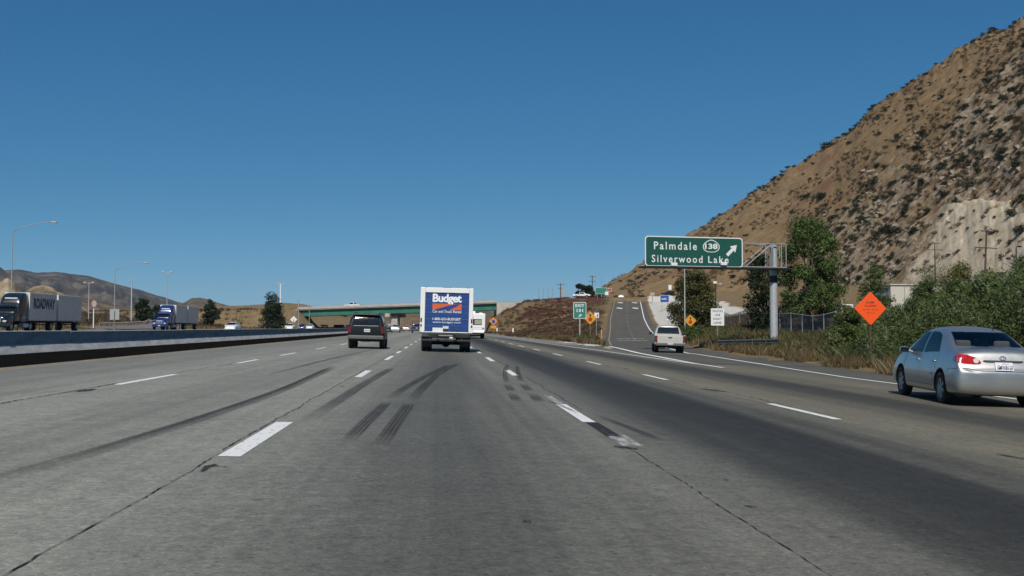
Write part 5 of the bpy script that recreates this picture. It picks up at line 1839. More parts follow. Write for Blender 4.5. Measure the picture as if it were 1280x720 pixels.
def diamond(d, cz, r=.06, cx=0):
    return round_poly([(cx, cz - d / 2), (cx + d / 2, cz), (cx, cz + d / 2), (cx - d / 2, cz)], r, 4)


def sign_root(name, x, y, label, cat='sign', rz=0.0, group=None, z=None):
    return empty(name, (x, y, tz(x, y) - .02 if z is None else z), R(rz), label, cat, group)


def local_z(v, Y, root): return zat(v, Y) - root.location.z


def arrow_poly(cx, cz, L_, wsh, whd, ang):
    """arrow pointing along ang (degrees from the x axis)"""
    a = R(ang); d = Vector((math.cos(a), math.sin(a))); q = Vector((-d.y, d.x)); c = Vector((cx, cz))
    t = c + d * L_ / 2; b = c - d * L_ / 2; nk = t - d * whd * .78
    sh = [b - q * wsh / 2, nk - q * wsh / 2, nk + q * wsh / 2, b + q * wsh / 2]
    hd = [t, nk + d * .0 + q * whd / 2, nk - q * whd / 2]
    return [tuple(p) for p in sh], [tuple(p) for p in hd]


# overhead sign -------------------------------------------------------------
PY = 71.5
px_ = xat(967.5, PY)
root = sign_root('overhead_sign', px_, PY, 'large green cantilever road sign reading Palmdale 138 Silverwood Lake on grey post', 'road sign', 11)
zt = local_z(303.5, PY, root); zb = local_z(334.5, PY - .6, root)
post = MB().cyl((0, 0, -.3), (0, 0, zt), .275, .27, 28).build('post', M['galv'], root)
MB().cyl((0, 0, zt), (0, 0, zt + .10), .29, .24, 28).build('post_cap', M['black'], post)
MB().cyl((0, 0, local_z(352, PY, root)), (0, 0, local_z(343.5, PY, root)), .281, .281, 28).build('post_band', M['sign_black'], post)
MB().cyl((0, 0, 0), (0, 0, .05), .48, .48, 20).build('base_plate', M['galv_dull'], post)
k = PY / F / math.cos(R(11))
bpy.context.view_layer.update()
def sign_x(u, y=-.62, z=6.0):
    lo, hi = -14.0, 4.0
    for _ in range(50):
        m = (lo + hi) / 2
        if project(root.matrix_world @ Vector((m, y, z)))[0] < u: lo = m
        else: hi = m
    return lo
xl = sign_x(806.2); xr = sign_x(928.3)
xe = sign_x(979, 0)
pz0 = local_z(333.4, PY - 1.2, root); pz1 = local_z(295.6, PY - 1.2, root)
pw = xr - xl; pc = (xl + xr) / 2; ph = pz1 - pz0; pzc = (pz0 + pz1) / 2
YP = -.62
fr = MB()
for yy in (-.45, .45):
    for zz in (zt - .02, zb + .10):
        fr.cyl((xl + .15 if zz < zt - .5 else xr - .3, yy, zz), (xe, yy, zz), .038, n=8)
    for xx in (xr + .10, -.36, -.25, .38, xe - .03):
        fr.cyl((xx, yy, zb + .1), (xx, yy, zt - .02), .036 if xx != -.25 else .022, n=8)
    fr.cyl((xr + .3, yy, zb + .12), (-.40, yy, zt - .06), .034, n=8)
for xx in (xr + .10, -.36, .38, xe - .03):
    for zz in (zt - .02, zb + .10): fr.cyl((xx, -.45, zz), (xx, .45, zz), .03, n=8)
fr.cyl((xr + .1, -.45, zt - .05), (-.36, .45, zt - .05), .025, n=8)
fr.build('truss', M['galv_dull'], root)
bk = MB()
for xx in np.linspace(xl + .5, xr - .4, 5): bk.box((xx, YP + .09, pzc), (.08, .12, ph - .1))
bk.box((pc, -.45, zb + .16), (pw, .10, .12))
bk.build('panel_bracket', M['galv_dull'], root)
wk = MB().box(((xl + xe) / 2 - .05, -.50, zb - .02), (xe - xl + .3, 1.15, .11), .01)
wk.build('walkway', M['black'], root)
for xx in np.linspace(xl + .5, xe - .3, 9):
    MB().box((xx, -.9, zb - .11), (.30, .10, .06), .01).build('walkway_bracket', M['galv_dull'], root)
pan = plate(root, rrect(pw, ph, .28, pc, pzc), rrect(pw - .14, ph - .14, .22, pc, pzc), M['sign_white'], M['sign_green'], YP)
yt = YP - .020
kx = pw / (858 - 40); kz = ph / 253
def sx_(x): return xl + (x - 40) * kx
def sz_(y, x=450): return pz1 - (y - (66 + (x - 40) / 818 * 24)) * kz
lettering('lettering', 'Palmdale', (sx_(291), yt, sz_(154, 291) + .01), (468 - 112) * kx, (185 - 120) * kz, M['sign_white'], pan, .012, 1.30)
lettering('lettering', 'Silverwood', (sx_(305), yt, sz_(262, 305)), (516 - 94) * kx, (290 - 228) * kz, M['sign_white'], pan, .012, 1.30)
lettering('lettering', 'Lake', (sx_(650), yt, sz_(275, 650) + .02), (736 - 563) * kx, (302 - 244) * kz, M['sign_white'], pan, .012, 1.30)
# spade shaped route shield
sc_x, sc_z = sx_(590), sz_(157, 590)
def spade(w, h):
    pts = []
    for i in range(40):
        t = i / 40
        a = -math.pi / 2 + 2 * math.pi * t
        x = math.cos(a); z = math.sin(a)
        rx = 1.0 if z < 0 else 1.0 - .50 * max(0, z) ** 2.2
        zz = z * (1.0 if z > 0 else .78)
        xx = (abs(x) ** .72) * (1 if x > 0 else -1) * rx
        pts.append((sc_x + xx * w / 2, sc_z - .05 + zz * h / 2))
    return pts
so_, si_ = spade(142 * kx, 120 * kz), spade(128 * kx, 106 * kz)
sh = MB(); nn_ = len(so_)
sh.add([(p[0], yt, p[1]) for p in so_] + [(p[0], yt, p[1]) for p in si_], [(i, (i + 1) % nn_, nn_ + (i + 1) % nn_, nn_ + i) for i in range(nn_)])
sh.build('route_shield', M['sign_white'], pan, fixn=False)
lettering('lettering', '138', (sc_x, yt - .002, sc_z - .02), 108 * kx, 46 * kz, M['sign_white'], pan, .035)
s_, h_ = arrow_poly(sx_(766), sz_(193, 766), 118 * kx, 26 * kx, 66 * kx, 44)
ar = MB(); ar.add([(p[0], yt, p[1]) for p in s_], [(0, 1, 2, 3)]); ar.add([(p[0], yt, p[1]) for p in h_], [(0, 1, 2)])
ar.build('arrow', M['sign_white'], pan, fixn=False)
for xx in (271, 687):
    lb = MB().box((sx_(xx), YP - .16, sz_(306, xx) - .02), (50 * kx, .20, 28 * kz), .03)
    o = lb.build('sign_light', M['sign_white'], root)
    MB().box((sx_(xx), YP - .04, pz0 - .05), (.06, .34, .05)).build('light_arm', M['galv_dull'], o)


def round_post(root, h, r=.03, m='galv', x=0.0, y=None, square=False, name='post'):
    y = r + .022 if y is None else y
    mb = MB()
    if square: mb.box((x, y, h / 2 - .1), (2 * r, 2 * r, h + .2), .006)
    else: mb.cyl((x, y, -.2), (x, y, h), r, n=10)
    return mb.build(name, M[m], root)


# exit number sign
Y = 122.0; x = xat(724.8, Y)
root = sign_root('exit_sign', x, Y, 'green EXIT 131 sign with arrow on a post in the gore', 'road sign')
w_, h_ = 16.4 * Y / F, 20.6 * Y / F
zc = local_z(388, Y, root)
round_post(root, zc + h_ / 2 - .05, .06, 'galv', square=True)
pan = plate(root, rrect(w_, h_, .16, 0, zc), rrect(w_ - .12, h_ - .12, .12, 0, zc), M['sign_white'], M['sign_teal'])
lettering('lettering', 'EXIT', (0, -.02, zc + h_ * .30), w_ * .68, h_ * .17, M['sign_white'], pan, .03, 1.1)
lettering('lettering', '131', (0, -.02, zc - .0), w_ * .50, h_ * .19, M['sign_white'], pan, .035, 1.1)
s_, h2 = arrow_poly(.04, zc - h_ * .31, .48, .11, .30, 42)
ar = MB(); ar.add([(p[0], -.02, p[1]) for p in s_], [(0, 1, 2, 3)]); ar.add([(p[0], -.02, p[1]) for p in h2], [(0, 1, 2)])
ar.build('arrow', M['sign_white'], pan, fixn=False)
MB().box((0, -.1, local_z(421, Y, root)), (.42, .06, .20), .02).build('object_marker', M['sign_white'], root)


def stop_ahead(u, v, Y, d, label):
    x = xat(u, Y)
    root = sign_root('warning_sign', x, Y, label, 'road sign', 0, 'yellow stop ahead signs beside the ramp')
    zc = local_z(v, Y, root)
    round_post(root, zc, .05, 'wood_post', square=True)
    pan = plate(root, diamond(d, zc), diamond(d - .07, zc), M['sign_yellow'], M['sign_yellow'])
    r8 = d * .165
    MB().add([(r8 * math.cos(R(22.5 + 45 * i)), -.0195, zc - d * .11 + r8 * math.sin(R(22.5 + 45 * i))) for i in range(8)], [tuple(range(8))]).build('stop_symbol', M['sign_red'], pan)
    s_, h2 = arrow_poly(0, zc + d * .20, d * .26, d * .075, d * .20, 90)
    ar = MB(); ar.add([(p[0], -.0195, p[1]) for p in s_], [(0, 1, 2, 3)]); ar.add([(p[0], -.0195, p[1]) for p in h2], [(0, 1, 2)])
    ar.build('arrow', M['sign_black'], pan, fixn=False)
    return root


stop_ahead(737.8, 397.3, 132, 1.72, 'yellow stop ahead diamond beside the EXIT 131 sign, left of the ramp')
stop_ahead(863, 400.8, 100, 1.22, 'yellow stop ahead diamond right of the ramp below the big green sign')

Y = 138; x = xat(745.8, Y)
root = sign_root('small_sign', x, Y, 'small white sign with dark mark behind the left yellow diamond', 'sign')
zc = local_z(394, Y, root); round_post(root, zc + .3, .03)
pan = plate(root, rrect(.66, .70, .05, 0, zc), None, M['sign_white'], None)
MB().box((.12, -.02, zc - .05), (.14, .008, .34), .002).build('dark_mark', M['sign_black'], pan)

# trucks use right lane
Y = 80.0; x = xat(897, Y)
root = sign_root('regulatory_sign', x, Y, 'white TRUCKS USE RIGHT LANE sign on a post under the big green sign', 'road sign')
w_, h_ = 17 * Y / F, 21.8 * Y / F
zc = local_z(396, Y, root)
round_post(root, zc + h_ / 2 + .02, .055, 'wood_post', square=True)
pan = plate(root, rrect(w_, h_, .05, 0, zc), None, M['sign_white'], None)
for i, t in enumerate(('TRUCKS', 'USE', 'RIGHT', 'LANE')):
    lettering('lettering', t, (0, -.0135, zc + h_ * (.34 - .225 * i)), w_ * (.80 if i == 0 else .42 if i == 1 else .66 if i == 2 else .60), h_ * .125, M['sign_black'], pan, .02, 1.1)

# orange ramp closed sign
Y = 42.0; x = xat(1088.3, Y)
root = sign_root('work_zone_sign', x, Y, 'bright orange RAMP CLOSED diamond on a wooden post among the bushes', 'road sign', 4)
zc = local_z(385, Y, root); d = 43.5 * Y / F
round_post(root, zc + .1, .04, 'pole_wood', square=True)
pan = plate(root, diamond(d, zc, .05), diamond(d - .03, zc, .04), M['sign_orange'], M['sign_orange'])
for t, dz, ww, hh, mt in (('RAMP', .25, .36, .085, 'sign_black'), ('CLOSED', .11, .52, .085, 'sign_black'), ('8:00 PM - 6:00 AM', -.05, .66, .055, 'lettering_red'), ('OCT 9-13', -.19, .38, .055, 'lettering_red')):
    if mt not in M: M[mt] = pm('faded_sign_ink', (.38, .030, .012), .6, var=.1)
    lettering('lettering', t, (0, -.0195, zc + dz), ww, hh, M[mt], pan, .02, 1.12)

# blue service sign and smaller posts by the pale lot
p = ground(828, 389.5)
Y = p.y
root = sign_root('service_sign', p.x + .5, Y, 'small blue service sign with white legend on a thin post by the pale lot', 'road sign')
zc = local_z(373.2, Y, root); w_, h_ = 11.4 * Y / F, 9.2 * Y / F
round_post(root, zc + .2, .05, 'galv_dull', x=-.55)
pan = plate(root, rrect(w_, h_, .08, 0, zc), rrect(w_ - .1, h_ - .1, .06, 0, zc), M['sign_white'], M['sign_blue'])
lettering('lettering', 'GAS', (-.15, -.02, zc + .0), w_ * .55, h_ * .22, M['sign_white'], pan, .02)
p = ground(836, 411)
root = sign_root('small_sign', p.x, p.y, 'small white and blue marker sign on the pale verge just above the pickup', 'sign')
zc = local_z(397, p.y, root); round_post(root, zc + .3, .035, 'galv_dull')
pan = plate(root, rrect(.75, .75, .06, 0, zc), None, M['sign_white'], None)
MB().box((0.08, -.02, zc), (.34, .008, .40), .01).build('blue_mark', M['sign_blue'], pan)
p = ground(815.5, 378.5)
root = sign_root('notice_board', p.x, p.y, 'pale square notice board on a post at the top of the lot', 'sign')
zc = local_z(367, p.y, root); round_post(root, zc, .06, 'wood_post', square=True)
plate(root, rrect(1.15, .80, .03, 0, zc), None, M['rv_window'], None)
MB().box((0, .04, .14), (.9, .9, .28), .06).build('base_block', M['concrete'], root)
p = ground(810.5, 374)
root = sign_root('marker_post', p.x, p.y, 'thin brown marker post left of the pale notice board', 'post')
round_post(root, 2.4, .07, 'wood_post', square=True); MB().cyl((0, .04, 2.4), (0, .04, 2.5), .1, .05, 8).build('cap', M['wood_post'], root)

# things on the ramp crest
def board(u, v, Y, w_, h_, mat, label, name='road_sign', posts=1, inner=None, m='galv_dull', below=None, rz=0):
    x = xat(u, Y)
    z = tz(x, Y)
    root = sign_root(name, x, Y, label, 'sign', rz)
    zc = local_z(v, Y, root)
    if posts == 1: round_post(root, zc + h_ * .4, .05, m)
    else:
        for s in (-1, 1): round_post(root, zc + h_ * .4, .06, m, x=s * w_ * .3)
    pan = plate(root, rrect(w_, h_, .05, 0, zc), rrect(w_ - .14, h_ - .14, .04, 0, zc) if inner else None, mat, inner)
    return root, pan, zc


board(751.5, 363.2, 284, 3.2, 1.75, M['sign_white'], 'teal green guide sign at the top of the embankment by the ramp', posts=2, inner=M['sign_teal'], rz=8)
board(758.6, 366.4, 280, .95, .95, M['sign_white'], 'small white square sign just right of the teal guide sign')
r_, pan, zc = board(762.3, 362, 288, 1.1, .8, M['sign_white'], 'small red and white sign right of the teal guide sign', inner=M['sign_red'])
board(837.8, 358.6, 297, .9, 1.4, M['sign_white'], 'tall narrow white sign behind the pale lot', posts=1)
board(846, 363.2, 290, 1.1, 1.9, M['far_pink'], 'pale pinkish board standing right of the dark pickup', posts=2)
board(704.4, 365.3, 306, 1.1, 2.3, M['sign_back'], 'grey back of a tall sign beside the far power pole', posts=2)
pk = make_pickup(M['semi_black'], 'dark pickup truck parked behind the pale lot')
_x = xat(838, 292); put(pk, _x, 292, 60, z=tz(_x, 292) - .0, roll=0)

# diamond sign with blue disc by the bridge abutment
Y = 238.0; x = xat(616.8, Y)
root = sign_root('warning_sign', x, Y, 'yellow and orange diamond sign with round blue symbol near the motorhome', 'road sign')
zc = local_z(401.5, Y, root); round_post(root, zc, .06, 'wood_post', square=True)
pan = plate(root, diamond(1.95, zc, .08), diamond(1.80, zc, .07), M['sign_orange'], M['sign_yellow'])
MB().prism(oval(0, zc - .1, .40, .46, 20), -.0195, -.0170, 'y').build('round_symbol', M['sign_blue_pale'] if 'sign_blue_pale' in M else M['sign_blue'], pan)
plate(root, rrect(1.25, .62, .05, 0, zc - 1.35), None, M['sign_yellow'], None, name='plaque')

for u, v, Y, lb in ((621.3, 412, 205, 'white reflector post at the verge close to the blue-disc diamond'), (641.3, 413, 172, 'white reflector post alone at the foot of the red-brown embankment')):
    x = xat(u, Y)
    root = sign_root('delineator_post', x, Y, lb, 'post')
    round_post(root, 1.25, .035, 'galv_dull')
    MB().box((0, -.01, 1.02), (.26, .03, .62), .02).build('reflector_panel', M['sign_white'], root)
x = xat(751.8, 140)
root = sign_root('delineator_post', x, 140, 'thin yellow reflector post at the left edge of the ramp', 'post')
MB().box((0, 0, .55), (.10, .04, 1.3), .01).build('post', M['sign_yellow'], root)
MB().box((0, -.024, 1.0), (.08, .008, .2), .002).build('reflector_panel', M['sign_white'], root)

# cabinets by the big post
x = xat(978.7, 66); root = sign_root('utility_cabinet', x, 66, 'small white utility cabinet at the foot of the big grey sign post', 'cabinet')
zc = local_z(435, 66, root)
MB().box((0, 0, zc / 2 + .1), (.46, .34, zc + .5), .03).build('housing', M['white'], root)
MB().box((0.0, -.176, zc + .08), (.16, .012, .16), .004).build('door_mark', M['sign_black'], root)
x = xat(983.8, 67); root = sign_root('marker_post', x, 67, 'pale yellow flat marker post beside the white cabinet', 'post')
zc = local_z(431.5, 67, root)
MB().box((0, 0, (zc + .3) / 2), (.24, .05, zc + .30), .02).build('panel', M['marker_yellow'] if 'marker_yellow' in M else M['sign_yellow'], root)
MB().box((0, -.03, zc + .1), (.12, .008, .2), .002).build('number_plate', M['galv_dull'], root)


# guardrail with a W beam
def guardrail(pts, label, post_gap=1.9, h=.70, mat='rail_steel', side=-1):
    pts = [Vector(p) for p in pts]
    root = empty('guardrail', pts[0], 0, label, 'guardrail')
    o = pts[0]
    prof = [(0, -.155), (.075, -.11), (.075, -.06), (.0, -.02), (.0, .02), (.075, .06), (.075, .11), (0, .155)]
    vs = []; n = len(prof)
    for i, p in enumerate(pts):
        a = pts[max(0, i - 1)]; b = pts[min(len(pts) - 1, i + 1)]
        t = (b - a); t.z = 0; t.normalize(); q = Vector((-t.y, t.x, 0)) * side
        for u_, w2 in prof:
            vs.append(p - o + q * (u_ + .12) + Vector((0, 0, h - .155 + w2)))
        for u_, w2 in reversed(prof):
            vs.append(p - o + q * (u_ + .105) + Vector((0, 0, h - .155 + w2)))
    m2 = 2 * n; fs = []
    for i in range(len(pts) - 1):
        for k_ in range(m2):
            fs.append((i * m2 + k_, i * m2 + (k_ + 1) % m2, (i + 1) * m2 + (k_ + 1) % m2, (i + 1) * m2 + k_))
    fs += [tuple(range(m2)), tuple(reversed(range((len(pts) - 1) * m2, len(pts) * m2)))]
    MB().add(vs, fs).build('rail', M[mat], root)
    tot = 0
    for a, b in zip(pts[:-1], pts[1:]):
        L_ = (b - a).length
        while tot < L_:
            p = a.lerp(b, tot / L_) - o
            MB().box((p.x, p.y, p.z + h / 2 - .18), (.15, .20, h + .36), .01).build('post', M['wood_post'], root)
            tot += post_gap
        tot -= L_
    return root


M['rail_steel'] = pm('weathered_guardrail_steel', (.10, .105, .11), .6, .3, var=.2, scale=3)
M['rail_pale'] = pm('pale_guardrail_steel', (.62, .62, .60), .6, .0, var=.08, scale=3)
P = []
for u, Y in ((899, 69.5), (915, 68), (932, 66.5), (950, 65), (976, 62.5)):
    x = xat(u, Y); P.append((x, Y, tz(x, Y)))
guardrail(P, 'short dark steel guardrail in front of the big grey sign post')
P = []
for y in np.arange(190, 300, 8.0):
    x = float(np.interp(y, SLY, SLX)) - 4.6; P.append((x, float(y), tz(x, y)))
guardrail(P, 'pale guardrail along the grey slip road beyond the blue lorry', 4.0, .75, 'rail_pale', -1)


# street lamps and poles
def lamp_post(u, vtop, Y, arm, label, group=None, base=None, r=.09, side=1, rise=.9, mat='galv_dull'):
    x = xat(u, Y); z = tz(x, Y) if base is None else base
    root = empty('street_lamp', (x, Y, z - .05), 0, label, 'street lamp', group)
    H = zat(vtop, Y) - z
    MB().cyl((0, 0, 0), (0, 0, H), r, r * .6, 12).cyl((0, 0, 0), (0, 0, .3), r * 1.6, r * 1.6, 12).build('pole', M[mat], root)
    pts = [(0, 0, H - .05), (side * arm * .18, 0, H + rise * .30), (side * arm * .45, 0, H + rise * .68), (side * arm * .8, 0, H + rise * .96), (side * arm, 0, H + rise)]
    MB().tube(pts, [.05, .045, .04, .035, .03], 8).build('arm', M[mat], root)
    xx = side * (arm + .32)
    l_ = MB().box((xx, 0, H + rise + .0), (.74, .34, .16), .06, seg=3).build('lamp_head', M['sign_back'], root)
    MB().box((xx + side * .05, 0, H + rise - .10), (.42, .24, .06), .025, seg=3).build('lamp_glass', M['clear_lens'], l_)
    return root


lamp_post(13.5, 292.5, 130, 4.6, 'tall curved-arm street lamp behind the black lorry tractor', 'curved-arm street lamps beyond the barrier', rise=1.15)
lamp_post(142.8, 338.5, 170, 4.5, 'tall curved-arm street lamp between the two lorries', 'curved-arm street lamps beyond the barrier', rise=1.1)
lamp_post(856.2, 314, 97, 2.2, 'pale thin lamp pole rising behind the big green sign panel', None, r=.075, mat='galv')
lamp_post(751.9, 345, 305, 1.5, 'curved street lamp standing at the ramp crest above the teal sign', None, side=-1, rise=1.0, r=.12)
lamp_post(386.5, 381, 300, .9, 'short dark lamp at the left end of the bridge', None, r=.10, rise=.3)


def t_lamp(u, vtop, Y, span, label, heads=2, r=.11, mat='galv', group=None, base=None):
    x = xat(u, Y); z = tz(x, Y) if base is None else base
    root = empty('light_mast', (x, Y, z - .05), 0, label, 'light mast', group)
    H = zat(vtop, Y) - z
    MB().cyl((0, 0, 0), (0, 0, H), r, r * .7, 10).build('pole', M[mat], root)
    MB().box((0, 0, H - .08), (span, .10, .10), .01).build('crossarm', M[mat], root)
    for k_ in range(heads):
        xx = -span / 2 + span * k_ / max(1, heads - 1)
        MB().box((xx, -.1, H - .02), (span / heads * .62, .45, .30), .06).build('lamp_head', M['sign_back'], root)
    return root


t_lamp(208.3, 341.5, 290, 2.2, 'slim light mast with T-shaped top above the blue lorry', 2, .12)
t_lamp(164, 352, 250, .8, 'thick pale mast between the second street lamp and the green bushes', 1, .20)
t_lamp(110.5, 354.5, 230, 1.7, 'short mast with two small lamp heads behind the white trailers', 2, .10)
t_lamp(350.3, 355.5, 470, 3.2, 'tall white mast with wide crossed head behind the tall dark conifer', 3, .42, 'white')
x = xat(373, 300)
root = empty('metal_pole', (x, 300, tz(x, 300) - .1), 0, 'thin grey pole left of the bridge end beside the diamond sign', 'pole')
H = zat(375, 300) - root.location.z
MB().cyl((0, 0, 0), (0, 0, H), .16, .10, 10).build('shaft', M['galv_dull'], root); MB().cyl((0, 0, H), (0, 0, H + .2), .12, .03, 10).build('cap', M['galv_dull'], root)

M['faded_red'] = pm('faded_red_sheeting', (.22, .05, .045), .6, var=.1)
# signs on the far side
x = xat(143, 150); root = sign_root('road_sign', x, 150, 'square grey back of a road sign beyond the barrier, left of the blue lorry', 'road sign')
zc = local_z(393.5, 150, root); round_post(root, zc + .5, .05, 'wood_post', square=True, y=-.06)
plate(root, rrect(1.3, 1.5, .05, 0, zc), None, M['sign_back'], None)
x = xat(116.5, 175); root = sign_root('wrong_way_sign', x, 175, 'round red and white sign on a white post behind the last white trailer', 'road sign')
zc = local_z(380.5, 175, root); round_post(root, zc - .1, .09, 'white')
pan = plate(root, oval(0, zc, .56, .72, 22), oval(0.10, zc, .40, .56, 22), M['faded_red'], M['far_pink'])
x = xat(367, 232); root = sign_root('diamond_sign', x, 232, 'pale diamond-shaped sign back beyond the barrier left of the bridge', 'road sign')
zc = local_z(399.5, 232, root); round_post(root, zc, .06, 'wood_post', square=True, y=-.06)
plate(root, diamond(1.55, zc), None, M['sign_white'], None)
M_tr = make_trailer('white box trailer parked beyond the left end of the bridge', None, 1, 7.0)
x = xat(404, 420); M_tr.location = (x, 420, tz(x, 420)); M_tr.rotation_euler = (0, 0, R(180))


# power poles
def power_pole(u, vtop, Y, arms, label, group, r=.15, lean=0.0, mat='pole_wood', wide=None, vb=None):
    x = xat(u, Y); z = tz(x, Y)
    if vb is not None: z = min(z, zat(vb, Y))
    root = empty('utility_pole', (x, Y, z - .3), 0, label, 'utility pole', group)
    root.rotation_euler = (0, R(lean), 0)
    H = zat(vtop, Y) - z + .3
    MB().cyl((0, 0, 0), (0, 0, H), r, r * .65, 10).build('pole', M[mat], root)
    for v, half in arms:
        zz = zat(v, Y) - z + .3
        a = MB().box((0, -.14, zz), (2 * half, .12, .14), .01).build('crossarm', M[mat], root)
        for s in (-.9, -.45, .45, .9):
            MB().cyl((s * half, -.14, zz + .07), (s * half, -.14, zz + .25), .05, .03, 8).build('insulator', M['sign_back'], a)
    return root


GP = 'power poles on the skyline above the embankment'
power_pole(700.8, 354, 330, ((355.5, 1.35), (360.5, .9)), 'wooden power pole with two crossarms at the crest near the white pickup', GP, .2)
power_pole(740.5, 344, 345, ((345.5, 1.2), (351.5, 1.2)), 'taller wooden power pole with two crossarms above the dark trees', GP, .2)
for u, lb in ((676.5, 'faint H-shaped pylon frame on the crest, left of its twin'), (688, 'faint H-shaped pylon frame on the crest, nearer to the power pole')):
    x = xat(u, 420); root = empty('pylon_frame', (x, 420, 8), 0, lb, 'pylon')
    H = zat(360.5, 420) - 8
    for s in (-1, 1): MB().cyl((s * .95, 0, 0), (s * .95, 0, H), .14, .10, 8).build('leg', M['galv_dull'], root)
    MB().box((0, 0, H * .62), (2.0, .14, .16)).build('crossarm', M['galv_dull'], root)
GP = 'wooden power poles at the foot of the hill'
power_pole(1231, 283.5, 150, ((285, .95), (306.5, 1.7)), 'tall leaning power pole with wide crossarms before the pale cut slope', GP, .17, 3.0)
power_pole(1170, 300, 205, ((301, 1.2), (309.5, 1.7)), 'middle-sized power pole left of the pale cut slope', GP, .16)
power_pole(1133, 317, 245, ((318.5, .9),), 'shortest power pole above the flat pale building', GP, .15)
power_pole(1044.5, 268, 235, ((276, .6),), 'thin pole on the slope right behind the tall green tree', GP, .12)
x = xat(895, 118); root = empty('utility_pole', (x, 118, tz(x, 118) - .2), 0, 'thin pole with white boxes rising behind the TRUCKS sign', 'utility pole')
H = zat(322, 118) - root.location.z
MB().cyl((0, 0, 0), (0, 0, H), .085, .06, 10).build('pole', M['pole_wood'], root)
MB().box((-.12, -.12, zat(352.5, 118) - root.location.z), (.42, .22, .28), .04).build('white_box', M['white'], root)
MB().box((.55, -.05, zat(354.5, 118) - root.location.z), (.36, .2, .24), .04).build('white_box', M['sign_back'], root)
MB().box((.2, -.05, zat(354, 118) - root.location.z), (1.0, .06, .06)).build('bracket', M['galv_dull'], root)
x = xat(1272, 118); root = empty('street_lamp', (x, 118, tz(x, 118) - .1), 0, 'black square-headed lamp above the bushes at the right edge', 'street lamp')
H = zat(305, 118) - root.location.z
MB().cyl((0, 0, 0), (0, 0, H), .075, .06, 10).build('pole', M['black'], root)
MB().tube([(0, 0, H - .02), (.1, 0, H + .08), (.3, 0, H + .1)], .05, 8).build('arm', M['black'], root)
MB().box((.42, 0, H + .04), (.42, .3, .16), .03).build('lamp_head', M['black'], root)
x = xat(1261, 130); root = empty('steel_frame', (x, 130, tz(x, 130)), 0, 'pale grey two-legged steel frame beside the square-headed lamp', 'frame')
H = zat(319, 130) - root.location.z
for s in (-1, 1): MB().box((s * .62, 0, H / 2), (.12, .12, H), .01).build('leg', M['galv_dull'], root)
MB().box((0, 0, H - .1), (1.5, .14, .2), .01).build('crossbar', M['galv_dull'], root)
MB().box((0.05, -.12, H - .12), (.6, .1, .3), .02).build('box', M['black'], root)

# flat building, pipe fence, chain link fence
Yb = 122; x0 = xat(1114, Yb); x1 = xat(1196, Yb)
zb_ = tz((x0 + x1) / 2, Yb) - .3
zt_ = zat(355.2, Yb)
root = empty('flat_roofed_building', ((x0 + x1) / 2, Yb, zb_), 0, 'low pale flat-roofed building half hidden behind the bushes', 'building')
M['stucco'] = pm('pale_stucco', (.52, .50, .43), .9, var=.08, scale=2)
MB().box((0, 3.5, (zt_ - zb_) / 2), (x1 - x0, 7.0, zt_ - zb_), .02).build('wall', M['stucco'], root)
MB().box((0, 3.5, zt_ - zb_ + .08), (x1 - x0 + .3, 7.3, .14), .02).build('roof', M['stucco'], root)
MB().box((.2, 2.5, zt_ - zb_ + .25), (.5, .5, .3), .03).build('roof_vent', M['galv'], root)
MB().box((-.9, -.03, 1.6), (.9, .07, 1.9), .01).build('door', M['black'], root)
for xx in (-2.4, -1.45, .9): MB().box((xx, -.04, (zt_ - zb_) / 2), (.06, .06, zt_ - zb_ - .1)).build('drainpipe', M['galv_dull'], root)

def pipe_fence():
    P = []
    for u, Y in ((1034, 92), (1043, 92), (1053, 91.5), (1066, 90.5)):
        x = xat(u, Y); P.append(Vector((x, Y, zat(383.5 if u < 1060 else 384.5, Y))))
    root = empty('pipe_fence', P[0], 0, 'white pipe rail fence right of the tall tree on the lawn', 'fence')
    o = P[0]
    rl = MB().tube([p - o + Vector((0, 0, .25)) for p in P], .06, 8)
    rl.build('rail', M['white'], root)
    for i, p in enumerate(P):
        q = p - o
        g = tz(p.x, p.y) - o.z
        MB().cyl((q.x, q.y, g - .1), (q.x, q.y, q.z + (.75 if i == 2 else .35)), .055, n=8).build('post', M['white'], root)


pipe_fence()


def chain_mat():
    m, nt, b, L = new_mat('chain_link_mesh')
    N = nt.nodes.new
    tc = N('ShaderNodeTexCoord')
    vals = []
    for ang in (45, -45):
        mp = N('ShaderNodeMapping'); mp.inputs['Rotation'].default_value = (0, 0, R(ang)); L(tc.outputs['UV'], mp.inputs['Vector'])
        wv = N('ShaderNodeTexWave'); wv.inputs['Scale'].default_value = 4.2; wv.inputs['Distortion'].default_value = 0
        L(mp.outputs[0], wv.inputs['Vector'])
        mr = N('ShaderNodeMapRange'); mr.inputs['From Min'].default_value = .72; mr.inputs['From Max'].default_value = .8
        L(wv.outputs['Fac'], mr.inputs['Value']); vals.append(mr.outputs[0])
    mxm = N('ShaderNodeMath'); mxm.operation = 'MAXIMUM'; L(vals[0], mxm.inputs[0]); L(vals[1], mxm.inputs[1])
    b.inputs['Base Color'].default_value = (.10, .105, .10, 1); b.inputs['Roughness'].default_value = .6
    t = N('ShaderNodeBsdfTransparent'); mx = N('ShaderNodeMixShader')
    L(mxm.outputs[0], mx.inputs[0]); L(t.outputs[0], mx.inputs[1]); L(b.outputs[0], mx.inputs[2])
    L(mx.outputs[0], nt.nodes['Material Output'].inputs['Surface'])
    return m


M['chain'] = chain_mat()


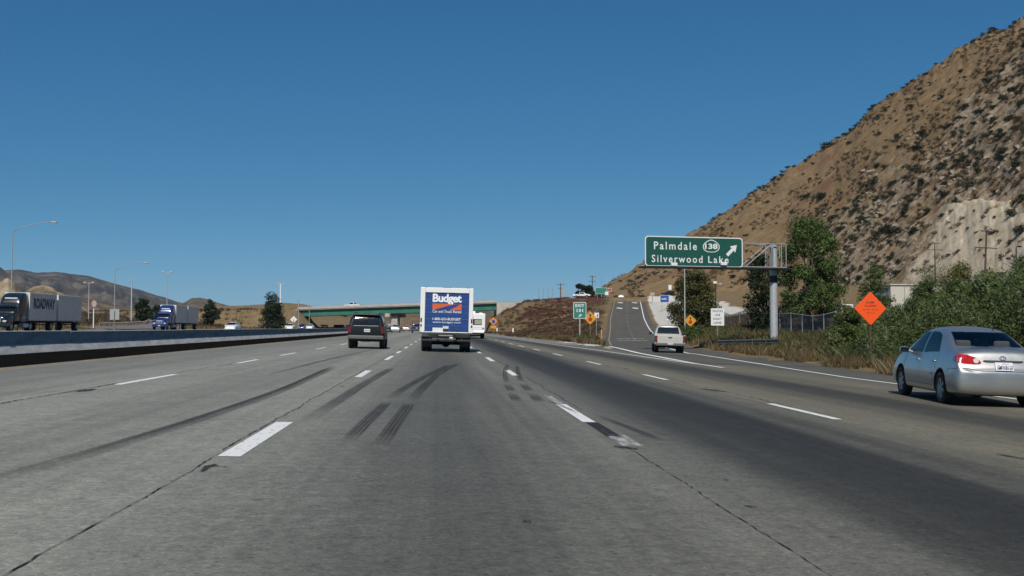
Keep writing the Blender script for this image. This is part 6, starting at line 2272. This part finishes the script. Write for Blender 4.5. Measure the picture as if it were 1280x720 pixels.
def chain_fence():
    ctrl = [(903, 128), (925, 112), (950, 100), (975, 92), (1003, 84), (1030, 76), (1060, 70)]
    P = []
    for i in range(len(ctrl) - 1):
        for t in (0, .5):
            u = ctrl[i][0] * (1 - t) + ctrl[i + 1][0] * t; Y = ctrl[i][1] * (1 - t) + ctrl[i + 1][1] * t
            x = xat(u, Y); P.append(Vector((x, Y, tz(x, Y))))
    root = empty('chain_link_fence', P[0], 0, 'dark chain-link fence running below the trees behind the guardrail', 'fence')
    o = P[0]
    me = bpy.data.meshes.new('wire_mesh')
    vs = []; uv = []
    d = 0
    for i, p in enumerate(P):
        if i: d += (p - P[i - 1]).length
        vs += [tuple(p - o + Vector((0, 0, .05))), tuple(p - o + Vector((0, 0, 1.8)))]; uv += [(d, 0), (d, 1.8)]
    me.from_pydata(vs, [], [(2 * i, 2 * i + 2, 2 * i + 3, 2 * i + 1) for i in range(len(P) - 1)])
    ul = me.uv_layers.new(name='UVMap')
    for l in me.loops: ul.data[l.index].uv = uv[l.vertex_index]
    me.materials.append(M['chain'])
    link('wire_mesh', me, root)
    MB().tube([p - o + Vector((0, 0, 1.82)) for p in P], .03, 6).build('top_rail', M['galv_dull'], root)
    for p in P:
        q = p - o
        MB().cyl(q - Vector((0, 0, .2)), q + Vector((0, 0, 1.9)), .045, n=8).build('post', M['galv_dull'], root)


chain_fence()
M['sign_blue_pale'] = M['sign_blue']
# ================================================================== plants
M['leaf_tree'] = leaf_mat('cottonwood_leaves', (0.043, 0.072, 0.019), (0.096, 0.150, 0.036), (0.172, 0.211, 0.059), .9)
M['leaf_dark'] = leaf_mat('dark_tree_leaves', (.010, .020, .007), (.022, .038, .011), (.040, .055, .018), .8)
M['leaf_olive'] = leaf_mat('olive_oak_leaves', (0.044, 0.049, 0.016), (0.101, 0.096, 0.027), (0.172, 0.149, 0.046), .9)
M['leaf_conifer'] = leaf_mat('dark_conifer_needles', (.008, .016, .007), (.016, .030, .010), (.028, .042, .014), .8, .15)
M['leaf_willow'] = leaf_mat('grey_green_willow_leaves', (0.064, 0.088, 0.030), (0.144, 0.180, 0.070), (0.300, 0.324, 0.166), .7)
M['leaf_bush'] = leaf_mat('dull_green_bush_leaves', (0.042, 0.065, 0.017), (0.099, 0.135, 0.035), (0.184, 0.216, 0.067), .7)
M['leaf_yellow'] = leaf_mat('yellowing_bush_leaves', (.065, .068, .018), (.143, .137, .036), (.260, .215, .078), .8)
M['leaf_brown'] = leaf_mat('dry_brown_brush', (0.048, 0.030, 0.015), (0.103, 0.064, 0.032), (0.169, 0.109, 0.054), .8)
M['leaf_scrub'] = leaf_mat('chaparral_leaves', (0.013, 0.019, 0.009), (0.030, 0.040, 0.015), (0.053, 0.062, 0.026), .25)
M['leaf_red'] = leaf_mat('rusty_buckwheat', (0.062, 0.030, 0.020), (0.131, 0.065, 0.039), (0.201, 0.118, 0.059), .5)
M['grass_dry'] = leaf_mat('dry_verge_grass', (0.094, 0.066, 0.029), (0.165, 0.123, 0.057), (0.253, 0.198, 0.105), .5, .25)
M['grass_green'] = leaf_mat('green_verge_weeds', (.036, .050, .014), (.074, .090, .029), (.132, .138, .054), .6, .25)
M['weed_yellow'] = leaf_mat('yellow_green_weeds', (.10, .10, .018), (.18, .165, .03), (.26, .22, .06), .8, .25)


def leaves(centers, radii, n, size, aspect=.55, up=.25, squash=1.0, jitter=.35, droop=0.0):
    """n leaf quads spread over clumps -> verts, faces arrays"""
    centers = np.asarray(centers, float); radii = np.asarray(radii, float)
    wgt = radii ** 2; wgt = wgt / wgt.sum()
    k = rng.choice(len(centers), n, p=wgt)
    d = rng.standard_normal((n, 3)); d /= np.linalg.norm(d, axis=1)[:, None]
    rad = rng.random(n) ** .42
    p = centers[k] + d * (radii[k] * rad)[:, None] * np.array([1, 1, squash])
    nrm = d + rng.standard_normal((n, 3)) * .7 + np.array([0, 0, up])
    nrm /= np.linalg.norm(nrm, axis=1)[:, None]
    t = np.cross(nrm, rng.standard_normal((n, 3))); t /= np.linalg.norm(t, axis=1)[:, None]
    if droop: t[:, 2] -= droop; t /= np.linalg.norm(t, axis=1)[:, None]
    b = np.cross(nrm, t)
    s = size * (1 + jitter * rng.standard_normal(n)).clip(.4, 2)
    a = t * s[:, None]; c = b * (s * aspect)[:, None]
    v = np.stack([p - a, p + c * .5 - a * .1, p + a, p - c * .5 + a * .1], 1).reshape(-1, 3)
    return v, np.arange(4 * n).reshape(-1, 4)


def envelope_clumps(n, shape, seed=0):
    """clump centres inside a crown outline: shape(h) -> radius for h in 0..1; returns (x, y, h) in unit height"""
    r_ = np.random.default_rng(seed)
    out = []
    while len(out) < n:
        h = r_.random(); w = shape(h)
        if w <= 0: continue
        if r_.random() > (w / .5 + .15): continue
        a = r_.random() * 2 * math.pi; rr = w * r_.random() ** .45
        out.append((rr * math.cos(a), rr * math.sin(a), h))
    return np.array(out)


def tree(name, label, x, y, H, W, base, shape, mat, n, leaf, clumps=40, cr=.16, trunk_r=.16, group=None, cat='tree', seed=1, trunks=1, z=None, vis=1.0, droop=0):
    z = tz(x, y) if z is None else z
    root = empty(name, (x, y, z - .05), random.uniform(0, 6), label, cat, group)
    root.rotation_euler = (0, 0, 0)
    cl = envelope_clumps(clumps, shape, seed)
    C = np.stack([cl[:, 0] * W, cl[:, 1] * W, base + cl[:, 2] * (H - base)], 1)
    rr = cr * W * (.7 + .6 * np.random.default_rng(seed + 5).random(clumps))
    v, f = leaves(C, rr, n, leaf, squash=.85, droop=droop)
    np_mesh('crown', v, f, M[mat], root)
    r_ = random.Random(seed)
    tm = MB()
    for t in range(trunks):
        ox = 0 if trunks == 1 else r_.uniform(-.3, .3) * W * .5
        top = H * .72
        pts = [(ox * .3, 0, -.2), (ox * .5 + r_.uniform(-.1, .1), r_.uniform(-.1, .1), top * .33), (ox * .8 + r_.uniform(-.15, .15), r_.uniform(-.15, .15), top * .66), (ox, 0, top)]
        tm.tube(pts, [trunk_r, trunk_r * .75, trunk_r * .5, trunk_r * .15], 8)
    trunk = tm.build('trunk', M['bark'], root)
    lm = MB()
    for i in range(0, clumps, max(1, clumps // 14)):
        c = C[i]
        h0 = max(.3, min(H * .6, c[2] * .55))
        a = Vector((0, 0, h0)); b = Vector(c)
        mid = a.lerp(b, .5) + Vector((0, 0, .1 * W))
        lm.tube([a, mid, b], [trunk_r * .4, trunk_r * .25, .01], 5)
    lm.build('limb', M['bark'], trunk)
    return root


egg = lambda h: .5 * math.sin(math.pi * min(1, (h * .93 + .07))) ** .55 * (1 - .35 * h)
column = lambda h: .5 * (min(1, h * 5 + .35)) * (1 - max(0, h - .55) ** 1.5 * 2.6)
cone = lambda h: .5 * (1 - h) ** .75 * min(1, h * 6 + .35)
dome = lambda h: .5 * math.sqrt(max(0, 1 - h * h)) * min(1, .75 + h)


def px_tree(name, label, u0, u1, vtop, vbase, Y, shape, mat, n, leaf, **k):
    x = xat((u0 + u1) / 2, Y)
    W = (u1 - u0) * Y / F
    zt_ = zat(vtop, Y, (u0 + u1) / 2)
    z = min(tz(x, Y), zat(vbase, Y)) if k.pop('sink', False) else tz(x, Y)
    H = zt_ - z
    return tree(name, label, x, Y, H, W, k.pop('base', .1) * H, shape, mat, n, leaf, z=z, **k)


px_tree('cottonwood_tree', 'tall bright green cottonwood tree right of the big grey sign post', 973, 1052, 278, 412, 90, lambda h: .5 * (.93 + .07 * math.sin(h * 11)) * (1 - max(0, h - .55) ** 1.5 * 1.9) * min(1, h * 2.5 + .55), 'leaf_tree', 26000, .14, clumps=85, cr=.145, seed=4, trunks=2, base=.10)
px_tree('cottonwood_tree', 'darker green tree just left of the big grey sign post', 926, 985, 322, 408, 98, column, 'leaf_dark', 8000, .16, clumps=44, cr=.17, seed=8, trunks=2, base=.05)
px_tree('oak_tree', 'olive-brown rounded tree behind the TRUCKS sign and yellow diamond', 837, 899, 338, 430, 118, egg, 'leaf_olive', 20000, .17, clumps=80, cr=.17, seed=12, base=.03)
px_tree('bushy_tree', 'small round green tree behind the top of the orange diamond sign', 1066, 1117, 327, 372, 78, egg, 'leaf_bush', 5000, .12, clumps=30, cr=.18, seed=14, base=.02)
px_tree('conifer_tree', 'tall dark conifer beside the white mast left of the bridge', 324, 356, 369, 404, 285, lambda h: .5 * (1 - h) ** .6 * min(1, h * 6 + .6), 'leaf_conifer', 8000, .34, clumps=60, cr=.2, seed=16, base=.02)
px_tree('evergreen_tree', 'dark evergreen tree standing just right of the blue lorry trailers', 252, 273, 375, 403, 290, egg, 'leaf_conifer', 3500, .42, clumps=26, cr=.2, seed=18, base=.02)
px_tree('evergreen_tree', 'wide dark green bushy tree left of the blue lorry tractor', 166, 189, 375, 403, 268, dome, 'leaf_dark', 3500, .40, clumps=26, cr=.2, seed=20, base=.02)
px_tree('evergreen_tree', 'lower dark bush tree touching the left of the blue lorry', 187, 203, 383, 403, 266, dome, 'leaf_dark', 2200, .40, clumps=18, cr=.22, seed=22, base=.02)
for i, (a, b, vt, lb) in enumerate(((719.5, 727, 355.5, 'narrow dark cypress at the left of the clump behind the white crest pickup'), (725, 733, 357.5, 'dark cypress in the middle of the clump behind the white crest pickup'), (731, 741, 357, 'broad dark tree at the right of the clump behind the white crest pickup'))):
    px_tree('cypress_tree', lb, a, b, vt, 371, 312, column, 'leaf_conifer', 3200, .36, clumps=26, cr=.36, seed=30 + i, base=.02, group='dark trees on the embankment crest')
px_tree('evergreen_tree', 'tiny dark tree under the curved street lamp at the ramp crest', 746, 755, 359.5, 366, 330, dome, 'leaf_conifer', 900, .32, clumps=10, cr=.25, seed=40, base=.0)
px_tree('evergreen_tree', 'dark tree seen through the bridge opening beside the white trailer', 416, 434, 393, 409, 420, egg, 'leaf_dark', 2000, .5, clumps=20, cr=.22, seed=42, base=.0)

px_tree('bush', 'low dull green bush at the foot of the olive tree behind the yellow diamond', 846, 884, 408, 432, 92, dome, 'leaf_bush', 5000, .11, clumps=24, cr=.22, trunk_r=.04, seed=45, cat='bush', base=.0)
# big bushes of the bank on the right
B = [
    (1040, 1078, 385, 440, 50, 'leaf_bush', 'dull green bush left below the orange diamond sign', dome),
    (1096, 1142, 392, 448, 47, 'leaf_willow', 'pale grey-green bush right beside the orange sign post', dome),
    (1140, 1180, 352, 425, 62, 'leaf_bush', 'dark green bush in front of the pale flat building', egg),
    (1118, 1158, 375, 440, 56, 'leaf_bush', 'middle green bush between orange diamond and silver car', dome),
    (1178, 1226, 332, 432, 54, 'leaf_yellow', 'tall yellow-tipped bush below the leaning power pole', egg),
    (1140, 1192, 336, 362, 96, 'leaf_bush', 'green bush behind the flat building under the middle power pole', dome),
    (1170, 1222, 352, 440, 48, 'leaf_bush', 'dark green tall bush above the front of the silver car', egg),
    (1212, 1262, 338, 440, 46, 'leaf_willow', 'grey-green willow bush above the rear window of the silver car', egg),
    (1248, 1310, 330, 440, 42, 'leaf_willow', 'largest pale willow bush at the right edge of the view', egg),
    (1276, 1340, 345, 445, 34, 'leaf_willow', 'nearest willow bush beyond the silver car at the right edge', egg),
]
for i, (u0, u1, vt, vb, Y, mt, lb, shp) in enumerate(B):
    W = (u1 - u0) * Y / F
    px_tree('bush', lb, u0 - 4, u1 + 4, vt - 3, vb, Y, shp, mt, 9000 if W > 1.3 else 6000, .075, clumps=46, cr=.19, trunk_r=.04, seed=60 + i, cat='bush', base=.0, sink=True, droop=.2 if 'willow' in mt else 0)


def stuff(name, label, v, f, mat):
    o = np_mesh(name, v, f, mat)
    tag(o, label, 'vegetation'); o['kind'] = 'stuff'
    return o


# thicket that fills the bank between and behind the bushes
C = []; Rr = []
for i in range(420):
    u = random.uniform(1045, 1420); Y = random.uniform(36, 74)
    x = xat(u, Y)
    if x < 17.6 + (0 if Y > 40 else 1.0): continue
    z = tz(x, Y)
    hmax = float(np.interp(u, [1045, 1110, 1180, 1230, 1400], [.9, 1.5, 2.6, 3.2, 3.2])) * (1.0 if Y < 62 else .8)
    hmax *= float(np.clip((x - 16.8) / 3.0, .35, 1))
    for k in range(3):
        C.append((x + random.uniform(-.5, .5), Y + random.uniform(-.5, .5), z + random.uniform(.05, 1) * hmax)); Rr.append(random.uniform(.45, .85))
v, f = leaves(C, Rr, 85000, .085, squash=.8)
stuff('thicket_foliage', 'dense dull green thicket covering the bank behind the silver car', v, f, M['leaf_bush'])
C = [(c[0] + random.uniform(-.6, .6), c[1] - .4, c[2] + random.uniform(-.2, .5)) for c in random.sample(C, 190)]
v, f = leaves(C, [random.uniform(.3, .6) for _ in C], 24000, .085, squash=1.1, droop=.2)
stuff('willow_foliage', 'pale grey-green willow sprays through the bank thicket', v, f, M['leaf_willow'])
C = [(c[0] + random.uniform(-.6, .6), c[1], c[2] - .2) for c in random.sample(C, 60)]
v, f = leaves(C, [random.uniform(.3, .6) for _ in C], 6000, .08, squash=1.0)
stuff('dry_brush', 'dry brown brush showing in the bank thicket', v, f, M['leaf_brown'])


def blades(P, h, w_, lean=.35):
    """grass blades: P (n, 3), heights h"""
    n = len(P)
    a = rng.random(n) * 2 * math.pi
    d = np.stack([np.cos(a), np.sin(a), np.zeros(n)], 1)
    q = np.stack([-np.sin(a), np.cos(a), np.zeros(n)], 1)
    ww = (w_ * (.6 + .8 * rng.random(n)))[:, None]
    l_ = (lean * h * rng.standard_normal(n))[:, None]
    up = np.zeros((n, 3)); up[:, 2] = h
    v = np.stack([P - q * ww, P + q * ww, P + up * .6 + d * l_ * .45 + q * ww * .7, P + up + d * l_], 1).reshape(-1, 3)
    return v, np.arange(4 * n).reshape(-1, 4)


def scatter(n, fx, ymin, ymax, dens_pow=1.0):
    """random ground points with x range from fx(y)"""
    y = ymin * (ymax / ymin) ** (rng.random(n) ** dens_pow)
    lo, hi = fx(y)
    x = lo + (hi - lo) * rng.random(n)
    return np.stack([x, y, terrain(x, y)], 1)


right_verge = lambda y: np.where(y < 45, ramp_r(y) + 2.4, ramp_r(y) + np.interp(y, [45, 130, 200], [2.6, 1.8, 1.4]))
# dry grass at the verge and the slope behind the guardrail
def clumpy(P, s, thr, seed):
    return P[vnoise(P[:, 0] / s, P[:, 1] / s, seed, 4) > thr]
P = scatter(60000, lambda y: (right_verge(y) + .2 + .5 * np.sin(y * .9), right_verge(y) + np.interp(y, [25, 60, 130], [3.5, 7, 12])), 24, 150)
P = clumpy(P, 2.2, -.22, 201)
h = .22 + .45 * rng.random(len(P)) ** 1.6
v, f = blades(P, h, .013 * (P[:, 1] / 40).clip(.8, 3))
stuff('dry_grass', 'dry straw-coloured grass along the right verge', v, f, M['grass_dry'])
P = scatter(42000, lambda y: (right_verge(y) + 1.2, right_verge(y) + np.interp(y, [25, 60, 130], [5.0, 9, 12])), 26, 110)
P = clumpy(P, 3.0, -.02, 221); P = P[(P[:, 1] < 58) | (rng.random(len(P)) < .35)]
h = .3 + .6 * rng.random(len(P)) ** 1.6
v, f = blades(P, h, .018 * (P[:, 1] / 40).clip(.8, 3), .45)
stuff('green_weeds', 'green weeds on the verge below the bushes', v, f, M['grass_green'])
# low weeds as leaf clumps on the slope behind the guardrail
P = scatter(900, lambda y: (right_verge(y) + 2.5, right_verge(y) + 14), 50, 118)
P = clumpy(P, 4.0, .02, 231)
v, f = leaves(P + np.array([0, 0, .22]), .25 + .35 * rng.random(len(P)), 26000, .10, squash=.7)
stuff('weeds_undergrowth', 'low green weeds on the slope behind the guardrail', v, f, M['leaf_bush'])
P = scatter(2000, lambda y: (right_verge(y) + 2.0, right_verge(y) + 14), 58, 128)
P = clumpy(P, 5.0, -.02, 241)
v, f = leaves(P + np.array([0, 0, .16]), .25 + .4 * rng.random(len(P)), 42000, .10, squash=.5)
stuff('rusty_undergrowth', 'rusty brown dry brush on the slope behind the guardrail', v, f, M['leaf_red'])
# embankment between the motorway and the ramp
gore = lambda y: (main_right(y) + 1.2, ramp_l(y) - 1.6)
P = scatter(3200, gore, 98, 296, .55); P = P[P[:, 0] > 11.5]
Pr = clumpy(P, 11.0, .05, 251)
v, f = leaves(Pr + np.array([0, 0, .15]), .35 + .55 * rng.random(len(Pr)), 52000, .20, squash=.45)
stuff('rusty_undergrowth', 'rusty red-brown brush on the embankment left of the ramp', v, f, M['leaf_red'])
P = scatter(1600, gore, 98, 296, .55); P = P[P[:, 0] > 11.5]
Pg = clumpy(P, 14.0, .10, 261)
v, f = leaves(Pg + np.array([0, 0, .12]), .3 + .5 * rng.random(len(Pg)), 16000, .18, squash=.4)
stuff('yellow_weeds', 'yellow-green weeds on the embankment left of the ramp', v, f, M['leaf_yellow'])
P = scatter(26000, gore, 86, 200); P = P[P[:, 0] > 11.5]; P = clumpy(P, 6, -.1, 271)
v, f = blades(P, .2 + .4 * rng.random(len(P)), .05)
stuff('dry_grass', 'dry grass on the embankment foot near the EXIT sign', v, f, M['grass_dry'])
P = scatter(500, lambda y: (np.full_like(y, 16.0), ramp_l(y) - 1.8), 112, 132)
v, f = leaves(P[:70] + np.array([0, 0, .3]), .3 + .4 * rng.random(70), 5000, .11, squash=.8)
stuff('weeds_undergrowth', 'low green weeds round the foot of the EXIT sign', v, f, M['leaf_bush'])
# left field and median weeds
P = scatter(60000, lambda y: (np.interp(y, [60, 300], [-110, -160]), np.interp(y, [0, 215, 300, 330], [-54, -54, -42, -40])), 70, 420, .8)
P = clumpy(P, 6, -.2, 281)
sl_d = np.abs(P[:, 0] - np.interp(P[:, 1], SLY, SLX)); P = P[(sl_d > 5) | (P[:, 1] < 168)]
v, f = blades(P, .25 + .5 * rng.random(len(P)), .10)
stuff('dry_grass', 'dry brown grass field beyond the opposite lanes', v, f, M['grass_dry'])
P = scatter(2200, lambda y: (np.full_like(y, -130.0), np.full_like(y, -58.0)), 110, 420, .5)
sl_d = np.abs(P[:, 0] - np.interp(P[:, 1], SLY, SLX)); P = P[(sl_d > 6) | (P[:, 1] < 168)]
v, f = leaves(P + np.array([0, 0, .3]), .35 + .8 * rng.random(len(P)), 60000, .24, squash=.6)
stuff('scrub_undergrowth', 'olive scrub scattered over the field beyond the opposite lanes', v, f, M['leaf_brown'])
for (u, Y, n_, lb) in ((74, 44, 9, 'yellow-green weed patch behind the barrier below the white trailers'), (302, 120, 6, 'yellow-green weed tuft behind the barrier right of the nearest white car')):
    C = []; rr = []
    for k in range(n_):
        x = -16.6 - random.uniform(0, 1.2); y = Y + (k - n_ / 2) * .5 * Y / 44 + random.uniform(-.3, .3)
        C.append((x, y, .5 + random.uniform(-.2, .32))); rr.append(random.uniform(.25, .42))
    v, f = leaves(C, rr, 2600, .055, squash=1.1)
    o = np_mesh('weed_clump', v - np.array([-17, Y, .24]), f, M['weed_yellow']); o.location = (-17, Y, .24)
    tag(o, lb, 'weeds')

# shrubs on the hill -------------------------------------------------------
HV = np.stack([HX, HY, HZ], -1)


def hill_pt(u, t):
    i = float(np.interp(u, us, np.arange(nu))); j = float(np.interp(t, ts, np.arange(ntt)))
    i0 = min(int(i), nu - 2); j0 = min(int(j), ntt - 2); fi = i - i0; fj = j - j0
    p = (HV[j0, i0] * (1 - fi) + HV[j0, i0 + 1] * fi) * (1 - fj) + (HV[j0 + 1, i0] * (1 - fi) + HV[j0 + 1, i0 + 1] * fi) * fj
    return p


def hill_uv(u, v):
    """slope coordinate on the column of pixel u that is seen on row v"""
    best = None
    for t in np.linspace(.01, .995, 200):
        p = Vector(hill_pt(u, t)); c = p - EYE
        vv = 360 - F * c.dot(UPV) / c.dot(FWD)
        if best is None or abs(vv - v) < best[0]: best = (abs(vv - v), t)
    return hill_pt(u, best[1])


protos = []
for s_ in range(5):
    r_ = np.random.default_rng(500 + s_)
    n_ = 9
    a = r_.random(n_) * 6.283; q = r_.random(n_) ** .6 * .42
    C = np.stack([q * np.cos(a), q * np.sin(a) * .9, .12 + .42 * r_.random(n_)], 1)
    v, f = leaves(C, .20 + .16 * r_.random(n_), 420, .085, squash=.8)
    me = np_mesh('hillside_shrub', v, f, M['leaf_scrub'])
    protos.append(me.data); bpy.data.objects.remove(me)


def shrub(p, w_, h_, k, label, group):
    o = bpy.data.objects.new('hillside_shrub', protos[k % 5]); COL.objects.link(o)
    o.location = (p[0], p[1], p[2] - .12 * h_)
    o.scale = (w_, w_, h_); o.rotation_euler = (0, 0, random.uniform(0, 6.28))
    tag(o, label, 'shrub', group)


big = [(1238, 97, 26, 15), (1177, 120, 11, 9), (1097, 145, 9, 8), (1035, 180, 24, 9), (1060, 178, 15, 8), (1058, 166, 12, 9), (1207, 132, 16, 12), (1222, 138, 12, 8), (1185, 156, 15, 11), (1155, 165, 17, 12), (1146, 182, 17, 14), (1143, 208, 24, 16), (1176, 207, 22, 14),
       (1200, 198, 18, 12), (1155, 225, 16, 13), (1183, 226, 16, 11), (1213, 228, 18, 16), (1092, 227, 24, 14), (1097, 206, 12, 10), (1115, 240, 14, 12), (1029, 242, 24, 16), (1067, 262, 14, 12), (1131, 262, 20, 14), (1107, 282, 20, 16), (1098, 290, 18, 14), (1068, 296, 14, 11),
       (1142, 286, 15, 14), (1077, 271, 12, 8), (1256, 120, 15, 13), (1268, 160, 16, 14), (1256, 185, 18, 16), (1272, 204, 18, 14), (1276, 128, 14, 14), (1008, 243, 14, 10), (989, 264, 10, 9), (1046, 305, 14, 10), (1030, 265, 10, 8), (1160, 262, 14, 12), (1196, 250, 14, 10), (1230, 150, 12, 9), (1243, 132, 10, 8), (1064, 132, 8, 5), (1140, 132, 14, 6),
       (1266, 262, 16, 20), (1275, 285, 18, 22), (1262, 300, 10, 12), (1226, 300, 7, 6), (1210, 284, 6, 5), (1198, 312, 7, 6), (1232, 318, 7, 6), (1218, 262, 6, 5), (1186, 318, 8, 6), (1243, 270, 7, 6), (978, 218, 10, 6), (1012, 196, 8, 5), (960, 232, 8, 5), (1100, 166, 10, 6), (1124, 183, 9, 7), (1084, 196, 10, 7), (1120, 150, 9, 5)]
GRP = 'dark shrubs scattered over the big hillside'
LB = 'dark rounded shrub on the dry hillside behind the big green sign'
for i, (u, v_, wp, hp) in enumerate(big):
    p = hill_uv(u, v_ + hp * .35)
    k_ = p[1] / F
    shrub(p, wp * k_ * .95, hp * k_ * 1.05, i, LB, GRP)
cnt = 0
while cnt < 182:
    u = random.uniform(830, 1290); t = random.random() ** .8 * .99
    ii = int(np.interp(u, us, np.arange(nu))); jj = int(np.interp(t, ts, np.arange(ntt)))
    if HC[jj, ii] > .5 and random.random() > .12: continue
    dens = .25 + .75 * float(HR[jj, ii])
    if random.random() > dens: continue
    p = hill_pt(u, t)
    s_ = random.uniform(1.0, 2.3) * (1.15 if HR[jj, ii] > .4 else .8)
    if HC[jj, ii] > .5: s_ *= .6
    shrub(p, s_ * 1.3, s_ * .95, cnt, LB, GRP); cnt += 1
# skyline brush
for i in range(46):
    u = random.uniform(880, 1275)
    p = hill_pt(u, random.uniform(.975, 1.0))
    s_ = random.uniform(.9, 2.0)
    shrub(p, s_ * 1.5, s_ * .9, i, 'dark shrub breaking the skyline of the big hillside', 'shrubs along the hill skyline')
# low scrub of the whole slope as one mass
P = []; S_ = []
for i in range(5200):
    u = random.uniform(720, 1330); t = random.random() ** .85
    ii = int(np.interp(u, us, np.arange(nu))); jj = int(np.interp(t, ts, np.arange(ntt)))
    k_ = float(HR[jj, ii])
    if HC[jj, ii] > .5 and random.random() > .32: continue
    if vnoise(np.array([u / 22.0]), np.array([t * 9]), 301, 3)[0] < (-.03 if k_ < .3 else -.15): continue
    p = hill_pt(u, t); P.append((p[0], p[1], p[2] + .15)); S_.append(random.uniform(.25, .75) * (1.3 if k_ > .4 else .85))
v, f = leaves(P, S_, 120000, .22, squash=.7)
o = np_mesh('scrub_undergrowth', v, f, M['leaf_brown']); tag(o, 'low brown scrub covering the big dry hillside', 'scrub'); o['kind'] = 'stuff'
P2 = [(p[0] + random.uniform(-1, 1), p[1] + random.uniform(-1, 1), p[2] + .1) for p in random.sample(P, 2300)]
v, f = leaves(P2, [random.uniform(.35, 1.25) for _ in P2], 100000, .2, squash=.7)
o = np_mesh('green_scrub_undergrowth', v, f, M['leaf_scrub']); tag(o, 'low dark green scrub dotted over the big dry hillside', 'scrub'); o['kind'] = 'stuff'
# pale stones lie in the rocky part
st = MB(); vs_all = []
base = bmesh.new(); bmesh.ops.create_icosphere(base, subdivisions=1, radius=1); bv_ = np.array([v.co[:] for v in base.verts]); bf_ = np.array([[v.index for v in f.verts] for f in base.faces]); base.free()
vs_, fs_ = [], []
kk = 0
while kk < 260:
    u = random.uniform(960, 1300); t = random.random() * .9
    ii = int(np.interp(u, us, np.arange(nu))); jj = int(np.interp(t, ts, np.arange(ntt)))
    if HR[jj, ii] < .45 or HC[jj, ii] > .5: continue
    if vnoise(np.array([u / 30.0]), np.array([t * 7]), 401, 3)[0] < .05: continue
    p = hill_pt(u, t); s_ = random.uniform(.25, .9) * random.uniform(.5, 1.3)
    q = bv_ * (1 + .35 * rng.standard_normal((len(bv_), 1))) * np.array([s_ * 1.2, s_, s_ * .75])
    vs_.append(q + p); fs_.append(bf_ + len(bv_) * kk); kk += 1
M['stone'] = pm('pale_granite_stone', (.24, .20, .15), .95, var=.3, scale=.8, bump=.5, bscale=4)
o = np_mesh('rubble', np.concatenate(vs_), np.concatenate(fs_), M['stone']); tag(o, 'pale granite rubble on the rocky part of the hillside', 'rubble'); o['kind'] = 'stuff'
